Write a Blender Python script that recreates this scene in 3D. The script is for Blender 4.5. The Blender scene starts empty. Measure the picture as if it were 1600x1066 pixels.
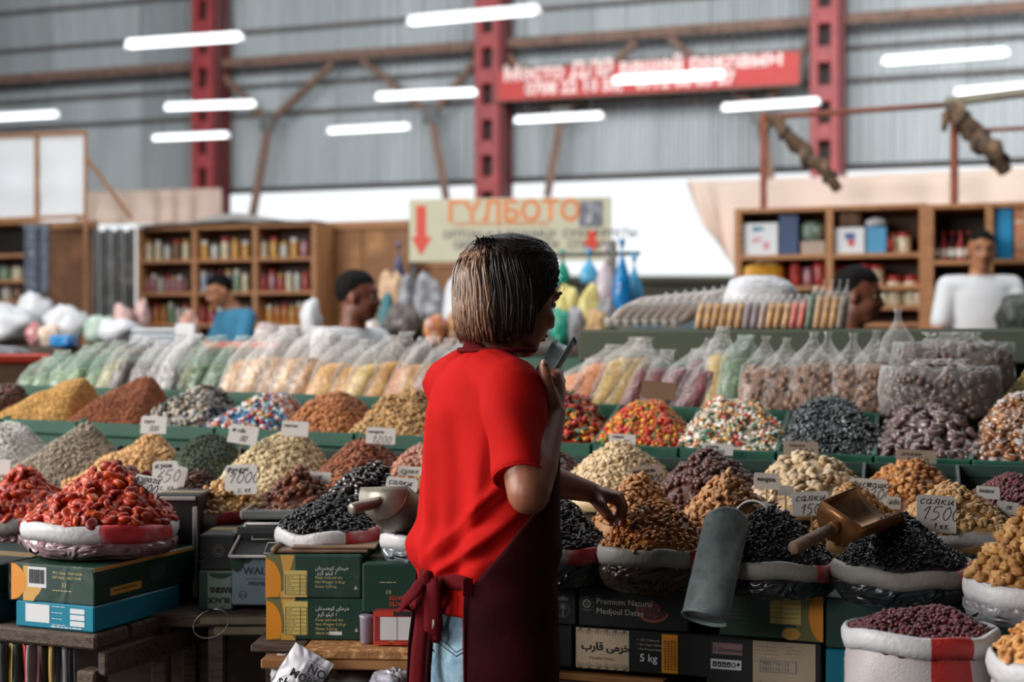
import bpy, math, random
import numpy as np
from mathutils import Vector, Matrix, noise

SC = bpy.context.scene
COL = SC.collection
rnd = random.Random(11)
RG = np.random.default_rng(11)
F = 1600 * 50 / 36          # focal length in pixels of a 1600 px wide picture
H = 1.35                    # eye height of the photographer
YAW = math.radians(19)      # the hall and the stalls are turned by this much
CU, SU = math.cos(YAW), math.sin(YAW)
U = Vector((CU, -SU, 0)); V = Vector((SU, CU, 0)); Z = Vector((0, 0, 1))

# ------------------------------------------------------------------ camera, world, light, exposure
cam_d = bpy.data.cameras.new('camera'); cam = bpy.data.objects.new('camera', cam_d); COL.objects.link(cam)
cam.location = (0, 0, H); cam.rotation_euler = (math.pi / 2, 0, 0)
cam_d.lens = 50; cam_d.sensor_width = 36; cam_d.clip_end = 200; cam_d.clip_start = .05
cam_d.dof.use_dof = True; cam_d.dof.focus_distance = 2.62; cam_d.dof.aperture_fstop = 3.0
SC.camera = cam
w = bpy.data.worlds.new('world'); SC.world = w; w.use_nodes = True
bg = w.node_tree.nodes['Background']; bg.inputs[0].default_value = (.93, .97, 1, 1); bg.inputs[1].default_value = 1.15
SC.view_settings.view_transform = 'Standard'; SC.view_settings.look = 'None'
SC.view_settings.gamma = 1; SC.view_settings.exposure = 0.0; SC.view_settings.use_curve_mapping = False
try:
    SC.cycles.use_denoising = True
    SC.cycles.max_bounces = 6; SC.cycles.transparent_max_bounces = 24; SC.cycles.sample_clamp_indirect = 6
    SC.cycles.caustics_reflective = False; SC.cycles.caustics_refractive = False
except Exception: pass

def area(name, loc, target, sx, sy, power, col):
    l = bpy.data.lights.new(name, 'AREA'); l.shape = 'RECTANGLE'; l.size = sx; l.size_y = sy; l.energy = power; l.color = col
    o = bpy.data.objects.new(name, l); COL.objects.link(o); o.location = loc
    o.rotation_euler = (Vector(target) - Vector(loc)).to_track_quat('-Z', 'Y').to_euler(); return o
# daylight through the open side of the hall (camera left); the overhead fills are added
area('daylight_open_side', (-7.2, 2.2, 3.8), (0.2, 3.1, .95), 5.2, 3.0, 950, (1, .97, .93))
area('daylight_open_side_front', (-5.6, -2.6, 3.5), (1.1, 2.6, .85), 2.6, 2.2, 215, (1, .97, .94))
area('fill_light_back', (1, 13, 9.2), (1, 25, 4.5), 30, 6, 7000, (.95, .98, 1))  # added fill for the back wall, the roof has no skylight
area('fill_light_stalls', (.0, 7.0, 6.4), (.0, 7.6, 0), 11, 3, 400, (.95, .98, 1))  # added overhead fill for the stalls and bags

# ------------------------------------------------------------------ helpers
def P(px, py, d): return Vector(((px - 800) / F * d, d, H - (py - 533) / F * d))
def DY(D, px): return D * 6437 / (5637 + px)
def lin(c): return c / 12.92 if c <= .04045 else ((c + .055) / 1.055) ** 2.4
def hexc(h): return tuple(lin(int(h[i:i + 2], 16) / 255) for i in (0, 2, 4)) + (1,)

MATS = {}
def mat(name, cols, rough=.55, var=.25, vs=18, bump=0, bs=60, metal=0, spec=.5, alpha=1, emit=0, wrinkle=0, island=False, trans=0, coat=0, stretch=None, sub=0):
    if name in MATS: return MATS[name]
    if isinstance(cols, str): cols = [cols]
    m = bpy.data.materials.new(name); m.use_nodes = True; nt = m.node_tree; N = nt.nodes; L = nt.links
    b = N['Principled BSDF']; b.inputs['Roughness'].default_value = rough; b.inputs['Metallic'].default_value = metal
    b.inputs['Specular IOR Level'].default_value = spec
    if coat: b.inputs['Coat Weight'].default_value = coat; b.inputs['Coat Roughness'].default_value = .12
    tc = N.new('ShaderNodeTexCoord')
    vec = tc.outputs['Object']
    if stretch:
        mp = N.new('ShaderNodeMapping'); mp.inputs['Scale'].default_value = stretch; L.new(vec, mp.inputs[0]); vec = mp.outputs[0]
    ns = N.new('ShaderNodeTexNoise'); ns.inputs['Scale'].default_value = vs; ns.inputs['Detail'].default_value = 4; L.new(vec, ns.inputs['Vector'])
    if len(cols) > 1:
        rp = N.new('ShaderNodeValToRGB'); cr = rp.color_ramp
        cr.interpolation = 'CONSTANT' if island == 'hard' else 'LINEAR'
        while len(cr.elements) < len(cols): cr.elements.new(.5)
        n = len(cols)
        for i, c in enumerate(cols):
            cr.elements[i].position = i / n if island == 'hard' else i / (n - 1); cr.elements[i].color = hexc(c)
        if island:
            g = N.new('ShaderNodeNewGeometry'); oi = N.new('ShaderNodeObjectInfo')
            ad = N.new('ShaderNodeMath'); ad.operation = 'ADD'; L.new(g.outputs['Random Per Island'], ad.inputs[0]); L.new(oi.outputs['Random'], ad.inputs[1])
            fr = N.new('ShaderNodeMath'); fr.operation = 'FRACT'; L.new(ad.outputs[0], fr.inputs[0]); L.new(fr.outputs[0], rp.inputs[0])
        else:
            mr = N.new('ShaderNodeMapRange'); mr.inputs[1].default_value = .32; mr.inputs[2].default_value = .68
            L.new(ns.outputs[0], mr.inputs[0]); L.new(mr.outputs[0], rp.inputs[0])
        col = rp.outputs[0]
    else:
        rgb = N.new('ShaderNodeRGB'); rgb.outputs[0].default_value = hexc(cols[0]); col = rgb.outputs[0]
    if var:
        mr2 = N.new('ShaderNodeMapRange'); mr2.inputs[1].default_value = .3; mr2.inputs[2].default_value = .7
        mr2.inputs[3].default_value = 1 - var; mr2.inputs[4].default_value = 1 + var * .6; L.new(ns.outputs[0], mr2.inputs[0])
        mx = N.new('ShaderNodeVectorMath'); mx.operation = 'SCALE'; L.new(col, mx.inputs[0]); L.new(mr2.outputs[0], mx.inputs['Scale']); col = mx.outputs[0]
    L.new(col, b.inputs['Base Color'])
    if emit: L.new(col, b.inputs['Emission Color']); b.inputs['Emission Strength'].default_value = emit
    if sub: b.inputs['Subsurface Weight'].default_value = sub; b.inputs['Subsurface Radius'].default_value = (.01, .004, .002)
    if bump or wrinkle:
        bp = N.new('ShaderNodeBump'); bp.inputs['Strength'].default_value = bump or wrinkle; bp.inputs['Distance'].default_value = .004
        n2 = N.new('ShaderNodeTexNoise'); n2.inputs['Scale'].default_value = bs; n2.inputs['Detail'].default_value = 3
        if wrinkle:
            n2.inputs['Distortion'].default_value = 2.2; bp.inputs['Distance'].default_value = .02
            n2.noise_type = 'RIDGED_MULTIFRACTAL'
        L.new(vec, n2.inputs['Vector']); L.new(n2.outputs[0], bp.inputs['Height']); L.new(bp.outputs[0], b.inputs['Normal'])
    if alpha < 1:
        b.inputs['Alpha'].default_value = alpha
    if trans: b.inputs['Transmission Weight'].default_value = trans
    MATS[name] = m; return m

def film(name, col='E8E6E2', dens=.22, rough=.16, bs=28, top=.38):
    """clear crinkled polythene: mostly see-through, glossy where it creases"""
    if name in MATS: return MATS[name]
    m = bpy.data.materials.new(name); m.use_nodes = True; nt = m.node_tree; N = nt.nodes; L = nt.links
    for n in list(N): N.remove(n)
    out = N.new('ShaderNodeOutputMaterial'); tr = N.new('ShaderNodeBsdfTransparent'); gl = N.new('ShaderNodeBsdfPrincipled')
    gl.inputs['Base Color'].default_value = hexc(col); gl.inputs['Roughness'].default_value = rough; gl.inputs['Specular IOR Level'].default_value = .9
    tc = N.new('ShaderNodeTexCoord'); n2 = N.new('ShaderNodeTexNoise'); n2.noise_type = 'RIDGED_MULTIFRACTAL'
    n2.inputs['Scale'].default_value = bs; n2.inputs['Distortion'].default_value = 1.5; n2.inputs['Detail'].default_value = 2
    bp = N.new('ShaderNodeBump'); bp.inputs['Strength'].default_value = .9; bp.inputs['Distance'].default_value = .015
    L.new(tc.outputs['Object'], n2.inputs['Vector']); L.new(n2.outputs[0], bp.inputs['Height']); L.new(bp.outputs[0], gl.inputs['Normal'])
    fr = N.new('ShaderNodeLayerWeight'); fr.inputs[0].default_value = .35; L.new(bp.outputs[0], fr.inputs['Normal'])
    mr = N.new('ShaderNodeMapRange'); mr.inputs[3].default_value = dens; mr.inputs[4].default_value = min(1, dens + top); L.new(fr.outputs['Facing'], mr.inputs[0])
    mx = N.new('ShaderNodeMixShader'); L.new(mr.outputs[0], mx.inputs[0]); L.new(tr.outputs[0], mx.inputs[1]); L.new(gl.outputs[0], mx.inputs[2])
    L.new(mx.outputs[0], out.inputs[0]); MATS[name] = m; return m

class MB:
    def __init__(s): s.v = []; s.f = []; s.m = []; s.n = 0
    def add(s, vs, fs, mi=0):
        vs = np.asarray([tuple(v) for v in vs] if not isinstance(vs, np.ndarray) else vs, float).reshape(-1, 3)
        o = s.n; s.v.append(vs); s.f += [tuple(int(i) + o for i in f) for f in fs]; s.m += [mi] * len(fs); s.n += len(vs); return s
    def box(s, c, size, b=.0, M=None, mi=0):
        hx, hy, hz = size[0] / 2, size[1] / 2, size[2] / 2; c = Vector(c)
        b = min(b, hx * .49, hy * .49, hz * .49)
        def T(p): return (M @ Vector(p) if M else Vector(p)) + c
        sg = [(x, y, z) for x in (-1, 1) for y in (-1, 1) for z in (-1, 1)]
        if b <= 0:
            vs = [T((x * hx, y * hy, z * hz)) for x, y, z in sg]
            return s.add(vs, [(0, 1, 3, 2), (4, 6, 7, 5), (0, 4, 5, 1), (2, 3, 7, 6), (0, 2, 6, 4), (1, 5, 7, 3)], mi)
        vs = []
        for x, y, z in sg:
            vs += [T((x * hx, y * (hy - b), z * (hz - b))), T((x * (hx - b), y * hy, z * (hz - b))), T((x * (hx - b), y * (hy - b), z * hz))]
        I = {g: i * 3 for i, g in enumerate(sg)}; fs = []
        for a in range(3):
            o1, o2 = [k for k in range(3) if k != a]
            for sa in (-1, 1):
                q = []
                for t1, t2 in ((-1, -1), (1, -1), (1, 1), (-1, 1)):
                    g = [0, 0, 0]; g[a] = sa; g[o1] = t1; g[o2] = t2; q.append(I[tuple(g)] + a)
                flip = (sa < 0) != (a == 1)
                fs.append(tuple(q[::-1]) if flip else tuple(q))
            for t1 in (-1, 1):
                for t2 in (-1, 1):
                    g1 = [0, 0, 0]; g2 = [0, 0, 0]; g1[a] = -1; g2[a] = 1
                    for g in (g1, g2): g[o1] = t1; g[o2] = t2
                    i1, i2 = I[tuple(g1)], I[tuple(g2)]
                    q = (i1 + o1, i1 + o2, i2 + o2, i2 + o1)
                    fs.append(q if (t1 * t2 > 0) != (a == 1) else q[::-1])
        for x, y, z in sg:
            i = I[(x, y, z)]; fs.append((i, i + 1, i + 2) if x * y * z > 0 else (i, i + 2, i + 1))
        return s.add(vs, fs, mi)
    def bar(s, p, q, w, h, b=.0, mi=0):
        """rectangular bar from p to q, w across and h high"""
        p = Vector(p); q = Vector(q); d = q - p; L_ = d.length; d.normalize()
        up = Z if abs(d.z) < .95 else Vector((0, 1, 0)); sd = d.cross(up).normalized(); up = sd.cross(d)
        return s.box((p + q) / 2, (L_, w, h), b, Matrix((d, -sd, up)).transposed(), mi)
    def loft(s, rings, caps=(True, True), closed=True, mi=0):
        n = len(rings[0]); vs = [tuple(p) for r in rings for p in r]; fs = []
        for i in range(len(rings) - 1):
            for j in range(n if closed else n - 1):
                k = (j + 1) % n; fs.append((i * n + j, i * n + k, (i + 1) * n + k, (i + 1) * n + j))
        if closed and caps[0]: fs.append(tuple(range(n))[::-1])
        if closed and caps[1]: fs.append(tuple((len(rings) - 1) * n + j for j in range(n)))
        return s.add(vs, fs, mi)
    def tube(s, pts, rad, n=8, mi=0, flat=1.0, up=None):
        pts = [Vector(p) for p in pts]; R_ = rad if hasattr(rad, '__len__') else [rad] * len(pts); rings = []
        for i, p in enumerate(pts):
            d = (pts[min(i + 1, len(pts) - 1)] - pts[max(i - 1, 0)]).normalized()
            u = up or (Z if abs(d.z) < .9 else Vector((0, 1, 0))); a = d.cross(u).normalized(); b = a.cross(d)
            rings.append([p + (a * math.cos(t) + b * math.sin(t) * flat) * R_[i] for t in [2 * math.pi * k / n for k in range(n)]])
        return s.loft(rings, mi=mi)
    def lathe(s, prof, c=(0, 0, 0), n=16, mi=0, caps=(True, True), M=None):
        c = Vector(c); rings = []
        for r, z in prof:
            rings.append([((M @ Vector((r * math.cos(t), r * math.sin(t), z))) if M else Vector((r * math.cos(t), r * math.sin(t), z))) + c for t in [2 * math.pi * k / n for k in range(n)]])
        return s.loft(rings, caps, mi=mi)
    def ell(s, c, r, M=None, nu=12, nv=8, mi=0, fn=None):
        c = Vector(c); r = (r, r, r) if not hasattr(r, '__len__') else r; vs = []; fs = []
        for i in range(nv + 1):
            ph = math.pi * i / nv
            for j in range(nu):
                t = 2 * math.pi * j / nu; p = Vector((math.sin(ph) * math.cos(t) * r[0], math.sin(ph) * math.sin(t) * r[1], -math.cos(ph) * r[2]))
                if fn: p = fn(p)
                vs.append((M @ p if M else p) + c)
        for i in range(nv):
            for j in range(nu):
                k = (j + 1) % nu
                if i == 0: fs.append((j, nu + k, nu + j))
                elif i == nv - 1: fs.append((i * nu + j, i * nu + k, (i + 1) * nu + j))
                else: fs.append((i * nu + j, i * nu + k, (i + 1) * nu + k, (i + 1) * nu + j))
        return s.add(vs, fs, mi)
    def grid(s, fn, nu, nv, mi=0):
        vs = [fn(i / nu, j / nv) for i in range(nu + 1) for j in range(nv + 1)]; w_ = nv + 1
        return s.add(vs, [(i * w_ + j, (i + 1) * w_ + j, (i + 1) * w_ + j + 1, i * w_ + j + 1) for i in range(nu) for j in range(nv)], mi)
    def arr(s): return np.concatenate(s.v) if s.v else np.zeros((0, 3))

def worg(o):
    v = Vector((0, 0, 0))
    while o is not None: v += o.location; o = o.parent
    return v
def settag(o, label=None, cat=None, group=None, kind=None):
    if label: o['label'] = label
    if cat: o['category'] = cat
    if group: o['group'] = group
    if kind: o['kind'] = kind
    return o
def rawmesh(name, V_, Fs, mats, mi=None, smooth=True):
    me = bpy.data.meshes.new(name); me.from_pydata([tuple(v) for v in V_], [], Fs)
    for m in (mats if isinstance(mats, (list, tuple)) else [mats]): me.materials.append(m)
    if mi is not None and any(mi): me.polygons.foreach_set('material_index', mi)
    if smooth: me.polygons.foreach_set('use_smooth', [True] * len(me.polygons))
    me.update(); return me
def mk(name, mb, mats, parent=None, label=None, cat=None, group=None, kind=None, smooth=True, origin=None, sharp=None):
    """one mesh object from a builder whose points are world points"""
    V_ = mb.arr()
    if parent is not None: o0 = worg(parent)
    elif origin is not None: o0 = Vector(origin)
    else: mn = V_.min(0); mx = V_.max(0); o0 = Vector(((mn[0] + mx[0]) / 2, (mn[1] + mx[1]) / 2, mn[2]))
    me = rawmesh(name, V_ - np.array(o0), mb.f, mats, mb.m, smooth)
    if sharp:
        try: me.set_sharp_from_angle(angle=math.radians(sharp))
        except Exception: pass
    o = bpy.data.objects.new(name, me); COL.objects.link(o)
    if parent is not None: o.parent = parent
    else: o.location = o0
    return settag(o, label, cat, group, kind)
def root(name, loc, label=None, cat=None, group=None, kind=None):
    o = bpy.data.objects.new(name, None); o.empty_display_size = .05; COL.objects.link(o); o.location = loc
    return settag(o, label, cat, group, kind)
def nz(p, s=1.0, seed=0): return noise.noise(Vector((p[0] * s + seed * 7.3, p[1] * s - seed * 3.1, p[2] * s + seed)))
def rotz(a): return Matrix.Rotation(a, 3, 'Z')
def frame(ux, n):
    """3x3 matrix whose columns are ux, (n x ux), n"""
    n = Vector(n).normalized(); ux = Vector(ux); ux = (ux - n * ux.dot(n)).normalized(); return Matrix((ux, n.cross(ux), n)).transposed()

TEXTQ = []
def text(body, size, m, parent, org, ux, uy, align='LEFT', name='lettering', shear=0, xs=1.0, label=None, bold=0):
    """queue flat lettering: org = where the baseline starts, ux/uy = directions of the writing"""
    ux = Vector(ux).normalized(); uy = Vector(uy).normalized(); n = ux.cross(uy)
    M = Matrix.Translation(Vector(org) + n * .0009) @ Matrix((ux * xs, uy, n)).transposed().to_4x4()
    TEXTQ.append((body, size, m, parent, M, align, name, shear, label, bold))
def flush_text():
    tmp = []
    for q in TEXTQ:
        c = bpy.data.curves.new('t', 'FONT'); c.body = q[0]; c.size = q[1]; c.align_x = q[5]; c.shear = q[7]; c.resolution_u = 2
        if q[9]: c.offset = q[9]
        o = bpy.data.objects.new('t', c); COL.objects.link(o); tmp.append(o)
    bpy.context.view_layer.update(); dg = bpy.context.evaluated_depsgraph_get()
    for o, q in zip(tmp, TEXTQ):
        me = bpy.data.meshes.new_from_object(o.evaluated_get(dg)); me.name = q[6]; me.transform(Matrix.Translation(-worg(q[3])) @ q[4])
        me.materials.clear(); me.materials.append(q[2])
        t = bpy.data.objects.new(q[6], me); COL.objects.link(t); t.parent = q[3]
        if q[8]: t['label'] = q[8]
    for o in tmp:
        c = o.data; bpy.data.objects.remove(o); bpy.data.curves.remove(c)
    TEXTQ.clear()

# single-stroke hand: each letter is a few pen lines on a 10-high grid
G_ = {
 'а': '5,6 3,7 1,5 1,2 3,0 5,2 5,7;5,7 5,2 6,0 7,1', 'б': '6,11 3,10 1,6 1,2 3,0 5,1 6,3 5,5 3,6 1,4', 'в': '1,0 2,9 4,10 5,8 2,6 5,4 5,1 3,0 1,1 2,5',
 'г': '1,5 2,7 4,7 4,5 2,2 3,0 5,1', 'д': '5,6 3,7 1,4 2,0 4,1 5,6 5,-3 3,-4 2,-2 6,1', 'е': '1,3 5,4 4,7 2,7 1,3 3,0 6,1', 'ж': '0,1 1,0 3,3 1,7;4,7 4,0;7,7 5,4 7,0 8,1;3,3 5,4',
 'з': '1,6 3,7 4,5 2,4 5,3 4,-2 2,-3 5,0', 'и': '1,7 1,1 2,0 5,6 5,7 5,1 6,0 7,1', 'й': '1,7 1,1 2,0 5,6 5,7 5,1 6,0 7,1;2,9 3,8 4,9', 'к': '1,7 1,0;5,7 2,4 5,0 6,1', 'л': '0,0 1,1 3,7 4,7 5,0 6,1',
 'м': '0,0 1,1 2,7 4,1 6,7 6,1 7,0 8,1', 'н': '1,7 1,0 1,3 5,4;5,7 5,1 6,0 7,1', 'о': '3,7 1,5 1,2 3,0 5,2 5,5 3,7', 'п': '1,0 1,7 4,7 5,6 5,1 6,0 7,1', 'р': '1,7 1,-4;1,5 3,7 5,5 4,1 2,1', 'с': '5,6 3,7 1,4 2,0 4,0 5,1',
 'т': '1,0 1,7 2,7 3,0 3,6 5,7 5,0;5,6 7,7 7,1 8,0', 'у': '1,7 1,4 3,3 5,4 5,7 5,-2 3,-4 2,-2 6,1', 'ф': '4,10 4,-4;4,6 2,7 1,4 2,1 4,2 6,1 7,4 6,7 4,6', 'х': '1,7 5,0;5,7 1,0', 'ч': '1,7 1,4 3,3 5,4;5,7 5,0',
 'ш': '1,7 1,1 2,0 4,1 4,7 4,1 5,0 7,1 7,7 7,1 8,0', 'ь': '1,7 1,0 4,0 5,2 4,4 1,3', 'ю': '1,7 1,0;1,4 3,4 4,7 6,6 7,3 6,0 4,1 3,4', 'я': '0,0 3,4 1,5 2,7 5,7 5,0 6,1', '.': '1,0 2,0 2,1 1,0',
 '0': '4,9 3,10 1,7 1,3 3,0 5,3 5,7 3,10', '1': '0,6 3,10 2,0', '2': '1,8 3,10 5,8 1,1 2,0 6,1', '3': '1,9 4,10 4,7 2,5 5,4 4,0 1,0', '5': '6,10 2,10 1,6 4,6 5,3 3,0 1,0', '6': '5,10 2,6 1,2 3,0 5,2 4,5 1,3', '9': '5,8 3,10 1,8 2,6 5,8 4,0', ' ': ''}
def handwriting(mb, s, org, ux, uy, h, slant=.28, pen=.0011, squeeze=1.0):
    org = Vector(org); ux = Vector(ux); uy = Vector(uy); k = h / 10; x = 0; n = ux.cross(uy)
    for ch in s:
        gl = G_.get(ch, ''); wmax = 4
        for st in gl.split(';'):
            if not st: continue
            pts = [tuple(float(a) for a in q.split(',')) for q in st.split()]; wmax = max(wmax, max(p[0] for p in pts))
            sm = []
            for i in range(len(pts) - 1):           # Catmull-Rom smoothing
                p0, p1, p2, p3 = pts[max(i - 1, 0)], pts[i], pts[i + 1], pts[min(i + 2, len(pts) - 1)]
                for t in (0, .25, .5, .75):
                    sm.append(tuple(.5 * (2 * p1[a] + (p2[a] - p0[a]) * t + (2 * p0[a] - 5 * p1[a] + 4 * p2[a] - p3[a]) * t * t + (3 * p1[a] - p0[a] - 3 * p2[a] + p3[a]) * t ** 3) for a in (0, 1)))
            sm.append(pts[-1])
            P3 = [org + ux * ((x + p[0] + slant * p[1]) * k * squeeze) + uy * (p[1] * k) for p in sm]; L_ = []; R_ = []
            for i, p in enumerate(P3):
                d = (P3[min(i + 1, len(P3) - 1)] - P3[max(i - 1, 0)])
                sd = n.cross(d).normalized() * pen * .5 if d.length > 1e-7 else uy * pen * .5
                L_.append(p + sd + n * .0006); R_.append(p - sd + n * .0006)
            mb.loft([L_, R_], closed=False)
        x += wmax + 1.2
    return x * k * squeeze
# ------------------------------------------------------------------ the hall
M_clad = mat('cladding', ['959A9D', 'A3A8AA', '8B9092', 'A9AEB0'], .5, .16, 3, island=True, stretch=(1, 1, .15))
M_red = mat('column_red', '8E3032', .5, .25, 6)
M_dark = mat('dark_steel', '2A2522', .7, .2, 12)
M_rust = mat('rusty_steel', ['5E4A40', '7A5B4C', '4B3F3A'], .75, .3, 6)
M_steel = mat('grey_steel', '5B5A58', .6, .3, 8)
M_roof = mat('roof_sheet', '6E7274', .7, .1, 3)
M_floor = mat('concrete_floor', ['45423F', '55514D'], .8, .2, 3)
M_wood = mat('shelf_wood', ['9A6A44', 'B07C50', '855838'], .6, .25, 9, stretch=(1, 1, 6))
M_ply = mat('plywood', ['9A6A42', '86582F', 'A87649'], .6, .2, 4)
M_oldwood = mat('old_wood', ['3E3128', '57463A', '2C231D'], .8, .4, 14, bump=.5, bs=50, stretch=(1, 6, 6))
M_chip = mat('particle_board', ['B98550', '9C6A3B', 'C89B68'], .75, .4, 55, bump=.5, bs=90)
M_white = mat('white_plastic', 'E9EAEC', .4, .06, 10)
def cloth_mat(name, col, tl=.5):
    m = bpy.data.materials.new(name); m.use_nodes = True; nt = m.node_tree; b = nt.nodes['Principled BSDF']
    b.inputs['Base Color'].default_value = hexc(col); b.inputs['Roughness'].default_value = .8
    t = nt.nodes.new('ShaderNodeBsdfTranslucent'); t.inputs[0].default_value = hexc(col)
    x = nt.nodes.new('ShaderNodeMixShader'); x.inputs[0].default_value = tl
    nt.links.new(b.outputs[0], x.inputs[1]); nt.links.new(t.outputs[0], x.inputs[2]); nt.links.new(x.outputs[0], nt.nodes['Material Output'].inputs[0]); return m
M_cream = cloth_mat('cream_tarp', 'FBEBDF', .7); M_scr = cloth_mat('screen_cloth', 'F2F6FC', .1)

def slab(name, c, size, m, b=0):
    return mk(name, MB().box(c, size, b), m, kind='structure', smooth=False)
slab('floor', (0, 15, -.05), (70, 70, .1), M_floor)
slab('ceiling', (0, 11, 9.6), (50, 44, .1), M_roof)
slab('wall_left', (-17, 11, 7.2), (.1, 44, 4.7), M_roof)
slab('wall_right', (20, 11, 4.8), (.1, 44, 9.5), M_roof)
slab('wall_front', (0, -7, 4.8), (50, .1, 9.5), M_roof)

DW = 26
def WP(px, py, off=0.0): return P(px, py, DY(DW, px)) - V * off
W0 = Vector((0, DW, 0))
wall = root('wall_back', W0, kind='structure')
mb = MB(); SWD = 1.06; top = []; bot = []
prof = []
for k in range(6):
    x0 = -SWD / 2 + k * SWD / 6; a = SWD / 6
    prof += [(x0, 0), (x0 + a * .45, 0), (x0 + a * .55, -.035), (x0 + a * .9, -.035)]
prof += [(SWD / 2, 0)]
mb.loft([[Vector((x, y, 4.25)) for x, y in prof], [Vector((x, y, 9.55)) for x, y in prof]], closed=False)
sheet = rawmesh('cladding_sheet', mb.arr(), mb.f, M_clad, smooth=False)
for i in range(-14, 15):
    o = bpy.data.objects.new('cladding_sheet', sheet); COL.objects.link(o); o.parent = wall
    o.location = U * (i * (SWD - .01)) - V * (.012 * (i % 2)); o.rotation_euler = (0, 0, -YAW)
def girt(z, hh, m, off, name='girt', ww=.1):
    mk(name, MB().bar(W0 + U * -15 + Z * z - V * off, W0 + U * 15 + Z * z - V * off, ww, hh), m, wall, smooth=False)
girt(6.67, .17, M_rust, .55, 'top_chord', .14)
for z in (7.36, 8.15, 6.3, 5.75): girt(z, .07, M_steel, .1)
girt(4.27, .1, M_dark, .1, 'bottom_girt')

# red columns of two flanges tied by batten plates, with dark slots between
for ci, (px, lab) in enumerate(((351, 'red built-up steel column with slots behind the jar shelves'), (785, 'red built-up steel column with slots above the beige sign'), (1297, 'red built-up steel column with slots beyond the red banner end'))):
    b = WP(px, 533, .75); b.z = 0
    c = root('column', b, lab, None, None, 'structure')
    for sx in (-.165, .165):
        mk('flange', MB().box(b + U * sx + Z * 4.75, (.13, .2, 9.5), .01, rotz(-YAW)), M_red, c, smooth=False)
    mk('web', MB().box(b + V * .16 + Z * 4.75, (.42, .05, 9.5), 0, rotz(-YAW)), M_dark, c, smooth=False)
    side = MB().box(b + U * .28 + V * .2 + Z * 4.75, (.06, .5, 9.5), 0, rotz(-YAW)); mk('side_plate', side, mat('column_side_shade', '5E1C20', .6, .2, 5), c, smooth=False)  # side plate in a darker red, painting in the column's shade
    for k in range(15):
        mk('batten_plate', MB().box(b - V * .03 + Z * (.3 + k * .64), (.24, .16, .27), .01, rotz(-YAW)), M_red, c, smooth=False)

# Y-shaped braces between the columns
def brace(lab, node, ends, legend, off=.5, wd=.12):
    t = root('wall_brace', WP(*legend, off), lab, 'brace')
    for e in ends: mk('strut', MB().bar(WP(*node, off), WP(*e, off), wd, wd), M_rust, t, smooth=False)
    mk('strut', MB().bar(WP(*node, off), WP(*legend, off), wd * 1.2, wd * 1.2), M_rust, t, smooth=False)
    mk('node_plate', MB().box(WP(*node, off + .08), (.3, .03, .34), .01, rotz(-YAW)), M_steel, t, smooth=False)
    return t
brace('rusty Y-shaped steel brace between the jar-shelf column and middle column', (440, 198), ((366, 122), (540, 106)), (414, 345))
brace('rusty Y-shaped steel brace just before the middle red column', (690, 186), ((582, 100), (764, 98)), (714, 320))
brace('rusty Y-shaped steel brace behind the red banner, near middle column', (890, 188), ((806, 92), (1004, 74)), (868, 312))
brace('rusty Y-shaped steel brace behind the red banner far end', (1196, 184), ((1056, 68), (1282, 62)), (1216, 330))

# tube lights hung at one height
M_tube = mat('tube_light', 'F6FAFF', .3, 0, emit=2.6)
def lamp(x1, y1, x2, y2, lab):
    zl = 4.4; p = P(x1, y1, (zl - H) * F / (533 - y1)); q = P(x2, y2, (zl - H) * F / (533 - y2)); d = (q - p).normalized()
    t = root('tube_light', (p + q) / 2, lab, 'lamp', 'tube lights hung in rows under the roof')
    mk('tube', MB().tube([p, p + d * .01, q - d * .01, q], [.015, .03, .03, .015], 10), M_tube, t)
    hs_ = mk('housing', MB().bar(p + Z * .05, q + Z * .05, .07, .035, .006), M_white, t, smooth=False)
    for e in (p, q): mk('end_cap', MB().bar(e - d * .02, e + d * .03, .07, .08, .01), M_white, hs_, smooth=False)
    for e in (p + d * .15, q - d * .15): mk('hanger_wire', MB().tube([e + Z * .06, Vector((e.x, e.y, 9.56))], .006, 4), M_steel, t)
for a in ((200, 72, 375, 60, 'tube light in front of the jar-shelf column, topmost there'), (640, 36, 840, 18, 'tube light in front of the top of the middle column'),
          (260, 169, 397, 164, 'tube light crossing the jar-shelf column, middle one of three'), (590, 153, 742, 146, 'tube light under the brace just before middle column'),
          (240, 217, 356, 212, 'tube light crossing the jar-shelf column, lowest of three'), (514, 206, 638, 199, 'tube light hanging alone between two columns, above plywood panel'),
          (806, 189, 940, 182, 'tube light just below the red banner, by the middle column'), (960, 128, 1130, 118, 'tube light hanging in front of the red banner'),
          (1130, 170, 1278, 160, 'tube light below the far end of the red banner'), (1381, 98, 1572, 84, 'long bright tube light beyond the third column, upper one'),
          (1494, 146, 1650, 134, 'tube light beyond the third column, above the tied cloth roll'), (-60, 188, 89, 180, 'tube light above the white cloth screen')): lamp(*a)

# red banner with white lettering
M_ban = mat('banner_red', 'B03230', .6, .08, 3); M_banw = mat('banner_white', 'E6C9C4', .6, 0)
b0 = WP(806, 170, .95); bt = root('advertising_banner', b0, 'long red banner with two lines of white lettering on grey wall', 'banner')
b1 = WP(1260, 146, .95); bh = 46 / F * DY(DW, 1000); ul = (b1 - b0); wl = ul.length; ul.normalize()
mk('banner_sheet', MB().box((b0 + b1) / 2 + Z * bh / 2, (wl, .03, bh), 0, frame(ul, Z)), M_ban, bt, smooth=False)
fr = MB()
for a, b in ((b0, b1), (b0 + Z * bh, b1 + Z * bh), (b0, b0 + Z * bh), (b1, b1 + Z * bh)): fr.bar(a + V * .03, b + V * .03, .06, .06)
mk('frame', fr, M_rust, bt, smooth=False)
text('Место ДЛЯ вашей рекламы', .36, M_banw, bt, b0 + ul * .1 + Z * .33 - V * .03, ul, Z, bold=.012)
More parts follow.
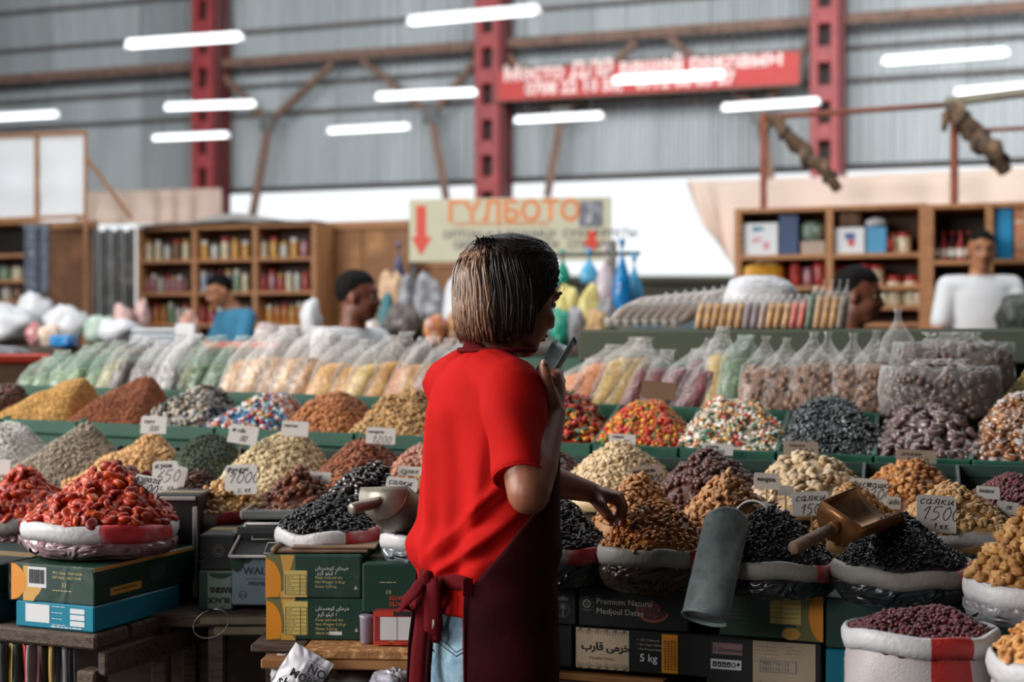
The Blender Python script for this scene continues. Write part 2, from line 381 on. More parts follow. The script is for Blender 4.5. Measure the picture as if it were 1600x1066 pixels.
text('0708 22 10 55,   0772 68 85 27', .29, M_banw, bt, b0 + ul * .5 + Z * .07 - V * .03, ul, Z, bold=.012)

# tarpaulins hung in the opening under the wall
def tarp(name, lab, top_pts, bot_pts, m, amp=.06, n=40):
    mb = MB()
    def ip(pts, t):
        k = t * (len(pts) - 1); i = min(int(k), len(pts) - 2); return pts[i].lerp(pts[i + 1], k - i)
    mb.grid(lambda a, b: ip(top_pts, a).lerp(ip(bot_pts, a), b) - V * (amp * math.sin(a * n * .9 + 2 * math.sin(a * 9)) * (.3 + b) + .05 * nz((a * 9, b * 3, 0))), n * 2, 10)
    o = mk(name, mb, m, label=lab, cat='tarpaulin'); md = o.modifiers.new('thick', 'SOLIDIFY'); md.thickness = .006; return o
def TP(px, py, D): return P(px, py, DY(D, px))
tarp('tarpaulin', 'cream tarpaulin hanging below the grey wall beside the cloth screen', [TP(118, 300, 24.5), TP(230, 297, 24.5), TP(345, 294, 24.5)], [TP(118, 352, 24.5), TP(230, 350, 24.5), TP(345, 352, 24.5)], M_cream)
tarp('tarpaulin', 'long cream pink tarpaulin sagging behind the goods shelves', [TP(1072, 283, 23.6), TP(1150, 281, 23.6), TP(1300, 276, 23.6), TP(1480, 268, 23.6), TP(1660, 258, 23.6)],
     [TP(1098, 350, 23.6), TP(1165, 440, 23.6), TP(1300, 350, 23.6), TP(1480, 350, 23.6), TP(1660, 350, 23.6)], M_cream, .1)
# low building seen outside through the opening
ob = root('roadside_building', (3.2, 44, 0), 'low beige building with pale blue windows outside, seen through opening', 'building')
mk('wall', MB().box((5.2, 46, 1.55), (13, 4, 3.1), .02), mat('ob_wall', 'C9C2AE', .8, .1, 2), ob, smooth=False)
mk('roof', MB().box((5.2, 45.8, 3.25), (13.6, 5, .2), .02), mat('ob_roof', '8C8672', .8, .1, 2), ob, smooth=False)
for k in range(6): mk('window', MB().box((1.2 + k * 1.5, 43.97, 2.0), (1.0, .08, 1.0), .01), mat('ob_win', '9FB3BC', .3, .1, 2), ob, smooth=False)

# cloth screen on a wooden frame, upper left
sd = 10.2
def SP(px, py): return P(px, py, DY(sd, px))
s = root('cloth_screen', SP(70, 345), 'white cloth screen stretched on a brown wooden frame', 'screen')
for a, b in (((-40, 214), (136, 207)), ((-40, 345), (136, 338))): mk('rail', MB().bar(SP(*a), SP(*b), .03, .03, .003), M_wood, s, smooth=False)
for x, ln in ((57, 2), (134, 1), (-30, 1)):
    mk('post', MB().bar(SP(x, 210), Vector((SP(x, 210).x, SP(x, 210).y, 0)), .028, .028, .003), M_wood, s, smooth=False)
mb = MB(); mb.grid(lambda a, b: SP(-36 + a * 168, 213 - a * 5 + b * 130) + V * (.02 + .015 * math.sin(a * 14) * b + .02 * nz((a * 4, b * 4, 1))), 24, 12); mk('cloth', mb, M_scr, s)
mk('brace', MB().bar(SP(137, 250), SP(183, 338) + V * .2, .03, .03, .003), M_wood, s, smooth=False)

# poles with rolled-up cloth above the goods shelves
M_roll = mat('rolled_cloth', ['7A6048', '5B4738', '94785C'], .8, .35, 9, wrinkle=.7, bs=12)
M_pole = mat('pole_rust', '8A4B38', .7, .3, 10)
def cloth_roll(lab, top, bot, d, r):
    p, q = P(*top, d), P(*bot, d - .2); pts = [p.lerp(q, k / 14) + Vector((.02 * math.sin(k * 1.3), .02 * math.cos(k), .018 * math.sin(k * 2.1))) for k in range(15)]
    t = root('rolled_awning', q, lab, 'awning'); mk('cloth', MB().tube(pts, [r * (.55 + .45 * math.sin(.4 + k / 14 * 2.5)) * (1 + .15 * math.sin(k * 2.7)) for k in range(15)], 12), M_roll, t)
    for k in (3, 8, 12): mk('cord', MB().tube([pts[k] + (pts[k + 1] - pts[k]) * f for f in (0, .25, .5)], r * 1.03, 12), M_dark, t)
    tail = MB().tube([p, p + Vector((-.03, 0, -.05)), p + Vector((-.05, 0, -.16))], [r * .5, r * .5, r * .2], 8); mk('loose_end', tail, M_roll, t)
cloth_roll('brown cloth awning rolled and tied, sloping before third red column', (1205, 186), (1312, 292), 9.8, .055)
cloth_roll('brown cloth awning rolled and tied on the outer rusty pole', (1486, 168), (1574, 264), 9.4, .07)
mk('awning_pole', MB().tube([P(1193, 178, 9.8), Vector((P(1193, 178, 9.8).x, 9.8, 0))], .024, 8), M_pole, label='rusty upright pole rising above the two-bay goods shelf', cat='pole')
mk('awning_pole', MB().tube([P(1491, 162, 9.4), Vector((P(1491, 162, 9.4).x, 9.4, 0))], .028, 8), M_pole, label='rusty upright pole above the drinks shelf', cat='pole')
mk('awning_rail', MB().tube([P(1190, 184, 9.82), P(1492, 163, 9.42)], .018, 8), M_pole, label='thin rusty rail joining the two upright poles', cat='rail')
mk('awning_rail', MB().tube([P(1478, 160, 9.45), P(1680, 134, 9.0)], .035, 8), mat('pale_pole', '8E8A78', .6, .2, 9), label='pale pole running out from the head of the outer post', cat='pole')
mk('awning_rail', MB().tube([P(1492, 206, 9.46), P(1690, 196, 9.0)], .014, 8), M_pole, label='thin low rail beyond the outer rusty pole', cat='rail')
# ------------------------------------------------------------------ the stall: steps, trays, sacks, heaps
M_green = mat('tray_green', '0E4A38', .45, .2, 9)
M_step = mat('step_board', ['35291F', '46372A'], .8, .3, 9, stretch=(1, 5, 5))
M_black = mat('black_card', '141416', .5, .2, 14)

def row(D, s0, s1): return Vector((0, D, 0)) + U * s0, Vector((0, D, 0)) + U * s1
def step(lab, D0, D1, ztop, s0, s1, th=.03):
    c = (Vector((0, D0, 0)) + Vector((0, D1, 0))) / 2 + U * (s0 + s1) / 2
    t = root('display_step', Vector((c.x, c.y, 0)), lab, 'display step'); dp = (D1 - D0) * CU
    mk('board', MB().box(c + Z * (ztop - th / 2), (s1 - s0, dp, th), .004, rotz(-YAW)), M_step, t, smooth=False)
    n = 4
    for k in range(n):
        for e in (-1, 1):
            p = c + U * ((k / (n - 1) - .5) * (s1 - s0 - .1)) + V * (e * (dp / 2 - .04))
            mk('leg', MB().box(Vector((p.x, p.y, (ztop - th) / 2)), (.05, .05, ztop - th), .004, rotz(-YAW)), M_step, t, smooth=False)
    hb = ztop - th if D0 < 3.1 else .16  # lowest step's board runs to the floor, a dark sheet standing for shade
    mk('front_board', MB().box(c - V * (dp / 2 - .01) + Z * (ztop - th - hb / 2), (s1 - s0, .02, hb), .003, rotz(-YAW)), M_step, t, smooth=False)
step('lowest dark wooden display step behind the row of open sacks', 3.02, 3.34, .88, -1.75, 1.5)
step('second dark wooden display step under the front row of trays', 3.36, 3.68, .95, -1.9, 1.55)
step('third dark wooden display step under the back green trays', 3.70, 4.16, 1.02, -2.1, 1.65)
step('top dark wooden display step carrying the filled plastic bags', 4.18, 4.72, 1.15, -2.3, 1.8)

# ---- templates (vertices, triangles)
def tri(mb):
    t = []
    for f in mb.f:
        for k in range(1, len(f) - 1): t.append((f[0], f[k], f[k + 1]))
    return mb.arr(), np.array(t)
def T_ell(rx, ry, rz, nu=6, nv=4, fn=None): return tri(MB().ell((0, 0, 0), (rx, ry, rz), nu=nu, nv=nv, fn=fn))
def t_apricot():
    mb = MB(); n = 12; rings = []
    for r, z in ((.12, -.2), (.38, -.26), (.5, -.05), (.46, .17), (.3, .22), (.1, .12)):
        rings.append([Vector((r * math.cos(t) * (1 + .12 * math.sin(2 * t + 1)), r * math.sin(t) * (.82 + .1 * math.sin(3 * t)), z + .07 * math.sin(2 * t) + .05 * math.sin(3 * t + r * 4))) for t in [2 * math.pi * k / n for k in range(n)]])
    mb.loft(rings); return tri(mb)
def t_pist():
    mb = MB()
    for s in (-1, 1):
        M = Matrix.Rotation(s * .16, 3, 'Y')
        mb.ell(Vector((0, 0, s * .05)), (.5, .32, .28), M, 8, 5, fn=lambda p, s=s: Vector((p.x, p.y * (1 - .25 * p.x), max(p.z, -.02) if s > 0 else min(p.z, .02))))
    mb.ell((.05, 0, 0), (.36, .24, .15), None, 6, 4); return tri(mb)
def t_walnut():
    return T_ell(.5, .4, .36, 12, 8, lambda p: p * (1 + .34 * nz(p, 6.5, 3) + .1 * math.sin(p.x * 18)) + Vector((0, 0, -.1 if abs(p.y) < .05 else 0)))
def t_raisin(): return T_ell(.5, .26, .2, 7, 5, lambda p: p * (1 + .35 * nz(p, 5, 9)))
def t_candy():
    mb = MB(); mb.ell((0, 0, 0), (.34, .2, .18), None, 8, 5)
    for s in (-1, 1):
        mb.loft([[Vector((s * x, r * math.cos(t), r * .35 * math.sin(t) + z)) for t in [k * math.pi / 3 for k in range(6)]] for x, r, z in ((.3, .07, 0), (.36, .05, .02), (.56, .2, .05))])
    return tri(mb)
def t_chunk(): return tri(MB().box((0, 0, 0), (.9, .55, .4), .12))
def t_almond(): return T_ell(.5, .28, .17, 8, 6, lambda p: Vector((p.x, p.y * (1 - .5 * p.x), p.z * (1 - .4 * p.x))))
def t_kidney(): return T_ell(.5, .3, .26, 7, 5, lambda p: Vector((p.x, p.y + .35 * p.x * p.x, p.z)))
def t_hazel(): return T_ell(.46, .46, .5, 8, 6, lambda p: Vector((p.x * (1 - .35 * max(p.z, 0)), p.y * (1 - .35 * max(p.z, 0)), p.z)))
def t_apricot():
    return T_ell(.5, .41, .25, 12, 8, lambda p: Vector((p.x * (1 + .08 * math.sin(7 * p.y)), p.y, p.z * 1.0 - (.09 if p.z > 0 else -.04) * math.exp(-((p.x / .24) ** 2 + (p.y / .16) ** 2)) + .16 * p.x * p.x)))
TM = dict(apricot=t_apricot(), pist=t_pist(), walnut=t_walnut(), raisin=t_raisin(), candy=t_candy(), chunk=t_chunk(), almond=t_almond(), kidney=t_kidney(),
          hazel=t_hazel(), ball=T_ell(.5, .5, .5, 9, 6), grain=T_ell(.5, .28, .25, 4, 3), seed=T_ell(.5, .27, .13, 6, 4), pebble=T_ell(.5, .42, .36, 6, 4), prune=T_ell(.5, .36, .3, 10, 7, lambda p: p * (1 + .25 * nz(p, 4, 5))),
          strip=T_ell(.5, .13, .1, 5, 4, lambda p: Vector((p.x, p.y + .15 * math.sin(p.x * 6), p.z + .1 * math.sin(p.x * 5 + 1)))), cashew=T_ell(.5, .22, .2, 7, 5, lambda p: Vector((p.x, p.y + .5 * p.x * p.x, p.z))))
PILES = []
def pile(label, tmpl, pl, pr, yb, ppk, ypk, d, ry, size, m, zs, dens=1.5, pw=1.25, sq=False, ay=0.0, one=None, cat='heap', yaw=YAW, var=.25, rough=.02, flat=.5):
    """a heap given by its outline; one=(name,label,category,group) builds its pieces singly where they show"""
    cx = ((pl + pr) / 2 - 800) / F * d; rx = (pr - pl) / 2 / F * d
    zb = H - (yb - 533) / F * (d - ry); zp = H - (ypk - 533) / F * (d + ay); h = zp - zb
    ax = (ppk - (pl + pr) / 2) / F * d; sd = len(PILES) * 3.7; cu, su = math.cos(yaw), math.sin(yaw)
    def S(t, th):
        k = 1.0
        if sq: k = 1 / (abs(math.cos(th)) ** 5 + abs(math.sin(th)) ** 5) ** .2
        lx = t * k * rx * math.cos(th); ly = t * k * ry * math.sin(th) + (1 - t) * ay
        x = cx + lx * 1.0 + ly * su * .6 + (1 - t) * (ax - ay * su * .6); y = d + ly * cu - lx * (su * .5 if sq else 0)
        z = zb + h * (1 - t ** pw) + rough * (1 - .3 * t) * nz((x, y, 0), 14, sd) 
        return Vector((x, y, z))
    mb = MB(); n = 36; rings = [[S(t, 2 * math.pi * k / n) - Vector((0, 0, size * .18)) for k in range(n)] for t in (1.0, .92, .82, .7, .58, .46, .34, .22, .12, .04)]
    low = [Vector((p.x, p.y, zs + .002)) for p in rings[0]]
    mb.loft([low] + rings)
    area_ = math.pi * rx * ry * (1.27 if sq else 1) * math.sqrt(1 + (h / ((rx + ry) / 2)) ** 2)
    T = TM[tmpl]; foot = size * size * float(np.ptp(T[0][:, 1])) * .8
    N = int(min(6500, area_ / foot * dens)); items = []; camv = Vector((0, 0, H))
    for i in range(N):
        t = math.sqrt(rnd.random()) * 1.0; th = rnd.random() * 2 * math.pi
        p = S(t, th); e = .02
        nx = (S(t, th + .05) - p).cross(S(max(t - e, 0.001), th) - p)
        if nx.length < 1e-12: nx = Z.copy()
        nx.normalize()
        if nx.z < 0: nx = -nx
        if nx.dot((camv - p).normalized()) < -.12: continue
        ns = (nx + Vector((rnd.gauss(0, flat), rnd.gauss(0, flat), rnd.gauss(0, flat)))).normalized()
        a = rnd.random() * 6.283; ux = Vector((math.cos(a), math.sin(a), .001)); Mx = frame(ux, ns)
        items.append((p + nx * size * rnd.uniform(-.05, .16), Mx, size * (1 + rnd.uniform(-var, var))))
    PILES.append(dict(label=label, tmpl=tmpl, mb=mb, items=items, mat=m, one=one, size=size, cat=cat, base=Vector((cx, d, zs))))

def finish_piles(limit=300):
    """the pieces that show largest become single objects, the rest of every heap one object of kind stuff"""
    bpy.context.view_layer.update(); dg = bpy.context.evaluated_depsgraph_get(); o = cam.location
    bykind = {}
    for pi, q in enumerate(PILES):
        if not q['one']: continue
        for ii, it in enumerate(q['items']):
            dv = it[0] - o; L_ = dv.length; x = dv.x / dv.y * F + 800; y = 533 - dv.z / dv.y * F
            if not (-5 < x < 1605 and -5 < y < 1070): continue
            hit, loc, *_ = SC.ray_cast(dg, o, dv.normalized(), distance=L_ - q['size'] * .9)
            if hit: continue
            bykind.setdefault(q['one'][0], []).append((it[2] / L_, pi, ii))
    single = set()
    for k, ls in bykind.items():
        ls.sort(reverse=True)
        for s_, pi, ii in ls[:limit]: single.add((pi, ii))
    for pi, q in enumerate(PILES):
        tv, tt = TM[q['tmpl']]; nv = len(tv); me1 = None; rest = []
        for ii, (p, Mx, s_) in enumerate(q['items']):
            if (pi, ii) in single:
                if me1 is None:
                    me1 = rawmesh(q['one'][0], tv, [tuple(t) for t in tt], q['mat'])
                ob = bpy.data.objects.new(q['one'][0], me1); COL.objects.link(ob)
                ob.matrix_world = Matrix.Translation(p) @ Mx.to_4x4() @ Matrix.Scale(s_, 4)
                ob['label'] = q['one'][1]; ob['category'] = q['one'][2]; ob['group'] = q['one'][3]
            else: rest.append((p, Mx, s_))
        cv, ct = tri(q['mb']); base = np.array(q['base'])
        if rest:
            ps = np.array([tuple(r[0]) for r in rest]); ms = np.array([[list(r_) for r_ in r[1]] for r in rest]) * np.array([r[2] for r in rest])[:, None, None]
            vv = np.einsum('nij,vj->nvi', ms, tv) + ps[:, None, :]; ff = (tt[None] + (np.arange(len(rest)) * nv)[:, None, None] + len(cv)).reshape(-1, 3)
            vall = np.concatenate([cv, vv.reshape(-1, 3)]); fall = np.concatenate([ct, ff])
        else: vall, fall = cv, ct
        vall = vall - base; me = bpy.data.meshes.new('heap'); me.vertices.add(len(vall)); me.vertices.foreach_set('co', vall.astype(np.float32).ravel())
        me.loops.add(fall.size); me.loops.foreach_set('vertex_index', fall.astype(np.int32).ravel()); me.polygons.add(len(fall))
        me.polygons.foreach_set('loop_start', np.arange(0, fall.size, 3, dtype=np.int32))
        try: me.polygons.foreach_set('loop_total', np.full(len(fall), 3, dtype=np.int32))
        except Exception: pass
        me.polygons.foreach_set('use_smooth', np.ones(len(fall), bool)); me.update(calc_edges=True); me.materials.append(q['mat'])
        ob = bpy.data.objects.new(q['cat'].replace(' ', '_'), me); COL.objects.link(ob); ob.location = q['base']
        settag(ob, q['label'], q['cat'], None, 'stuff')

# ---- colours of the goods
def gm(name, cols, rough=.5, var=.2, vs=60, spec=.4, **k): return mat('g_' + name, cols, rough, var, vs, spec=spec, island=k.pop('isl', True), **k)
G_apr = gm('apricot', ['8A1C0C', 'B8320F', '98260C', 'CC4E16', '70150C'], .42, .3, 40, .45, sub=.0)
G_apd = gm('apricot_dark', ['5A120E', '7C2016', '43100E'], .35, .3, 40)
G_rai = gm('raisin_black', ['0A0B0E', '15161B', '0E0D11', '1D1E24'], .38, .3, 60, .5)
G_gold = gm('raisin_golden', ['9A561C', 'B56C26', '7E4414', 'C48032'], .38, .3, 60, .5)
G_bean = gm('bean_red', ['4A0F16', '5E1A20', '3A0B11', '6E2429'], .35, .2, 60, .5)
G_wal = gm('walnut', ['B98850', 'C99C62', '9C6C3A', 'A97B45'], .6, .3, 90)
G_pea = gm('peanut', ['C08648', 'D29E5E', 'A86C34', 'B5793E'], .5, .2)
G_pist = gm('pistachio', ['C29A68', 'B18453', 'D3B07E', '9A6F44'], .5, .25)
G_pist2 = gm('pistachio_small', ['A87E48', '8F6436', 'BF945A', '7A5630'], .5, .25)
G_big = gm('pistachio_pale', ['CDB391', 'BCA07B', 'DCC6A6', 'B59871'], .5, .2)
G_hazo = gm('hazelnut_orange', ['A86A34', 'BE8146', '8E5526', 'C89257'], .45, .2)
G_hazb = gm('hazelnut_brown', ['6B3A26', '7D4630', '59301F', '8C5338'], .45, .2)
G_hazt = gm('hazelnut_tan', ['B98E58', 'A67B47', 'CCA570'], .5, .2)
G_alm = gm('almond', ['B98656', 'A87446', 'C9986A', '966338'], .55, .25)
G_almb = gm('almond_brown', ['8A4A2A', '74391F', '9C5C36', '66301A'], .5, .2)
G_pru = gm('prune', ['1C1214', '2A1A1C', '120C0E'], .22, .3, 40, .7)
G_cash = gm('cashew', ['DCC49E', 'CFB38A', 'E6D3B2', 'C7A878'], .5, .15)
G_choc = gm('choc_ball', ['4A2A22', '5A342A', '3E221C'], .3, .15, 30, .5)
G_rice = gm('white_seed', ['D9D6CE', 'C8C6C0', 'E3E0DA'], .6, .1)
G_sun = gm('sunflower', ['968A7A', 'A99C88', '80756A'], .6, .2)
G_chick = gm('chickpea', ['C99A62', 'D8AE78', 'B8864E'], .55, .2)
G_pump = gm('pumpkin_green', ['35402F', '3F4B36', '2B3529', '4A563C'], .6, .2)
G_pumpc = gm('pumpkin_cream', ['CFBB93', 'DDCBA5', 'BFA87E'], .6, .15)
G_pink = gm('pink_nut', ['A9705C', 'BC8A74', '94604E'], .55, .2)
G_mil = gm('millet', ['C79B55', 'D5AB66', 'B88A45'], .6, .15)
G_brn = gm('brown_grain', ['8E4F30', 'A3623E', '7A4026'], .6, .2)
G_mix = gm('stone_candy', ['3A3F40', '9C968A', 'B7B0A4', '22282A', 'C9B9A8', '5C6A6A', '8C7A66'], .4, .1, isl='hard')
G_mul = gm('pebble_candy', ['B03A34', '3E6FA3', 'D5D2CC', 'C79A44', '2F6B50', 'C9756A', 'E2E0DA', '7FB0C4', 'A8263A'], .35, .1, isl='hard')
G_oran = gm('coated_nut', ['A8683A', 'BC7C48', '92562C'], .5, .2)
G_tan = gm('tan_nut', ['B48C5A', 'C6A06C', '9E7646'], .55, .2)
G_date = gm('dry_date', ['4A241C', '5E3226', '371A16', '7A4A3A'], .4, .2)
G_jel = gm('jelly', ['C0301E', 'D98A2A', 'E0A63E', 'B92A24', 'D2602A', '5E7A3A', 'C8403A'], .3, .1, isl='hard')
G_can1 = gm('candy_red', ['B8251E', 'D4502A', '2F5E3E', 'C98A34', 'A31D22', 'E08A30', '8E1A1E'], .3, .1, isl='hard')
G_can2 = gm('candy_white', ['D8D2C4', '2F6B4A', 'D08A3A', 'CFC6B6', 'C0413A', 'E2DDD2', 'D9A860', 'E8E4DA'], .22, .1, spec=.8, isl='hard')
G_can3 = gm('candy_dark', ['2A3032', '3C4446', '1C2124', '565E60', '24292B'], .18, .1, spec=.9, isl='hard')
G_can4 = gm('candy_mauve', ['6A5450', '5A4644', '7C6660', '4A3A3A'], .3, .1, spec=.7)
G_can5 = gm('candy_bronze', ['7A5238', '9A7A66', '5E3A28', 'B0A49E', '8A5A38', 'A06A3A'], .22, .1, spec=.9, isl='hard')

def rail_y(px): return 654 + .0425 * px
# ---- row A: trays with green rims
def tray(lab, pl, pr, D0, D1, zf, zb, zs, rimw=.022, rimh=.04, m=M_green):
    """rectangular sloping tray whose front rim runs between two columns of the picture plane"""
    a = P(pl, 533, DY(D0, pl)); b = P(pr, 533, DY(D0, pr)); dv = Vector((.27, .96, 0)) * (D1 - D0) * CU
    a.z, b.z = zf; c = b + dv; e = a + dv; c.z = b.z + zb; e.z = a.z + zb
    t = root('display_tray', Vector(((a.x + c.x) / 2, (a.y + c.y) / 2, zs)), lab, 'tray', 'green plastic trays set edge to edge on the display')
    dn = Z * (-rimh / 2)
    mk('front_rim', MB().bar(a + dn, b + dn, rimw, rimh, .004), m, t, smooth=False)
    mk('back_rim', MB().bar(e + dn, c + dn, rimw * .7, rimh, .004), m, t, smooth=False)
    for p, q in ((a, e), (b, c)): mk('side_wall', MB().bar(p + dn * .8, q + dn * .8, rimw * .45, rimh * .9, .003), m, t, smooth=False)
    lo = lambda p: Vector((p.x, p.y, zs + .004))
    mb = MB(); mb.loft([[lo(a), lo(b), lo(c), lo(e)], [p + dn * 1.2 for p in (a, b, c, e)]], (True, False)); mk('basin', mb, m, t, smooth=False)
def rz(px, D=3.75): return H - (rail_y(px) - 533) / F * DY(D, px)
edges = [-130, 5, 124, 236, 338, 452, 556, 680, 802, 926, 1062, 1214, 1366, 1518, 1680]
what = ['dark dried dates', 'yellow millet', 'reddish brown grain', 'grey and white stone candies', 'multicoloured pebble candies', 'orange coated nuts', 'tan nuts in long shells', 'goods behind the woman',
        'red and orange wrapped sweets', 'red and yellow jelly beans', 'white and green wrapped sweets', 'dark foil sweets', 'mauve wrapped chocolates', 'bronze wrapped chocolates']
for i, wn in enumerate(what):
    a, b = edges[i], edges[i + 1]
    tray('green plastic display tray holding the ' + wn, a + 1, b - 1, 3.75, 4.14, (rz(a), rz(b)), .085, 1.02)
def rowA(i, label, tm, ppk, ypk, size, m, one=None, dens=1.5, inset=4, **k):
    a, b = edges[i], edges[i + 1]; mid = (a + b) / 2
    pile(label, tm, a + inset, b - inset + 24, rail_y(mid) + 4, ppk, ypk, DY(3.93, mid), .165, size, m, 1.03, dens, k.pop('pw', 1.75), True, .06, one, **k)
rowA(0, 'dark dried dates heaped in the tray at the far end', 'prune', 20, 606, .022, G_date)
rowA(1, 'yellow millet heaped smooth in green tray', 'grain', 122, 596, .009, G_mil)
rowA(2, 'reddish brown grain heaped in green tray', 'grain', 226, 594, .010, G_brn)
rowA(3, 'grey black and white stone candies in green tray', 'pebble', 322, 603, .017, G_mix)
rowA(4, 'red blue and white pebble candies in green tray', 'pebble', 432, 614, .015, G_mul)
rowA(5, 'orange coated nuts heaped in green tray', 'kidney', 530, 611, .014, G_oran)
rowA(6, 'tan nuts heaped in green tray beside woman', 'cashew', 640, 611, .018, G_tan)
rowA(8, 'red orange and green wrapped sweets in green tray by raised arm', 'candy', 880, 612, .042, G_can1, ('wrapped_sweet', 'red, orange or green wrapped sweet in tray beside the raised arm', 'wrapped sweet', 'red and orange wrapped sweets'), 2.2)
rowA(9, 'red yellow and orange jelly beans in green tray', 'pebble', 1020, 626, .015, G_jel, ('jelly_bean', 'small red, yellow or orange jelly bean heaped in green tray', 'jelly bean', 'jelly beans'), 1.5)
rowA(10, 'white and green wrapped sweets heaped in green tray', 'candy', 1150, 622, .032, G_can2, ('wrapped_sweet', 'clear wrapped white, green or orange sweet heaped in tray', 'clear sweet', 'white and green wrapped sweets'), 2.0)
rowA(11, 'dark glinting foil sweets heaped in green tray', 'candy', 1300, 622, .024, G_can3, ('foil_sweet', 'dark grey foil sweet in tray below the date bags', 'foil sweet', 'dark foil sweets'), 2.0)
rowA(12, 'mauve brown wrapped chocolates heaped in green tray', 'chunk', 1455, 636, .036, G_can4, ('wrapped_chocolate', 'mauve brown wrapped chocolate bar piece in tray', 'chocolate', 'mauve wrapped chocolates'), 2.0)
rowA(13, 'bronze and silver wrapped chocolates heaped at tray end', 'chunk', 1600, 622, .03, G_can5, ('wrapped_chocolate', 'bronze and silver wrapped chocolate in the end tray', 'bronze chocolate', 'bronze wrapped chocolates'), 2.0)

# ---- row B
def rowB(label, tm, pl, pr, yb, ppk, ypk, size, m, one=None, dens=1.5, D=3.5, ry=.16, **k):
    mid = (pl + pr) / 2; pl, pr = pl - 8, pr + 8
    pile(label, tm, pl, pr, yb, ppk, ypk, DY(D, mid), ry, size, m, .955, dens, k.pop('pw', 1.6), k.pop('sq', False), k.pop('ay', .05), one, **k)
rowB('white seeds heaped high at the near end of second row', 'grain', -110, 92, 752, -5, 658, .011, G_rice)
rowB('grey beige sunflower seeds heaped in the second row', 'grain', 12, 210, 762, 128, 660, .012, G_sun, pw=1.15)
rowB('golden chickpeas heaped in the second row', 'pebble', 112, 300, 765, 238, 677, .012, G_chick, pw=1.2)
rowB('dark green pumpkin seeds heaped in the second row', 'seed', 242, 386, 768, 332, 680, .012, G_pump)
rowB('cream pumpkin seeds heaped in the second row', 'seed', 346, 528, 775, 440, 673, .016, G_pumpc)
rowB('orange brown almonds heaped below the green rim', 'almond', 488, 640, 775, 572, 688, .015, G_almb, ('almond', 'glossy orange brown almond heaped below the green rim', 'brown almond', 'orange brown almonds'))
rowB('pinkish nuts heaped beside woman', 'pebble', 612, 730, 758, 668, 695, .014, G_pink)
rowB('dark red raisins heaped behind the raised arm', 'raisin', 800, 916, 772, 865, 702, .013, G_date)
rowB('cream cashews heaped high under the kidney shaped tag', 'cashew', 878, 1056, 782, 972, 694, .015, G_cash, ('cashew', 'cream cashew nut heaped behind the reaching hand', 'cashew', 'cream cashews'))
rowB('dark brown chocolate balls heaped in the second row', 'ball', 1030, 1202, 796, 1112, 708, .0165, G_choc, ('chocolate_ball', 'dark brown chocolate ball heaped in the second row', 'chocolate ball', 'chocolate balls'))
rowB('large pale pistachios heaped in the second row', 'pist', 1178, 1356, 790, 1268, 708, .025, G_big, ('pistachio', 'large pale pistachio with split shell heaped in second row', 'pale pistachio', 'large pale pistachios'))
rowB('orange hazelnuts heaped in the second row', 'hazel', 1340, 1510, 806, 1424, 722, .0175, G_hazo, ('hazelnut', 'orange brown hazelnut heaped behind the pistachios', 'orange hazelnut', 'orange hazelnuts'))
rowB('dark red dried berries in the last tray of second row', 'ball', 1500, 1690, 812, 1590, 742, .010, G_bean)
eb = [-120, 96, 190, 296, 372, 520, 622, 740, 880, 1048, 1192, 1344, 1502, 1690]
wb = ['white seeds', 'sunflower seeds', 'chickpeas', 'green pumpkin seeds', 'cream pumpkin seeds', 'brown almonds', 'pinkish nuts', 'dark raisins', 'cashews', 'chocolate balls', 'pale pistachios', 'orange hazelnuts', 'dried berries']
for i, wn in enumerate(wb):
    z0 = lambda px: H - (756 + .035 * px - 533) / F * DY(3.34, px)
    tray('dark green tray of the second row holding the ' + wn, eb[i] + 1, eb[i + 1] - 1, 3.37, 3.68, (z0(eb[i]), z0(eb[i + 1])), .085, .955, .014, .03, mat('tray_dark', '14302A', .5, .2, 9))

# ---- open sacks with rolled rims
def film_dark(name, a, b, bs=16): return mat(name, [a, b], .24, .3, 10, wrinkle=1.0, bs=bs, spec=.6, stretch=(1, 1, 1.8))
B_clear = film_dark('sack_clear', '8C8B90', '6B6468'); B_pink = film_dark('sack_pink', '9A8088', '6C4A52'); B_black = film_dark('sack_black', '2A2F33', '1B2023'); B_grey = film_dark('sack_grey', '7F868E', '4E545B')
B_brown = film_dark('sack_brown', '3E322C', '2A221F'); B_woven = mat('sack_woven', ['B9B2B2', 'A49B9C'], .4, .2, 90, bump=.3, bs=320, spec=.5)
M_rim = mat('sack_rim', ['C6C5C6', 'B2B1B4'], .45, .12, 14, bump=.4, bs=90); M_rimr = mat('sack_rim_red', ['A01C26', 'C0343A', 'B98A8E'], .5, .2, 20)
M_rimd = mat('sack_rim_dull', ['98948E', '85817C'], .5, .15, 14, bump=.4, bs=90)
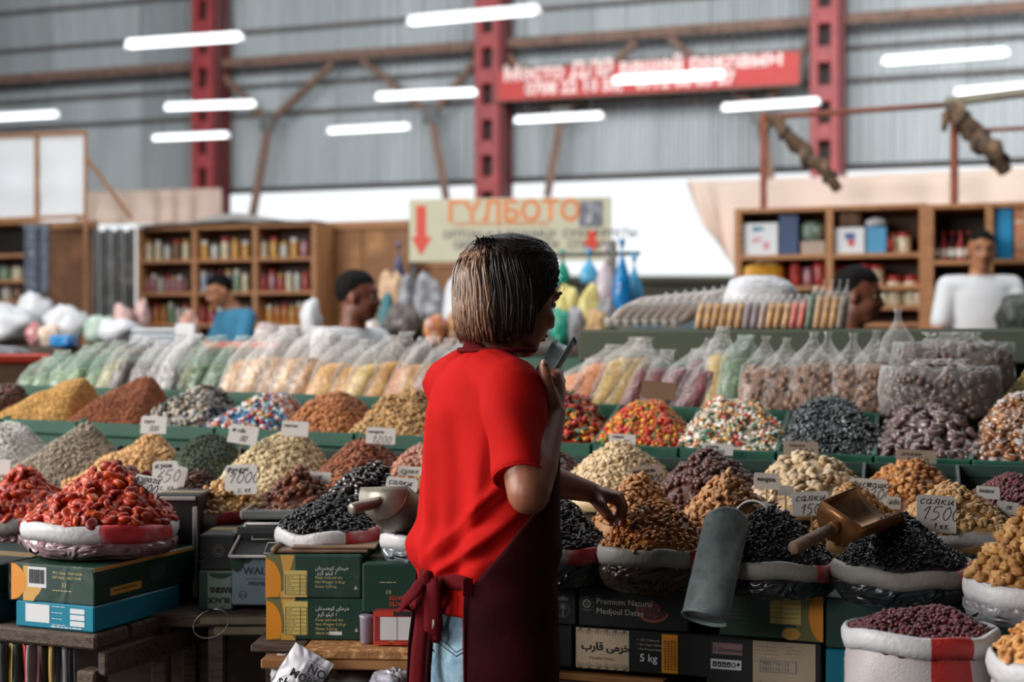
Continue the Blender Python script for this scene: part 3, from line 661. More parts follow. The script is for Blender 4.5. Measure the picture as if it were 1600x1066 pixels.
def sack(lab, pl, pr, yrim, d, zb, ryk=.85, roll=.03, body=B_clear, rim=M_rim, red=None, stripe=None, puff=1.04, name='open_sack', seed=0, tiltx=0.0):
    cx = ((pl + pr) / 2 - 800) / F * d; rx = (pr - pl) / 2 / F * d / 1.05; ry = rx * ryk; zr = H - (yrim - 533) / F * (d - ry)
    t = root(name, (cx, d, zb), lab, 'sack'); n = 56; hh = zr - zb
    def ring(k, z, am=.02, sd=0, wav=.0):
        out = []
        for j in range(n):
            th = 2 * math.pi * j / n; q = 1 + am * 1.3 * (nz((math.cos(th) * 2.2, math.sin(th) * 2.2, z * 30), 1, seed + sd) + .6 * nz((math.cos(th) * 6, math.sin(th) * 6, z * 60), 1, seed))
            out.append(Vector((cx + rx * k * q * math.cos(th), d + ry * k * q * math.sin(th), z + tiltx * math.cos(th) * rx + wav * nz((math.cos(th) * 1.5, math.sin(th) * 1.5, 0), 1, seed + 3))))
        return out
    mb = MB()
    zt = zr - roll * .7
    mb.loft([ring(.1, zb + .001)] + [ring(k, zb + (zt - zb) * f, am, 0, .012 * f) for k, f, am in ((.78, .0, .03), (.92, .12, .05), (1.0, .32, .05), (puff, .52, .045), (puff, .7, .04), (1.0, .85, .03), (.97, 1.0, .02))], (True, False))
    if stripe:
        mi = []
        for f in mb.f:
            c = sum((mb.arr()[i] for i in f[:4]), np.zeros(3)) / len(f[:4]); a = math.degrees(math.atan2((c[1] - d) / ry, (c[0] - cx) / rx)) % 360
            mi.append(1 if stripe[0] < a < stripe[1] else 0)
        mb.m = mi
    mk('body', mb, [body, M_rimr if not stripe else stripe[2]], t)
    rb = MB(); w_ = .012; pr_ = [(.965, -roll), (1.03, -roll * 1.02), (1.055, -roll * .6), (1.05, -roll * .2), (1.02, 0), (.98, .002), (.95, -roll * .25), (.93, -roll * .9), (.92, -roll * 1.6)]
    rb.loft([ring(k, zr + z, .014, 5, w_) for k, z in pr_], (False, False))
    if red or stripe:
        ra = red or stripe[:2]; mi = []; arr_ = rb.arr()
        for f in rb.f:
            c = arr_[list(f)].mean(0); a = math.degrees(math.atan2((c[1] - d) / ry, (c[0] - cx) / rx)) % 360
            mi.append(1 if any(lo < a < hi for lo, hi in ([ra] if not isinstance(ra[0], tuple) else ra)) else 0)
        rb.m = mi
    mk('rolled_rim', rb, [rim, M_rimr if not stripe else stripe[2]], t, label='rolled-down pale rim of the sack')
    return cx, d, zr
def inpile(label, tm, pl, pr, yrim, ppk, ypk, d, size, m, zs, one=None, dens=1.5, ryk=.85, **k):
    rx = (pr - pl) / 2 / F * d * .93; ry = rx * ryk
    pile(label, tm, (pl + pr) / 2 - rx / d * F, (pl + pr) / 2 + rx / d * F, yrim + 6, ppk, ypk, d, ry, size, m, zs, dens, k.pop('pw', 1.35), False, k.pop('ay', .02), one, yaw=0, **k)

ONE_A = lambda w: ('dried_apricot', w, 'dried apricot', w + 's')
sack('clear pink-tinted sack of orange dried apricots on the green date box', 38, 278, 824, 2.99, .903, .88, .034, B_pink, M_rim, ((285, 345),), seed=1)
inpile('red orange dried apricots filling the sack on the green box', 'apricot', 38, 278, 820, 168, 727, 2.99, .030, G_apr, .93, ('dried_apricot', 'glossy red orange dried apricot on the peak above the green box', 'dried apricot', 'apricots in the middle sack'), 4.2, pw=1.15, flat=.55)
sack('clear sack of dried apricots at the near end of the display', -72, 118, 812, 3.36, .845, .85, .034, B_pink, M_rimd, ((290, 340),), seed=2)
inpile('orange red dried apricots filling the sack at the display end', 'apricot', -72, 118, 808, 34, 738, 3.36, .031, G_apr, .87, ('dried_apricot', 'orange red dried apricot in the sack cut by the picture edge', 'dried apricot', 'apricots in the end sack'), 3.6, pw=1.3, flat=.55)
pile('dark red dried apricots heaped behind the sack of bright ones', 'apricot', 95, 262, 800, 185, 724, 3.4, .12, .034, G_apd, .885, 2.2, one=('dried_apricot', 'dark red dried apricot heaped behind the bright orange ones', 'dark apricot', 'dark apricots behind'))
pile('dark brown raisins heaped behind the square price tags', 'raisin', 215, 352, 800, 312, 737, 3.42, .12, .013, G_date, .885)
sack('sack of tan hazelnuts with red and white rolled rim', 266, 420, 800, 3.28, .885, .85, .03, B_pink, M_rim, ((195, 250), (275, 318)), seed=3)
inpile('tan hazelnuts filling the red and white rimmed sack', 'hazel', 266, 420, 795, 338, 755, 3.28, .0175, G_hazt, .9, ('hazelnut', 'tan hazelnut in the red and white rimmed sack', 'tan hazelnut', 'tan hazelnuts'), 1.7)
pile('brown hazelnuts heaped beside the weighing scale tray', 'hazel', 395, 532, 806, 466, 738, 3.34, .12, .018, G_hazb, .885, one=('hazelnut', 'dark brown hazelnut heaped behind the weighing scale', 'brown hazelnut', 'brown hazelnuts'))
pile('glossy black prunes heaped behind the steel scoop', 'prune', 488, 640, 812, 586, 716, 3.2, .12, .026, G_pru, .885, one=('prune', 'glossy black prune heaped behind the steel scoop', 'prune', 'black prunes'), dens=1.8)
pile('light brown nuts behind the tag beside woman', 'hazel', 606, 742, 796, 668, 738, 3.25, .11, .017, G_pist2, .885)
sack('low sack of black raisins on folded cardboard, white rim', 430, 594, 834, 2.98, .937, .85, .03, B_grey, M_rim, ((296, 352),), seed=4)
inpile('black raisins heaped in the sack on the folded cardboard', 'raisin', 430, 594, 826, 520, 770, 2.98, .0145, G_rai, .95, None, 1.8, pw=1.3)
sack('round grey plastic sack of black raisins touching woman', 594, 742, 842, 2.9, .899, .88, .028, B_grey, M_rim, seed=5)
inpile('black raisins heaped in the grey sack touching the woman', 'raisin', 594, 742, 838, 668, 772, 2.9, .0145, G_rai, .92, None, 1.8)
sack('dark sack of black raisins under the reaching hand', 790, 960, 858, 2.88, .862, .85, .03, B_black, M_rimd, ((275, 345),), seed=6)
inpile('black raisins heaped under the reaching hand', 'raisin', 790, 960, 852, 872, 778, 2.88, .015, G_rai, .88, None, 1.8)
sack('brown plastic sack of golden raisins with white rim', 934, 1112, 862, 2.8, .862, .85, .032, B_brown, M_rimd, ((300, 350),), seed=7)
inpile('golden brown raisins heaped in the sack above the date box', 'raisin', 934, 1112, 856, 1030, 778, 2.8, .016, G_gold, .88, None, 1.8)
pile('mixed brown almonds heaped behind the golden raisins', 'almond', 930, 1066, 826, 1000, 738, 3.05, .11, .0175, G_alm, .885, one=('almond', 'brown almond heaped behind the golden raisins', 'small almond', 'almonds behind the golden raisins'))
pile('large tan almonds heaped behind the galvanised scoop', 'almond', 1044, 1236, 838, 1140, 738, 2.98, .12, .0225, G_alm, .885, one=('almond', 'large tan almond heaped behind the galvanised scoop', 'large almond', 'large tan almonds'), dens=1.8)
sack('black plastic sack of black raisins beside the galvanised scoop', 1120, 1306, 884, 2.7, .87, .85, .03, B_black, M_rimd, ((305, 350),), seed=8, tiltx=.0)
inpile('black raisins heaped beside the brass scoop', 'strip', 1120, 1306, 878, 1205, 790, 2.7, .018, G_rai, .9, None, 2.0)
pile('small brown pistachios heaped behind the brass scoop', 'pist', 1262, 1420, 850, 1330, 757, 2.95, .11, .0145, G_pist2, .885, one=('pistachio', 'small brown pistachio heaped behind the brass scoop', 'small pistachio', 'small brown pistachios'))
sack('pale sack of tan pistachios behind the price tag', 1388, 1606, 838, 2.82, .88, .8, .03, B_clear, M_rim, seed=9)
inpile('tan pistachios heaped behind the tallest price tag', 'pist', 1388, 1606, 832, 1486, 754, 2.82, .0175, G_pist, .9, ('pistachio', 'tan pistachio with split shell behind the tallest price tag', 'pistachio', 'tan pistachios'), 1.7)
sack('wide black plastic sack of black raisins with white rim', 1300, 1518, 892, 2.62, .87, .85, .03, B_black, M_rimd, ((308, 340),), seed=10)
inpile('black raisins heaped wide in front of the tallest price tag', 'strip', 1300, 1518, 888, 1412, 800, 2.62, .0165, G_rai, .89, None, 2.2)
sack('clear sack of walnut kernels at the picture edge', 1508, 1730, 918, 2.42, .87, .85, .034, B_clear, M_rim, seed=11)
inpile('walnut kernels heaped in the clear sack at the picture edge', 'walnut', 1508, 1730, 912, 1622, 796, 2.42, .0225, G_wal, .89, ('walnut_kernel', 'light brown walnut kernel in the clear sack', 'walnut', 'walnut kernels'), 1.8)
sack('woven white sack of red beans with a wide red stripe', 1318, 1560, 998, 2.3, .70, .84, .03, B_woven, M_rim, None, (262, 296, mat('woven_red', ['B0221F', '98201F'], .5, .15, 60, bump=.5, bs=200)), seed=12)
inpile('dark red kidney beans filling the woven sack', 'kidney', 1318, 1560, 998, 1440, 955, 2.3, .0125, G_bean, .85, None, 1.8, pw=1.6)
sack('woven white sack of brown nuts at the lowest picture corner', 1546, 1780, 1046, 2.14, .70, .85, .034, B_woven, M_rim, seed=13)
inpile('brown nuts filling the woven sack at the picture corner', 'almond', 1546, 1780, 1040, 1655, 960, 2.14, .0185, G_pea, .85, ('shelled_nut', 'brown nut in the corner sack next to the beans', 'corner nut', 'nuts in the corner sack'), 1.8)
# ------------------------------------------------------------------ cartons, tables, tags, scoops, scale
M_ink = mat('ink', '15151A', .6, 0)
M_tagw = mat('tag_card', 'D6D3CE', .55, .08, 8); M_tagb = mat('tag_card_tan', 'A8988A', .6, .08, 8)
M_skew = mat('skewer', '8E6A44', .7, .2, 30)
def price_tag(px, pyb, wpx, hpx, d, lines, label, rot=0, tilt=14, yaw=0, card=M_tagw, pen=.0011, stick=.10, name='price_tag', rc=.12):
    """a hand-written card on a stick pushed into a heap; px,pyb = middle of its lower edge"""
    b = P(px, pyb, d); w_ = wpx / F * d; h = hpx / F * d; n = Vector((math.sin(yaw), -math.cos(yaw) * math.cos(math.radians(tilt)), math.sin(math.radians(tilt))))
    Mf = frame((math.cos(rot), 0, math.sin(rot)), n); ux = Mf.col[0].copy(); uy = Mf.col[1].copy(); n = Mf.col[2].copy()
    t = root(name, b - Z * stick, label, 'price tag', 'hand-written price tags stuck in the heaps')
    r = h * rc; o2 = [(-w_ / 2, 0), (w_ / 2, 0)]
    for cx, cy, a0 in ((w_ / 2 - r, h - r, 0), (-w_ / 2 + r, h - r, 90)): o2 += [(cx + r * math.cos(math.radians(a0 + k * 30)), cy + r * math.sin(math.radians(a0 + k * 30))) for k in range(4)]
    mb = MB(); mb.loft([[b + ux * x + uy * y - n * .0009 for x, y in o2], [b + ux * x + uy * y + n * .0009 for x, y in o2]]); cd_ = mk('card', mb, card, t, smooth=False)
    mk('stick', MB().tube([b - uy * stick - n * .003, b + uy * h * .5 - n * .003], .0018, 6), M_skew, t)
    mb = MB()
    for s, yy, hh, xx, sq in lines:
        handwriting(mb, s, b + ux * (xx * w_ - w_ / 2) + uy * (yy * h) + n * .0009, ux, uy, hh * h, pen=pen, squeeze=sq)
    if mb.n: mk('handwriting', mb, M_ink, cd_, smooth=False)
    return t
TG = [
 (224, 779, 40, 36, 2.97, [('курага', .72, .26, .04, .95), ('500', .22, .42, .2, 1)], 'tag reading 500 leaning in the bright apricot sack', -.18),
 (257, 770, 40, 50, 3.3, [('изюм', .78, .16, .08, 1.1), ('650', .34, .36, .1, 1.1), ('с. кг', .08, .14, .3, 1)], 'tall tag reading 650 behind the bright apricots', .03),
 (273, 764, 26, 36, 3.36, [], 'blank pale tag tucked behind the tag reading 650', -.2),
 (376, 773, 50, 47, 3.25, [('фундук', .78, .15, .05, 1.1), ('1000', .38, .36, .1, 1.2), ('с. кг', .08, .14, .4, 1)], 'square tag reading 1000 stuck behind the tan hazelnuts', .03),
 (496, 756, 40, 19, 3.38, [('лесной', .45, .3, .04, 1)], 'small low tag behind the dark brown hazelnuts', -.08),
 (624, 786, 50, 40, 3.06, [('саяки', .7, .2, .06, 1.3), ('1200', .1, .42, .2, 1.0)], 'tag with ornate figures behind the steel scoop, by red shirt', -.12),
 (642, 744, 42, 15, 3.26, [('сухие', .3, .45, .1, 1.2)], 'narrow tag lying behind the tag with ornate figures', -.06),
 (594, 694, 46, 26, 3.62, [('миндаль', .66, .16, .06, 1.1), ('1200', .06, .42, .2, 1.1)], 'rounded tag on the green rim above the orange brown almonds', -.05),
 (460, 682, 42, 24, 3.68, [('семечки', .6, .2, .06, .9)], 'faint tag on the green rim above cream pumpkin seeds', -.05),
 (377, 694, 46, 30, 3.66, [('тыква', .6, .2, .1, 1), ('700', .15, .3, .3, 1)], 'tilted white tag on the green rim beside pumpkin seeds', -.16),
 (239, 678, 40, 28, 3.8, [('горох', .6, .2, .1, 1), ('300', .15, .3, .3, 1)], 'upright white tag on the green rim above the chickpeas', -.02),
 (5, 742, 20, 24, 3.5, [], 'half-seen white tag beside the dark white seed heap at picture edge', 0),
 (972, 699, 42, 21, 3.55, [('кешью', .68, .2, .12, 1.1), ('1600', .04, .52, .2, .9)], 'tag reading 1600 on the green rim above the cashews', -.05),
 (1121, 711, 48, 18, 3.5, [('шоколад', .6, .22, .1, 1), ('1000', .0, .45, .3, 1)], 'tag at the top of the dark chocolate balls', -.06),
 (1252, 715, 54, 25, 3.42, [('пекан', .66, .2, .14, 1.3), ('1300', .02, .52, .2, 1.1)], 'tan tag reading 1300 above the large pale pistachios', -.03),
 (1432, 728, 62, 25, 3.34, [('инжир', .64, .22, .12, 1.4), ('1000', .0, .5, .2, 1.2)], 'tan tag reading 1000 above the orange hazelnuts', -.05),
 (1012, 760, 52, 32, 3.12, [('миндаль', .68, .2, .1, 1), ('900', .14, .4, .5, 1)], 'tan tag standing behind the small brown almonds', .1),
 (1198, 765, 40, 26, 3.1, [('миндаль', .5, .26, .1, .8)], 'white tag half hidden behind the large tan almonds', -.06),
 (1357, 788, 60, 40, 3.05, [('фисташки', .66, .24, .05, 1.05), ('1200', .2, .42, .3, 1.1)], 'white tag reading фисташки in front of the orange hazelnuts', -.06),
 (1268, 806, 58, 38, 2.92, [('саяки', .62, .26, .08, 1.35), ('1500', .05, .42, .2, 1)], 'white tag above the brass scoop, next to the large almonds', .04),
 (1395, 796, 24, 20, 3.04, [('ива', .4, .4, .2, 1)], 'tiny tag corner between pistachios and orange hazelnuts', -.1),
 (1463, 832, 62, 58, 2.7, [('саяки', .76, .18, .06, 1.45), ('1500', .33, .36, .12, 1.15), ('1 кг.', .1, .14, .42, 1.1)], 'large white tag reading 1500 in the wide black raisin sack', -.07),
 (1544, 780, 36, 20, 3.0, [('лишки', .5, .3, .08, 1)], 'white tag behind the tan pistachios', -.08),
 (1574, 804, 34, 20, 2.8, [('ок', .4, .4, .4, 1)], 'small white tag among pistachios by the walnut sack', -.15),
 (1228, 775, 24, 16, 3.02, [], 'dark edged tag sliver behind the large almonds', -.05),
]
for q in TG:
    tan = 'tan tag' in q[6]
    price_tag(q[0], q[1], q[2], q[3], q[4], q[5], q[6], q[7], card=M_tagb if tan else M_tagw, pen=.0016 if q[3] > 28 else .0013)
# --------- cartons
M_dgreen = mat('carton_green', '18392E', .4, .1, 5); M_dteal = mat('carton_dark_teal', '15302F', .4, .1, 5); M_teal = mat('carton_teal', '0E7A94', .4, .08, 5)
M_orange = mat('print_orange', 'D98A1E', .45, .05, 5); M_olive = mat('print_olive', '6B6A3C', .5, .05, 5); M_sand = mat('print_sand', 'C99A45', .5, .05, 5)
M_cardb = mat('cardboard', ['6B5340', '7C6049'], .75, .2, 20); M_lab = mat('label_white', 'D2D3D6', .5, .04, 8); M_laby = mat('label_yellow', 'CDB768', .5, .06, 8)
M_gold = mat('print_gold', 'C2B27A', .5, 0); M_grey = mat('print_grey', 'A9A5A2', .5, 0); M_wine = mat('print_wine', '8A2A28', .5, .05, 5)
M_redp = mat('print_red', 'C03A28', .45, .05, 5); M_beige = mat('print_beige', 'B7A48C', .5, .08, 14); M_beigel = mat('print_beige_line', '7E6A58', .5, 0); M_dkteal2 = mat('carton_green2', '20423A', .4, .1, 5)
M_mauve = mat('print_mauve', '8C6C72', .5, 0); M_film = film('wrap_film', 'D8DCE0', .008, .1, 14, .13)
class Carton:
    """carton standing at the lower left corner of its front face; px-> world by the corner, w along ux, dp backwards"""
    def __init__(s, name, label, org, ux, w_, dp, h, m, b=.003, group=None, seam=True):
        s.o = Vector(org); s.u = Vector((ux[0], ux[1], 0)).normalized(); s.v = Vector((-s.u.y, s.u.x, 0)); s.w, s.dp, s.h = w_, dp, h
        c = s.o + s.u * w_ / 2 + s.v * dp / 2
        s.t = root(name, c, label, 'carton', group)
        s.body = mk('body', MB().box(c + Z * h / 2, (w_, dp, h), b, frame(s.u, Z)), m, s.t, smooth=False)
        if seam: mk('tape', MB().box(c + Z * (h + .0004), (w_ * .98, .045, .0008), 0, frame(s.u, Z)), mat('packing_tape', '8A7A5A', .3, .1, 6), s.body, smooth=False)
    def f(s, x, y, k=0.0): return s.o + s.u * x + Z * y - s.v * k           # point on the front face
    def g(s, y_, z_, k=0.0): return s.o + s.u * (s.w + k) + s.v * y_ + Z * z_  # point on the right-hand face
    def panel(s, x0, y0, x1, y1, m, name='printed_panel', k=.0006, side=False, label=None):
        c = (s.g if side else s.f)((x0 + x1) / 2, (y0 + y1) / 2, k / 2); Mx = frame(s.v, s.u) if side else frame(s.u, -s.v)
        return mk(name, MB().box(c, (x1 - x0, y1 - y0, k), 0, Mx), m, s.t, smooth=False, label=label)
    def blob(s, pts, m, k=.0007, side=False, name='printed_shape'):
        fn = s.g if side else s.f; mb = MB(); mb.loft([[fn(x, y, 0) for x, y in pts], [fn(x, y, k) for x, y in pts]]); return mk(name, mb, m, s.t, smooth=False)
    def txt(s, body, x, y, size, m, side=False, up=False, k=.0006, **kw):
        fn = s.g if side else s.f; ux = s.v if side else s.u; uz = Z
        if up: ux = -ux; uz = -Z
        text(body, size, m, s.t, fn(x, y, k), ux, uz, **kw)
    def lines(s, x0, y0, x1, n, dy, m, th=.0012, side=False, jag=True):
        mb = MB()
        for i in range(n):
            xx = x0
            while xx < x1 * (1 if not jag else rnd.uniform(.8, 1)):
                ln = min(rnd.uniform(.004, .012), x1 - xx) if jag else x1 - xx
                c = (s.g if side else s.f)(xx + ln / 2, y0 - i * dy, .0005); mb.box(c, (ln, th, .0006), 0, frame(s.v, s.u) if side else frame(s.u, -s.v)); xx += ln + (.002 if jag else 1)
        mk('small_print', mb, m, s.body, smooth=False, kind='stuff')
def arc(cx, cy, rx, ry, a0, a1, n=10): return [(cx + rx * math.cos(math.radians(a0 + (a1 - a0) * k / n)), cy + ry * math.sin(math.radians(a0 + (a1 - a0) * k / n))) for k in range(n + 1)]

# two cartons under the apricot sack, turned corner-on
uL = Vector((.926, -.378, 0)); cL = P(147, 990, 2.8)
L2 = Carton('carton', 'teal blue carton with white label squares under the green one', cL - uL * .195, uL, .195, .285, .052, M_teal)
L2.panel(.026, .012, .086, .048, M_lab, label='white blank label square')
for k in range(3): L2.panel(.137, .010 + k * .0125, .172, .020 + k * .0125, M_lab)
L2.lines(.092, .046, .13, 4, .012, M_lab); L2.lines(.09, .006, .165, 1, .01, M_lab, .0022)
L2.lines(.04, .035, .16, 4, .006, mat('print_palebl', '4E9AAA', .5, 0), .001, True); L2.lines(.16, .042, .25, 3, .006, mat('print_palebl', '4E9AAA', .5, 0), .001, True)
L1 = Carton('carton', 'dark green carton with orange end curve and barcode under apricot sack', cL - uL * .205 + Z * .0535, uL, .205, .34, .0745, M_dgreen)
L1.blob(arc(.0, .037, .036, .037, -90, 90) , M_orange); L1.blob([(.03, 0), (.056, 0)] + arc(.03, .037, .048, .037, -60, 60)[1:] + [(.03, .07)], M_sand, .0005)
L1.panel(.042, .028, .088, .069, M_lab, label='white barcode sticker')
mbb = MB(); x = .046
for k in range(22):
    w_ = rnd.choice((.0006, .001, .0016)); mbb.box(L1.f(x, .05, .0012), (w_, .028, .0004), 0, frame(uL, -L1.v)); x += w_ + rnd.choice((.0008, .0012))
    if x > .084: break
mk('barcode', mbb, M_ink, L1.t, smooth=False)
L1.txt('PRO Date:  2024-10-08', .104, .058, .0075, M_gold); L1.txt('EXP Date:  2027-10-08', .104, .049, .0075, M_gold); L1.txt('31', .126, .032, .013, M_gold); L1.lines(.104, .025, .165, 1, .01, M_gold, .0014)
L1.panel(.0, .066, .335, .0735, M_sand, side=True); L1.panel(.05, .012, .15, .028, M_sand, side=True, label='small amber strip'); L1.lines(.06, .021, .14, 1, .01, M_dgreen, .003, True)
L1.blob(arc(.2, .042, .03, .026, 0, 360, 20), mat('print_dk', '2A3A36', .5, 0), side=True)
# wrap of clear film pulled over the green carton's edge
mb = MB(); mb.grid(lambda a, b: L1.f(-.004 + a * .212, .0 + b * .0765, .004 + .003 * nz((a * 5, b * 4, 2))), 16, 8); mk('plastic_wrap', mb, M_film, L1.t)
for k, (zz, hh) in enumerate(((.772, .062), (.836, .058))):
    c = Carton('carton', ('lower' if not k else 'upper') + ' dark teal carton of the pair cut by the picture edge', Vector((-1.25, 2.98, zz)), uL, .215, .26, hh, M_dteal)
    c.blob(arc(.19, hh / 2, .03, hh * .36, 90, 270), M_dgreen); c.blob(arc(.2, hh / 2, .022, hh * .25, 90, 270), mat('print_pgreen', '3F6E62', .5, 0), .0009)

# left-hand table of worn planks
def plank(mb, c, size, M): mb.box(c, size, .004, M)
tz = .7735
t = root('plank_table', Vector((-.95, 3.0, 0)), 'worn dark plank table carrying the cartons and apricot sack', 'table')
vL = Vector((-uL.y, uL.x, 0)); o0 = cL + uL * .012 - vL * .012
for k in range(5):
    c = o0 - uL * .6 + vL * (.055 + k * .112) + Z * (tz - .016 - o0.z); c.z = tz - .016
    mk('plank', MB().box(c, (1.2, .108, .03), .005, frame(uL, Z)), M_oldwood, t, smooth=False)
ev = o0 + vL * .3; mk('edge_board', MB().box(Vector((ev.x, ev.y, tz - .06)), (.022, .56, .05), .004, frame(uL, Z)), M_oldwood, t, smooth=False)
for a, b in ((-.03, .03), (-.03, .52), (-1.15, .03), (-1.15, .52)):
    p = o0 + uL * a + vL * b; mk('leg', MB().box(Vector((p.x, p.y, (tz - .075) / 2)), (.045, .045, tz - .075), .004, frame(uL, Z)), M_oldwood, t, smooth=False)
# striped cloth hanging below
cols = ['8E8C90', '5A585C', 'B9B7BA', '3C3B40', 'A88B4E', '33524A', 'A52A30', 'C7BFBE', '6E3A44', '7A7A7E', '8A8788', '4A4A4E']
t = root('striped_cloth', P(50, 1100, 2.86), 'grey cloth with coloured stripes hanging below the plank table', 'cloth')
for k in range(14):
    x0 = -30 + k * 10.6; mb = MB()
    mb.grid(lambda a, b: P(x0 + a * 10.6, 1006 + .03 * (x0 + a * 10) + b * 130, 2.865 - .0001 * x0) - Vector((0, .010 * math.sin((x0 + a * 10.6) * .32) + .004 * math.sin(b * 5 + x0), 0)), 4, 8)
    o = mk('stripe', mb, mat('stripe_%d' % (k % 12), cols[(k * 5 + 2) % 12 if k > 8 else k], .8, .15, 20), t); md = o.modifiers.new('t', 'SOLIDIFY'); md.thickness = .002

# middle: black carton with pale edge strip, logo box, raisin and walnut cartons, scale
u0 = Vector((1, -.05, 0)).normalized()
B1 = Carton('carton', 'tall black carton behind the apricot sack with pale edge strip', P(240, 940, 3.14), u0, .098, .14, .235, M_black)
mk('edge_strip', MB().box(B1.f(.094, .11, .004), (.01, .006, .2), .001, frame(u0, Z)), M_grey, B1.t, smooth=False)
mk('top_strip', MB().box(B1.f(.05, .228, .003), (.09, .006, .008), .001, frame(u0, Z)), M_grey, B1.t, smooth=False)
B2 = Carton('carton', 'pale green carton with upside-down black lettering below the scale', P(311, 953, 3.02), u0, .072, .2, .083, mat('carton_palegreen', '6C7D72', .45, .15, 30))
B2.panel(.0, .002, .018, .08, M_dgreen); B2.txt('RAISINS', .069, .048, .0165, M_ink, up=True, xs=.8, bold=.0004); B2.txt('BLACK', .066, .026, .0165, M_ink, up=True, xs=.95, bold=.0004); B2.blob(arc(.045, .078, .024, .012, 180, 360), M_dgreen)
B3 = Carton('carton', 'black carton with round ring emblem under the hazelnut sack', P(311, 953, 3.02) + Z * .084, u0, .076, .2, .075, M_black)
def ring_pts(B, cx, cy, r, th, m, side=False):
    mb = MB(); n = 20; mb.loft([[B.f(cx + rr * math.cos(2 * math.pi * k / n), cy + rr * math.sin(2 * math.pi * k / n), .0008) for k in range(n)] for rr in (r, r - th)], (False, False)); mk('emblem', mb, m, B.t, smooth=False)
ring_pts(B3, .042, .042, .013, .0012, mat('print_dim', '6A6764', .5, 0)); ring_pts(B3, .042, .042, .008, .002, mat('print_dim', '6A6764', .5, 0)); ring_pts(B3, .006, .028, .01, .0012, mat('print_dim', '6A6764', .5, 0))
B4 = Carton('carton', 'bluish grey carton lettered WAL under the weighing scale', P(362, 946, 3.0), u0, .2, .22, .106, mat('carton_bluegrey', '6F7F8A', .45, .12, 14))
B4.txt('WALNUT', .024, .066, .022, mat('print_navy', '26344A', .5, 0)); B4.lines(.03, .056, .09, 1, .01, mat('print_navy', '26344A', .5, 0), .001, jag=False); B4.txt('PREMIUM', .036, .042, .012, mat('print_navy', '26344A', .5, 0)); ring_pts(B4, .024, .023, .0085, .0012, mat('print_navy', '26344A', .5, 0)); B4.txt('KG', .018, .0195, .008, mat('print_navy', '26344A', .5, 0))
B4.blob(arc(.012, .1, .016, .03, 180, 360), M_dgreen); B4.blob(arc(.03, .102, .014, .014, 180, 360), M_dgreen)
# weighing scale: black body, tilted display, steel tray
sc = root('weighing_scale', P(440, 864, 3.05), 'black weighing scale with slanted display and steel tray', 'scale'); S0 = P(360, 864, 3.0); S0.z = .893
mk('body', MB().box(S0 + Vector((.09, .16, .03)), (.19, .26, .058), .012, None), M_black, sc, smooth=False)
dA = [S0 + Vector((0, -.012, .003)), S0 + Vector((.17, -.02, .003)), S0 + Vector((.17, .06, .062)), S0 + Vector((.022, .06, .062))]
mb = MB(); lo = [p + Vector((0, .03, -.012)) for p in dA]; mb.loft([lo, dA]); mk('display', mb, M_black, sc, smooth=False)
nrm = (dA[1] - dA[0]).cross(dA[3] - dA[0]).normalized()
mb = MB()
for i in range(4): mb.tube([dA[i] + nrm * .002, dA[(i + 1) % 4] + nrm * .002], .0035, 6)
mk('bezel', mb, M_grey, sc)
def dq(a, b): return dA[0].lerp(dA[1], a).lerp(dA[3].lerp(dA[2], a), b) + nrm * .002
mb = MB()
for x0, x1, y0, y1 in ((.18, .5, .52, .9), (.53, .8, .52, .9), (.42, .7, .1, .42), (.73, .96, .1, .42)):
    qs = [dq(x0, y0), dq(x1, y0), dq(x1, y1), dq(x0, y1)]
    for i in range(4): mb.tube([qs[i], qs[(i + 1) % 4]], .0009, 4)
mk('window_outline', mb, M_grey, sc); mb = MB(); mb.tube([dq(.52, .47), dq(.66, .47)], .0022, 6); mk('red_mark', mb, M_redp, sc)
M_tin = mat('bright_steel', 'B9BCBC', .28, .15, 14, metal=.85); T0 = S0 + Vector((.13, .2, .072))
mk('tray', MB().box(T0, (.25, .22, .006), .002), M_tin, sc, smooth=False)
for dx, dy, sx, sy in ((0, -.11, .25, .007), (0, .11, .25, .007), (-.124, 0, .007, .22), (.124, 0, .007, .22)): mk('tray_rim', MB().box(T0 + Vector((dx, dy, .008)), (sx, sy, .016), .003), M_tin, sc, smooth=False)
mk('tray_post', MB().lathe([(.03, -.014), (.03, 0)], T0, 12), M_black, sc)
# small table under those cartons, wooden strip, looped wire
t = root('plank_table', Vector((-.55, 3.15, 0)), 'dark low table under the scale and lettered cartons', 'table'); zt = P(311, 953, 3.02).z
zt = min(zt, P(362, 946, 3.0).z) - .001
mk('top', MB().box((-.52, 3.14, zt - .014), (.5, .34, .026), .004), M_oldwood, t, smooth=False)
for x in (-.74, -.62, -.5, -.38):
    for y in (3.0, 3.28): mk('leg', MB().box((x, y, (zt - .03) / 2), (.034, .04, zt - .03), .004), M_oldwood, t, smooth=False)
for k in range(2): mk('edge_board', MB().box((-.5 + .03 * k, 2.968 - .004 * k, zt - .012 - .02 * k), (.3, .018, .016), .003), mat('pale_board', '6E6250', .8, .3, 20), t, smooth=False)
pts = [P(310 + 28 * math.cos(a) + 20, 975 + 22 * math.sin(a) - 6 * math.cos(a), 2.8) for a in [k * .35 for k in range(-4, 14)]]
mk('wire_loop', MB().tube([P(350, 948, 2.95)] + pts, .0014, 6), mat('pale_wire', '4A443E', .5, .1, 9), label='thin pale wire loop hanging from the low table', cat='wire')

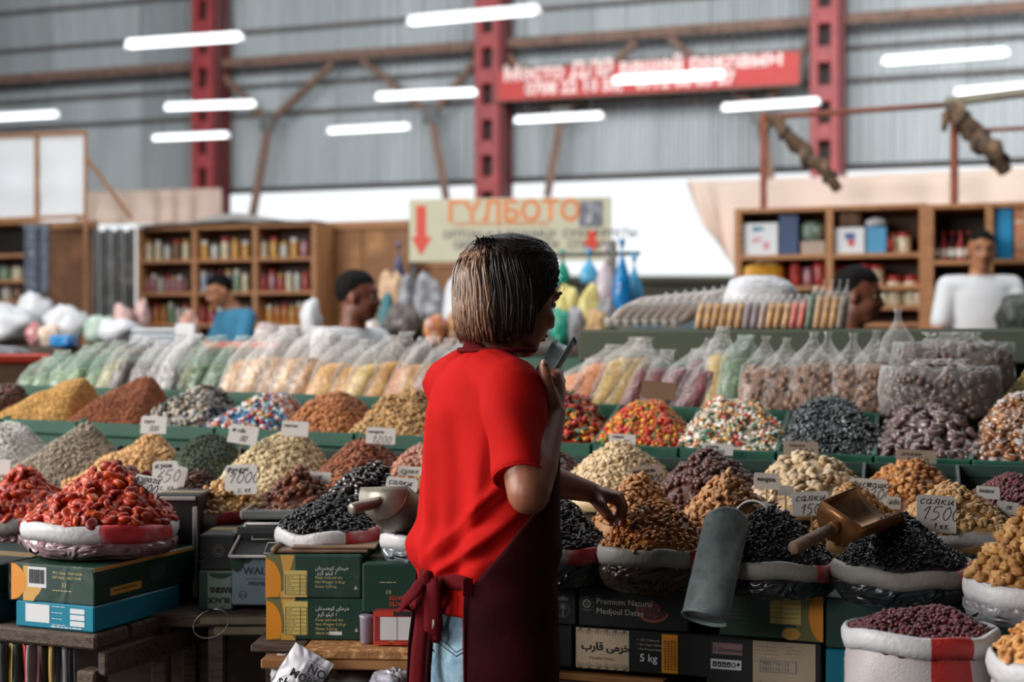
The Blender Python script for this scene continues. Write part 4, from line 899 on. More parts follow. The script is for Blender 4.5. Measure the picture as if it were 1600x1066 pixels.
# green cartons in the middle
G1 = Carton('carton', 'green and amber date carton at the bottom, its yellow table fully seen', P(416, 1000, 2.85), u0, .197, .28, .083, M_dgreen)
G2 = Carton('carton', 'green and amber date carton with torn film, directly under folded cardboard', P(415, 1000, 2.85) + Z * .0845, u0, .193, .28, .086, M_dgreen)
for B, up in ((G1, 0), (G2, 1)):
    B.panel(0, 0, .06, B.h, M_olive, k=.0003); B.blob([(0, 0)] + [(x, y) for x, y in arc(0, .028, .032, .05, -30, 85, 8)] + [(0, B.h)], M_orange, .0006)
    B.blob([(.03, 0), (.06, 0), (.052, .012), (.03, .014)], M_sand, .0005); B.blob([(.03, B.h), (.058, B.h), (.05, B.h - .03), (.036, B.h - .034)], M_sand, .0005)
    B.panel(.037, .01 if not up else .002, .084, .078 if not up else .055, M_laby, k=.0008, label='yellow printed table')
    y0 = .066 if not up else .046
    mb = MB()
    for k in range(8 if not up else 6): mb.box(B.f(.061, y0 - k * .0078, .0011), (.043, .0006, .0005), 0, frame(B.u, -B.v))
    for x in (.0395, .069, .082): mb.box(B.f(x, y0 - (.028 if not up else .02), .0011), (.0006, .056 if not up else .04, .0005), 0, frame(B.u, -B.v))
    mk('table_lines', mb, M_ink, B.t, smooth=False); B.lines(.043, y0 - .004, .064, 7 if not up else 5, .0078, M_ink, .0012); B.lines(.071, y0 - .004, .080, 7 if not up else 5, .0078, M_ink, .001)
    AR = 'ﻥﺎﺘﺴﻫﻮﮐ ﯼﺎﻣﺮﺧ'; yy = .0
    B.txt(AR, .1, .061 + (-.004 if up else 0), .0105, M_lab); B.txt('ﻡﺮﮔ ﻮﻠﯿﮐ ۵', .104, .049 + (-.002 if up else 0), .0105, M_lab); B.txt('Keep cold and dry', .1, .039, .0075, M_gold)
    B.txt('Net Weight: 5.50 gr', .1, .030, .0075, M_gold); B.txt('Dates: 5.50 kg', .1, .021, .0075, M_gold)
    if not up: B.txt('SERVE NO.', .1, .012, .007, M_gold); B.panel(.127, .011, .153, .018, M_lab)
    B.blob([(.178, .018), (.186, .018), (.182, .026)], M_grey)
mb = MB(); mb.grid(lambda a, b: G2.f(-.002 + a * .197, -.004 + b * .094, .003 + .0035 * nz((a * 6, b * 4, 5))), 18, 10); mk('plastic_wrap', mb, M_film, G2.t)
cb = root('folded_cardboard', P(505, 862, 2.95), 'folded brown cardboard sheet under the low black raisin sack', 'cardboard')
ctop = P(415, 1000, 2.85).z + .1715
mk('sheet', MB().box(Vector((-.385, 2.98, ctop + .004)), (.19, .24, .006), .002), M_cardb, cb, smooth=False); mk('sheet', MB().box(Vector((-.36, 2.985, ctop + .0105)), (.17, .24, .005), .002), M_cardb, cb, smooth=False)
mk('rolled_edge', MB().tube([Vector((-.478, 2.86, ctop + .007)), Vector((-.478, 3.1, ctop + .007))], .0075, 10), M_cardb, cb)
G3 = Carton('carton', 'green carton with red and yellow print, wedged against the woman', P(566, 958, 2.82), u0, .2, .2, .098, M_dgreen)
G3.txt('01', .058, .046, .0115, M_laby, up=True); G3.txt('PREMIUM DATES', .135, .034, .011, M_redp, up=True, bold=.0002); G3.txt('PREMIUM DATES', .135, .022, .011, M_redp, up=True, bold=.0002); G3.lines(.03, .008, .1, 1, .01, M_gold, .0014); G3.lines(.035, .061, .08, 1, .01, M_gold, .0014)
R1 = Carton('carton', 'red carton with big white label lying on the particle board', P(583, 1008, 2.79), u0, .15, .2, .066, M_wine)
R1.panel(.0, .0, .15, .007, M_redp); R1.panel(.0, .056, .04, .066, M_redp); R1.panel(.04, .058, .15, .066, M_ink); R1.panel(.014, .01, .145, .055, M_lab, label='large white blank label'); R1.panel(.046, .01, .047, .055, M_grey, k=.0012)
R1.panel(.03, 0, .04, .008, M_sand); R1.panel(.055, .0, .09, .006, M_dkteal2)
lil = root('plastic_box', P(573, 1006, 2.84), 'small lilac plastic tub wedged between green and red cartons', 'tub')
mk('tub', MB().lathe([(.009, 0), (.014, .004), (.015, .05), (.017, .056), (.013, .058)], P(574, 1006, 2.82), 14), mat('lilac_plastic', '8E8496', .35, .1, 9, alpha=.9), lil)
# shelf boards the green cartons stand on
sb = root('shelf_board', P(545, 1020, 2.9), 'particle board laid on an orange plank, holding the green cartons', 'shelf board'); zb_ = P(416, 1000, 2.85).z
mk('chipboard', MB().box((-.175 - .09, 2.93, zb_ - .009), (.27, .36, .017), .002, rotz(-.05)), M_chip, sb, smooth=False)
mk('plank', MB().box((-.31, 2.935, zb_ - .029), (.34, .36, .020), .003, rotz(-.05)), M_ply, sb, smooth=False)
mk('plank', MB().box((-.455, 2.96, zb_ - .009), (.11, .3, .016), .003, rotz(-.05)), M_oldwood, sb, smooth=False)
for x in (-.46, -.17): mk('leg', MB().box((x, 3.02, (zb_ - .04) / 2), (.04, .2, zb_ - .04), .003), M_oldwood, sb, smooth=False)

# right-hand row of date cartons below the sacks
def RP(px, py): return P(px, py, DY(2.894, px))
zr0 = .7795
def rc(name, lab, pl, pr, z, h, m, dp=.24):
    a = RP(pl, 533); b = RP(pr, 533); a.z = z; u = b - a; u.z = 0; return Carton(name, lab, a, u.normalized(), u.length - .002, dp, h, m)
C1 = rc('carton', 'black date carton with crown emblem beside the apron', 770, 902, zr0, .08, M_black)
cx = C1.w - .028; dim = mat('print_dim', '6A6764', .5, 0)
ring_pts(C1, cx, .03, .0145, .001, dim); ring_pts(C1, cx, .03, .0115, .0006, dim)
C1.blob([(cx - .002, .018), (cx + .002, .018), (cx + .001, .034), (cx + .008, .03), (cx + .003, .039), (cx, .041), (cx - .003, .039), (cx - .008, .03), (cx - .001, .034)], dim)
C1.blob([(cx - .01, .049), (cx + .01, .049), (cx + .012, .058), (cx + .006, .054), (cx, .06), (cx - .006, .054), (cx - .012, .058)], dim); C1.lines(.06, .05, cx - .022, 2, .006, dim, .001)
C2 = rc('carton', 'black carton lettered Premium Natural Medjoul Dates under golden raisin sack', 904, 1078, zr0, .08, M_black)
C2.txt('Premium Natural', .037, .047, .0165, M_grey); C2.txt('Medjoul Dates', .037, .0275, .0165, M_grey); ring_pts(C2, .017, .045, .0145, .0008, dim); ring_pts(C2, .017, .046, .0085, .002, M_grey); ring_pts(C2, .017, .047, .004, .001, M_grey); C2.lines(.009, .0335, .026, 1, .01, dim, .0012)
# printed bowl of dates
C2.blob(arc(.152, .042, .034, .026, 165, 345, 14), mat('print_bowl', '8A4A36', .5, .2, 30)); C2.blob(arc(.152, .041, .029, .02, 165, 345, 14), mat('print_bowl2', '3A1F1E', .5, .2, 30), .0009)
for dx, dy, r in ((-.018, .0, .009), (-.004, .004, .01), (.01, .006, .009), (-.012, -.008, .008), (.003, -.009, .009), (.0, .014, .009), (-.01, .011, .008)): C2.blob(arc(.152 + dx, .04 + dy, r, r * .72, 0, 360, 10), mat('print_date', ['5E2E30', '4A2226', '74403C'], .5, .3, 200), .0012 + r * .02, name='printed_date')
C3 = rc('carton', 'plain black carton with dark print in the lower row beside apron', 770, 896, zr0 - .085, .083, M_black); C3.lines(.02, .058, .1, 1, .01, dim, .0012); C3.lines(.06, .04, .12, 2, .014, dim, .0016)
C4 = rc('carton', 'black carton with beige patterned panel and 5kg print', 898, 1112, zr0 - .085, .083, M_black)
C4.panel(.003, .002, .112, .082, M_beige, label='beige panel with script and star pattern')
mb = MB()
for gy in (.082, .002):
    for k in range(6):
        cx0 = .012 + k * .018
        for a in range(0, 180, 30):
            aa = math.radians(a if gy < .04 else -a); ln = .013
            p = C4.f(cx0, gy, .0011); q = C4.f(min(max(cx0 + ln * math.cos(aa), .004), .111), gy + ln * math.sin(aa), .0011); mb.bar(p, q, .0004, .0005)
mk('star_pattern', mb, M_beigel, C4.t, smooth=False, kind='stuff')
C4.txt('ﺏﺭﺎﻗ ﯽﻣﺮﺧ', .014, .04, .0215, M_ink, bold=.0005); C4.txt('Mazafati Dates', .03, .021, .0085, M_beigel)
for k, s in enumerate(('100 % Natural', 'No Sugar Added', 'No Preservatives')): C4.txt('◦ ' + s, .128, .064 - k * .009, .0068, M_grey)
C4.txt('5 kg', .134, .024, .021, M_lab, bold=.0003); C4.panel(.178, .004, .21, .08, M_orange, label='amber strip with upright print')
mb = MB()
for k in range(4):
    for j in range(12): mb.box(C4.f(.184 + k * .0065, .012 + j * .005, .0012), (.003, rnd.uniform(.002, .0042), .0004), 0, frame(C4.u, -C4.v))
mk('small_print', mb, mat('print_brown', '8A5A1E', .5, 0), C4.t, smooth=False)
C5 = rc('carton', 'dark green carton with amber end and yellow table under raisin sack', 1124, 1288, zr0, .088, M_dgreen)
C5.panel(C5.w - .052, 0, C5.w, .088, M_olive, k=.0003); C5.blob(arc(C5.w, .05, .027, .05, 90, 270, 10), M_orange); C5.panel(C5.w - .1, .03, C5.w - .042, .08, M_laby, k=.0008, label='yellow printed table')
mb = MB()
for k in range(5): mb.box(C5.f(C5.w - .071, .042 + k * .009, .0011), (.052, .0006, .0005), 0, frame(C5.u, -C5.v))
mb.box(C5.f(C5.w - .08, .06, .0011), (.0006, .036, .0005), 0, frame(C5.u, -C5.v)); mk('table_lines', mb, M_ink, C5.t, smooth=False); C5.lines(C5.w - .075, .075, C5.w - .045, 4, .009, M_ink, .0012)
C5.txt('Dates', .02, .05, .01, dim); C5.lines(.02, .044, .06, 2, .007, dim, .001); C5.blob(arc(C5.w - .06, .012, .018, .012, 0, 360, 12), M_sand)
C6 = rc('carton', 'black carton with row of symbol squares and pale patterned end', 1104, 1286, zr0 - .1, .098, M_black)
C6.panel(.012, .064, .07, .086, M_mauve, label='dusty pink name strip'); C6.txt('II Dominoes', .014, .0695, .0115, M_ink); C6.panel(.008, .035, .068, .054, M_lab, label='white strip of handling symbols')
for k in range(6):
    x = .012 + k * .0092
    if k < 4: C6.panel(x, .0395, x + .0075, .0495, M_ink, k=.001, name='symbol'); C6.blob([(x + .002, .042), (x + .0055, .042), (x + .004, .0475)], M_lab, .0014, name='symbol')
    elif k == 4: C6.blob(arc(x + .004, .0445, .0042, .005, 0, 360, 12), M_ink, .001, name='symbol'); C6.blob(arc(x + .004, .0445, .0025, .003, 0, 360, 10), M_lab, .0014, name='symbol')
    else: C6.blob(arc(x + .004, .046, .003, .0034, 0, 360, 12), M_ink, .001, name='symbol')
C6.panel(.09, .0, C6.w - .012, .095, M_beige, label='pale end panel with stamped date'); C6.lines(.094, .084, .15, 5, .007, M_beigel, .0011); C6.lines(.155, .086, .2, 3, .006, M_beigel, .0011)
blue = mat('stamp_blue', '3A4A7E', .5, 0); C6.txt('2025 / 12 / 13', .108, .05, .009, blue); C6.txt('2027 / 12 / 13', .108, .04, .009, blue); mb = MB()
for a, b in (((.104, .037), (.172, .037)), ((.104, .059), (.172, .059)), ((.104, .037), (.104, .059)), ((.172, .037), (.172, .059))): mb.bar(C6.f(*a, .0012), C6.f(*b, .0012), .0008, .0005)
mk('stamp_frame', mb, blue, C6.t, smooth=False); mb = MB()
for k in range(4):
    for a in range(20, 180, 32):
        aa = math.radians(a); mb.bar(C6.f(.104 + k * .026, .002, .0011), C6.f(.104 + k * .026 + .012 * math.cos(aa), .002 + .018 * math.sin(aa), .0011), .0005, .0005)
mk('star_pattern', mb, M_beigel, C6.t, smooth=False, kind='stuff')
C7 = rc('carton', 'plain dark green carton beneath the wide black sack', 1290, 1470, zr0 - .01, .096, M_dkteal2)
C8 = rc('carton', 'bright teal carton with white corner below the plain green one', 1290, 1470, zr0 - .11, .098, M_teal); C8.panel(.034, .0, .12, .086, M_lab, label='white label')
C9 = rc('carton', 'plain dark carton under the walnut sack', 1474, 1700, zr0 - .01, .098, M_dteal); C10 = rc('carton', 'lower plain dark carton under the walnut sack', 1474, 1700, zr0 - .11, .098, M_dteal)
# table under them
t = root('plank_table', Vector((.75, 2.85, 0)), 'rough plank table under the row of date cartons', 'table'); a = RP(760, 533); b = RP(1720, 533); zt = zr0 - .112
uu = (b - a).normalized(); vv = Vector((-uu.y, uu.x, 0))
for k in range(3):
    c = (a + b) / 2 + vv * (.03 + k * .105); c.z = zt + .01
    mk('plank', MB().box(Vector((c.x, c.y, zt - .012 if k or True else 0)), ((b - a).length, .1, .026), .004, frame(uu, Z)), mat('brown_plank', ['4A3426', '5C4230'], .75, .3, 9, stretch=(1, 5, 5)), t, smooth=False)
for f_ in (.03, .34, .66, .97):
    for dv in (.03, .24):
        p = a + (b - a) * f_ + vv * dv; mk('leg', MB().box(Vector((p.x, p.y, (zt - .026) / 2)), (.045, .045, zt - .026), .004, frame(uu, Z)), M_oldwood, t, smooth=False)
c = a + (b - a) * .17 + vv * .02; mk('batten', MB().box(Vector((c.x, c.y, zt + .009)), ((b - a).length * .3, .05, .014), .002, frame(uu, Z)), M_ply, t, smooth=False)
# low crate stand under the bean sacks
t = root('crate_stand', Vector((.83, 2.25, 0)), 'low dark crate stand under the woven bean sacks', 'stand')
mk('top', MB().box((.8, 2.22, .688), (.75, .36, .02), .004, rotz(-YAW)), M_step, t, smooth=False)
for dx in (-.3, .3):
    for dy in (-.13, .13): mk('leg', MB().box(Vector((.8, 2.22, .339)) + rotz(-YAW) @ Vector((dx, dy, 0)), (.05, .05, .678), .004), M_step, t, smooth=False)

# --------- scoops
M_galv = mat('galvanised', ['8FA0A2', 'A6B5B4', '7C8B8C', '4A5556'], .5, .35, 16, metal=.1, bump=.4, bs=30)
M_brass = mat('tarnished_metal', ['8A5A34', '9C6E44', '6E4628'], .35, .25, 20, metal=.6); M_scst = mat('worn_steel', ['7A746A', '8C8478', '625C54'], .4, .25, 16, metal=.35)
M_hw = mat('handle_wood', ['6B5443', '7E6450', '54402F'], .65, .3, 14, stretch=(1, 5, 5))
def trough(mb, o, ax, up, L_, r, a0=-90, a1=90, taper=1.0, cut=.0, n=14, th=.0012, nL=8):
    """open half-round blade along ax, closed side below"""
    ax = Vector(ax).normalized(); up = Vector(up); up = (up - ax * up.dot(ax)).normalized(); sd = ax.cross(up); rings = []
    for i in range(nL + 1):
        f_ = i / nL; rr = r * (1 + (taper - 1) * f_); o_ = []; i_ = []
        for k in range(n + 1):
            al = math.radians(a0 + (a1 - a0) * k / n); e = -cut * L_ * (1 - math.cos(al)) * f_
            p = o + ax * (L_ * f_ + e) + (sd * math.sin(al) - up * math.cos(al)) * rr
            o_.append(p); i_.append(p - (sd * math.sin(al) - up * math.cos(al)) * th)
        rings.append(o_ + i_[::-1])
    mb.loft(rings); return mb
# galvanised tube leaning against the almonds
ga = P(1099, 976, 2.58); gb = P(1136, 812, 2.66); ax = (gb - ga).normalized(); L_ = (gb - ga).length; r = 36 / F * 2.6
sd = ax.cross(Vector((0, -1, 0))).normalized(); fw = sd.cross(ax)
t = root('galvanised_scoop', ga, 'dented galvanised cylinder scoop standing before the date cartons', 'scoop')
mb = MB(); n = 28; ro = []; ri = []
for f_ in (0, .02, .25, .5, .75, .97, 1.0):
    ring = []; rin = []
    for k in range(n):
        a_ = 2 * math.pi * k / n; dv = sd * math.cos(a_) + fw * math.sin(a_); cut = -.045 * (1 - math.sin(a_)) * .5 * (f_ ** 6) if f_ > .9 else 0
        p = ga + ax * (L_ * f_ * 1.0 + cut + .012) + dv * r * (1 + .02 * nz(dv * 2 + ax * f_ * 4, 1)); ring.append(p); rin.append(p - dv * .0016)
    ro.append(ring); ri.append(rin)
mb.loft(ro + ri[::-1], (False, False)); mk('cylinder', mb, M_galv, t)
mk('base_rim', MB().tube([ga + ax * .012 + (sd * math.cos(k * math.pi / 12) + fw * math.sin(k * math.pi / 12)) * r for k in range(25)], .0026, 6), M_galv, t)
mb = MB(); mb.loft([[ga + ax * .016 + (sd * math.cos(k * math.pi / 12) + fw * math.sin(k * math.pi / 12)) * r * .97 for k in range(24)], [ga + ax * .02 + (sd * math.cos(k * math.pi / 12) + fw * math.sin(k * math.pi / 12)) * r * .96 for k in range(24)]]); mk('base', mb, M_galv, t)
# brass coloured scoop with wooden handle, right
def scoop(lab, grip, neck, tip, d0, d1, d2, r, m, hm, hr, back=True, up=Vector((0, -.45, .9))):
    g = P(*grip, d0); k = P(*neck, d1); tp = P(*tip, d2); t = root('hand_scoop', k, lab, 'scoop')
    ax = (tp - k).normalized(); L_ = (tp - k).length
    mb = MB(); trough(mb, k + Vector(up).normalized() * r * .35, ax, up, L_, r, -105, 105, 1.06, .28); mk('blade', mb, m, t)
    mb = MB(); upn = (Vector(up) - ax * Vector(up).dot(ax)).normalized(); sdn = ax.cross(upn); c = k + Vector(up).normalized() * r * .35
    pts = [c + (sdn * math.sin(math.radians(a)) - upn * math.cos(math.radians(a))) * r for a in range(-105, 106, 15)]
    mb.loft([pts, [p + ax * .0015 for p in pts]]); mk('back_plate', mb, m, t)
    dn = (g - k).normalized(); e = k + dn * .004
    mk('handle', MB().tube([e, e.lerp(g, .2), e.lerp(g, .6), g - dn * .004, g], [hr * .75, hr * .9, hr, hr, hr * .8], 12), hm, t)
    mk('ferrule', MB().tube([k - dn * .004, e.lerp(g, .12)], [hr * 1.15, hr * .95], 12), m, t)
    mk('pouring_lip', MB().tube([c + ax * L_ * (1 - .28 * (1 - math.cos(math.radians(a)))) + (sdn * math.sin(math.radians(a)) - upn * math.cos(math.radians(a))) * r * 1.06 for a in range(-105, 106, 10)], .0011, 5), m, t); return t
scoop('tarnished brass scoop with square wooden handle between the two black sacks', (1238, 858), (1308, 822), (1398, 786), 2.42, 2.5, 2.66, .045, M_brass, M_hw, .0115, up=Vector((.1, -.55, .8)))
scoop('worn steel scoop with round handle across the black raisins', (548, 796), (602, 782), (634, 812), 2.74, 2.8, 2.9, .052, M_scst, M_scst, .012, up=Vector((-.2, -.5, .85)))
mb = MB(); c = P(1176, 812, 2.76); trough(mb, c, Vector((.35, .85, -.1)), Vector((.1, -.2, 1)), .09, .036, -180, 176, 1, 0); t = root('metal_measure', c, 'round metal measuring cup half sunk beside the almonds', 'measuring cup')
mk('cup', mb, M_scst, t); mk('lip', MB().tube([c + (Vector((.92, -.38, 0)) * math.cos(a) + Vector((.05, .1, 1)) * math.sin(a)) * .036 for a in [k * math.pi / 12 for k in range(25)]], .0022, 6), M_white, t)

# --------- bags under the shelf
M_bagw = mat('carrier_bag', 'C4C3CA', .35, .08, 9, wrinkle=.5, bs=14, spec=.6)
t = root('carrier_bag', P(468, 1120, 2.7), 'white carrier bag printed with bold black words below the shelf', 'bag')
BX = [P(424, 1066, 2.7), P(462, 1006, 2.74), P(532, 1038, 2.72), P(520, 1110, 2.68), P(400, 1120, 2.68)]
mb = MB(); e0 = P(462, 1004, 2.72); uxb = (P(528, 1042, 2.71) - e0).normalized(); uyb = Vector((uxb.z, 0, -uxb.x)); uyb = uyb if uyb.z > 0 else -uyb
def bagpt(a, b, k): return e0 + uxb * (a * .085 - .012 * b) - uyb * (b * .16) - Vector((0, 1, 0)) * (k * .022 * math.sin(math.pi * min(max(a, 0), 1)) * min(1, b * 3) - .006 * nz((a * 5, b * 5, k)))
mb.grid(lambda a, b: bagpt(a, b, 1), 12, 16); mb.grid(lambda a, b: bagpt(a, b, -1), 12, 16); mk('bag', mb, M_bagw, t)
nb = uxb.cross(uyb)
for s, x, y, sz in (('NO', .048, -.03, .024), ('MORE', .022, -.052, .021), ('shop', .008, -.078, .026), ('bags', .012, -.108, .026)):
    text(s, sz, M_ink, t, e0 + uxb * x + uyb * y + nb * .026, uxb, uyb, bold=.0008)
mb = MB()
for a, b in (((.042, -.033), (.085, -.033)), ((.042, -.033), (.042, -.009)), ((.042, -.009), (.085, -.009)), ((.085, -.009), (.085, -.033)), ((.066, -.033), (.072, -.045)), ((.072, -.045), (.076, -.033))): mb.bar(e0 + uxb * a[0] + uyb * a[1] + nb * .0265, e0 + uxb * b[0] + uyb * b[1] + nb * .0265, .0012, .0006)
mk('speech_box', mb, M_ink, t, smooth=False)
def crumple(name, lab, cat, px0, py0, px1, py1, d, m, dp=.06, amp=.22, seed=0, zfloor=None):
    c = P((px0 + px1) / 2, (py0 + py1) / 2, d); rx = (px1 - px0) / 2 / F * d; rz_ = (py1 - py0) / 2 / F * d
    mb = MB(); mb.ell((0, 0, 0), (rx, dp, rz_), None, 28, 18, fn=lambda p: p * (1 + amp * nz((p.x / rx * 1.4, p.y / dp * 1.4, p.z / rz_ * 1.4), 1, seed) + amp * .5 * nz((p.x / rx * 4, p.y / dp * 4, p.z / rz_ * 4), 1, seed + 1)))
    mb.v = [v + np.array(c) for v in mb.v]; return mk(name, mb, m, None, lab, cat)
crumple('plastic_bag', 'crumpled white plastic bag behind the printed carrier bag', 'bag', 426, 1018, 470, 1082, 2.82, M_bagw, .05, .35, 3)
crumple('plastic_bag', 'grey crumpled plastic sack lying below the particle board', 'bag', 515, 1044, 605, 1100, 2.84, mat('bag_grey', '8A8884', .3, .15, 9, wrinkle=.6, bs=14, spec=.6), .08, .25, 5)
crumple('plastic_bag', 'knotted clear plastic bag between the grey sack and woman', 'bag', 582, 1046, 648, 1096, 2.74, mat('bag_lilac', 'A6A6B2', .25, .15, 9, wrinkle=.8, bs=20, spec=.7), .05, .35, 8)
# ------------------------------------------------------------------ bags on the top step
FILM = film('bag_film', 'ECEAE8', .05, .14, 24); FILMW = film('bag_film_cloudy', 'EDEBEA', .16, .2, 20); FILMG = film('bag_film_green', 'CFE0D2', .08, .16, 20)
def cont(name, cols, **k): return mat('c_' + name, cols, .5, .35, k.pop('vs', 45), bump=.7, bs=k.pop('bs', 60), **k)
K_green = cont('green', ['5E7A52', '47633F', '7C9468']); K_dkg = cont('darkgrey', ['4A4640', '38342F', '5E5850']); K_cream = cont('cream', ['C89A5C', 'B7854A', 'D9B888'], vs=20); K_yel = cont('yellow', ['C9953A', 'B87F2A', 'D8AE62'], vs=18)
K_or = cont('orange', ['B86A34', 'C9803F', 'A85A2A']); K_red = cont('crimson', ['6E1C24', '5A141C', '86303A']); K_mauve = cont('mauve', ['7A5458', '6A464C', '8E686A']); K_ykel = cont('yellow2', ['B8964E', 'C7A860', 'A07E3C'])
K_gr2 = cont('herb', ['4F6A48', '3E5838', '687E5C']); K_nut = cont('datenut', ['7A5844', '8E6A54', '664636'], vs=30); K_wal = cont('walnutdark', ['4E3C34', '5E4A40', '3E2E28'], vs=30); K_olive = cont('olive', ['7C7A3E', '6A6A34', '918C50'])
K_pinkw = cont('palepink', ['B8988A', 'A88878', 'C9AEA2'], vs=14); K_brownn = cont('brownbag', ['7E6656', '94806E', '6A5444'], vs=20); K_amb = cont('amber', ['B88434', 'A87228', 'C99A4E']); K_lil = cont('lilac', ['85727A', '74626A']); K_tom = cont('tomato', ['B83A22', 'C84E2C'])
nutmat = mat('lump_nut', ['7E5E4A', '94745C', '6A4A3A', '8A6650'], .45, .2, 40, island=True); walmat = mat('lump_walnut', ['4C3A33', '5C4A40', '3E2E28', '66544A'], .4, .2, 40, island=True)
def plastic_bag(label, x, y, zb, w_, dp, h, lean, yaw, kmat, fmat=FILM, fill=.72, peak=False, lumps=None, seed=0, group='filled plastic bags standing on the top step', name='plastic_bag', leany=.25):
    """upright polythene bag: contents below, slack crinkled film above, gathered tail"""
    t = root(name, (x, y, zb), label, 'bag', group); Ry = rotz(-yaw); o = Vector((x, y, zb)); n = 20
    def ring(f, a, b, sd, am):
        out = []
        for j in range(n):
            th = 2 * math.pi * j / n; c, s = math.cos(th), math.sin(th); k = (abs(c) ** 3.2 + abs(s) ** 3.2) ** (-1 / 3.2)
            q = 1 + am * nz((c * 1.6, s * 1.6, f * 4), 1, seed + sd)
            out.append(o + Ry @ Vector((a * w_ / 2 * k * c * q + lean * f * h, b * dp / 2 * k * s * q + leany * f * h, f * h)))
        return out
    mb = MB(); mb.loft([ring(f * fill, a * .93, b * .93, 1, .12) for f, a, b in ((.0, .75, .8), (.06, .94, .95), (.3, 1.0, 1.0), (.7, .96, .96), (.92, .85, .84), (1.0, .45, .5))])
    if lumps:
        tv, tt = TM[lumps[0]]; lm = MB()
        for k in range(lumps[2]):
            f = rnd.uniform(.03, .98); rr = ring(f * fill, .9 if f < .8 else .9 - (f - .8), .92 if f < .8 else .92 - (f - .8), 1, .12); i_ = rnd.randrange(n); p = rr[i_].lerp(rr[(i_ + 1) % n] if f < .85 else rr[rnd.randrange(n)], rnd.random())
            M_ = Matrix.Rotation(rnd.uniform(0, 6.28), 3, (rnd.random(), rnd.random(), rnd.random() + .01)); lm.add([M_ @ Vector(v) * lumps[1] + p for v in tv], [tuple(q) for q in tt])
        o1 = mk('contents', mb, kmat, t); mk('lumps', lm, lumps[3], t, kind='stuff')
    else: mk('contents', mb, kmat, t)
    top = ((.86, .8, .62), (.93, .55, .34), (1.0, .42, .12), (1.06, .5, .05)) if not peak else ((.84, .74, .7), (.95, .42, .4), (1.05, .2, .18), (1.12, .13, .1), (1.2, .22, .05))
    mb = MB(); mb.loft([ring(f, a, b, 2, am) for f, a, b, am in ((.005, .8, .84, .05), (.04, 1.0, 1.0, .06), (fill * .5, 1.06, 1.05, .1), (fill, 1.02, 1.0, .16))] + [ring(f, a, b, 2, .4) for f, a, b in top], (True, True)); mk('film', mb, fmat, t)
    return t
def bagrow(px, D, wpx, ytop, lab, kmat, fmat=FILM, **k):
    q = random.Random(px); wpx *= q.uniform(1.15, 1.5); ytop += q.uniform(-6, 5); d = DY(D, px); x = (px - 800) / F * d; h = (H - (ytop - 533) / F * d) - 1.152
    return plastic_bag(lab, x, d, 1.152, wpx / F * d, k.pop('dp', .16), h, k.pop('lean', .35) * q.uniform(.6, 1.15), YAW + q.uniform(-.25, .25), kmat, fmat, seed=px * .13, **k)
GB = 'filled plastic bags standing on the top step'
for i, (px, yt) in enumerate(((48, 566), (74, 552), (100, 545), (124, 540), (146, 536))): bagrow(px, 4.32, 34, yt, '%s bag of green herbs in the row above the millet tray' % ('lowest', 'second', 'third', 'fourth', 'tallest')[i], K_green, FILMG, fill=.6)
for i, (px, yt, km) in enumerate(((172, 532, K_olive), (192, 535, K_dkg))): bagrow(px, 4.32, 34, yt, ('olive seed bag beside the green herb bags', 'dark bag between olive seeds and grey bags')[i], km, fmat=FILM, fill=.66)
for i, (px, yt) in enumerate(((222, 540), (246, 532), (270, 530))): bagrow(px, 4.32, 36, yt, 'clear topped bag of dark grey seeds, %s from the olive one' % ('first', 'second', 'third')[i], K_dkg, FILMW, fill=.55)
for i, (px, yt, km) in enumerate(((294, 532, K_olive), (314, 534, K_gr2), (334, 530, K_gr2))): bagrow(px, 4.34, 32, yt, ('slim olive bag before the grey stone candies', 'slim green bag above the grey stone candies', 'slim green bag next to the big cream bags')[i], km, FILMG, fill=.6)
for i, (px, yt) in enumerate(((366, 520), (392, 516), (418, 520), (444, 522), (470, 528))): bagrow(px, 4.34, 46, yt, 'cloudy bag of cream snacks, %s in the pale group above pebble candies' % ('first', 'second', 'third', 'fourth', 'last')[i], K_cream, FILMW, fill=.62, lean=.45)
for i, (px, yt, km) in enumerate(((506, 530, K_yel), (534, 536, K_yel), (562, 528, K_ykel), (590, 530, K_yel), (616, 534, K_or), (640, 532, K_cream), (664, 530, K_pinkw), (688, 532, K_red))):
    bagrow(px, 4.3, 42, yt, ('clear bag of amber dried mango behind the orange nuts', 'second amber mango bag behind the orange nuts', 'yellow snack bag with tall film above orange nuts', 'yellow bag above the gap between nut trays', 'small orange bag above the tan nuts', 'pale bag above the tan nuts', 'pink white bag close to the red sleeve', 'red speckled bag partly behind the red shirt')[i], km, FILM, fill=.62, lean=.4)
for i, (px, yt, km) in enumerate(((885, 560, K_or), (910, 545, K_or), (938, 535, K_ykel), (962, 532, K_ykel))):
    bagrow(px, 4.3, 44, yt, ('orange snack bag next to the raised hand', 'second orange snack bag by the raised hand', 'straw yellow bag behind the red sweets', 'straw yellow bag beside the crimson bags')[i], km, FILM, fill=.75, lean=.5)
for i, (px, yt, km) in enumerate(((986, 548, K_red), (1012, 556, K_red), (1036, 548, K_mauve), (1060, 540, K_mauve), (1084, 550, K_red))):
    bagrow(px, 4.28, 36, yt, ('crimson berry bag at the start of the red group', 'crimson berry bag, second of the red group', 'mauve bag, middle of the red group', 'tall mauve bag, fourth of the red group', 'crimson berry bag beside the slim yellow bag')[i], km, FILM, fill=.74, lean=.5)
bagrow(1112, 4.28, 36, 520, 'slim yellow bag between crimson and herb bags', K_ykel, FILM, fill=.7, lean=.15, peak=False)
bagrow(1146, 4.26, 38, 528, 'slim bag of green herbs beside the date bags', K_gr2, FILMG, fill=.74, lean=.1)
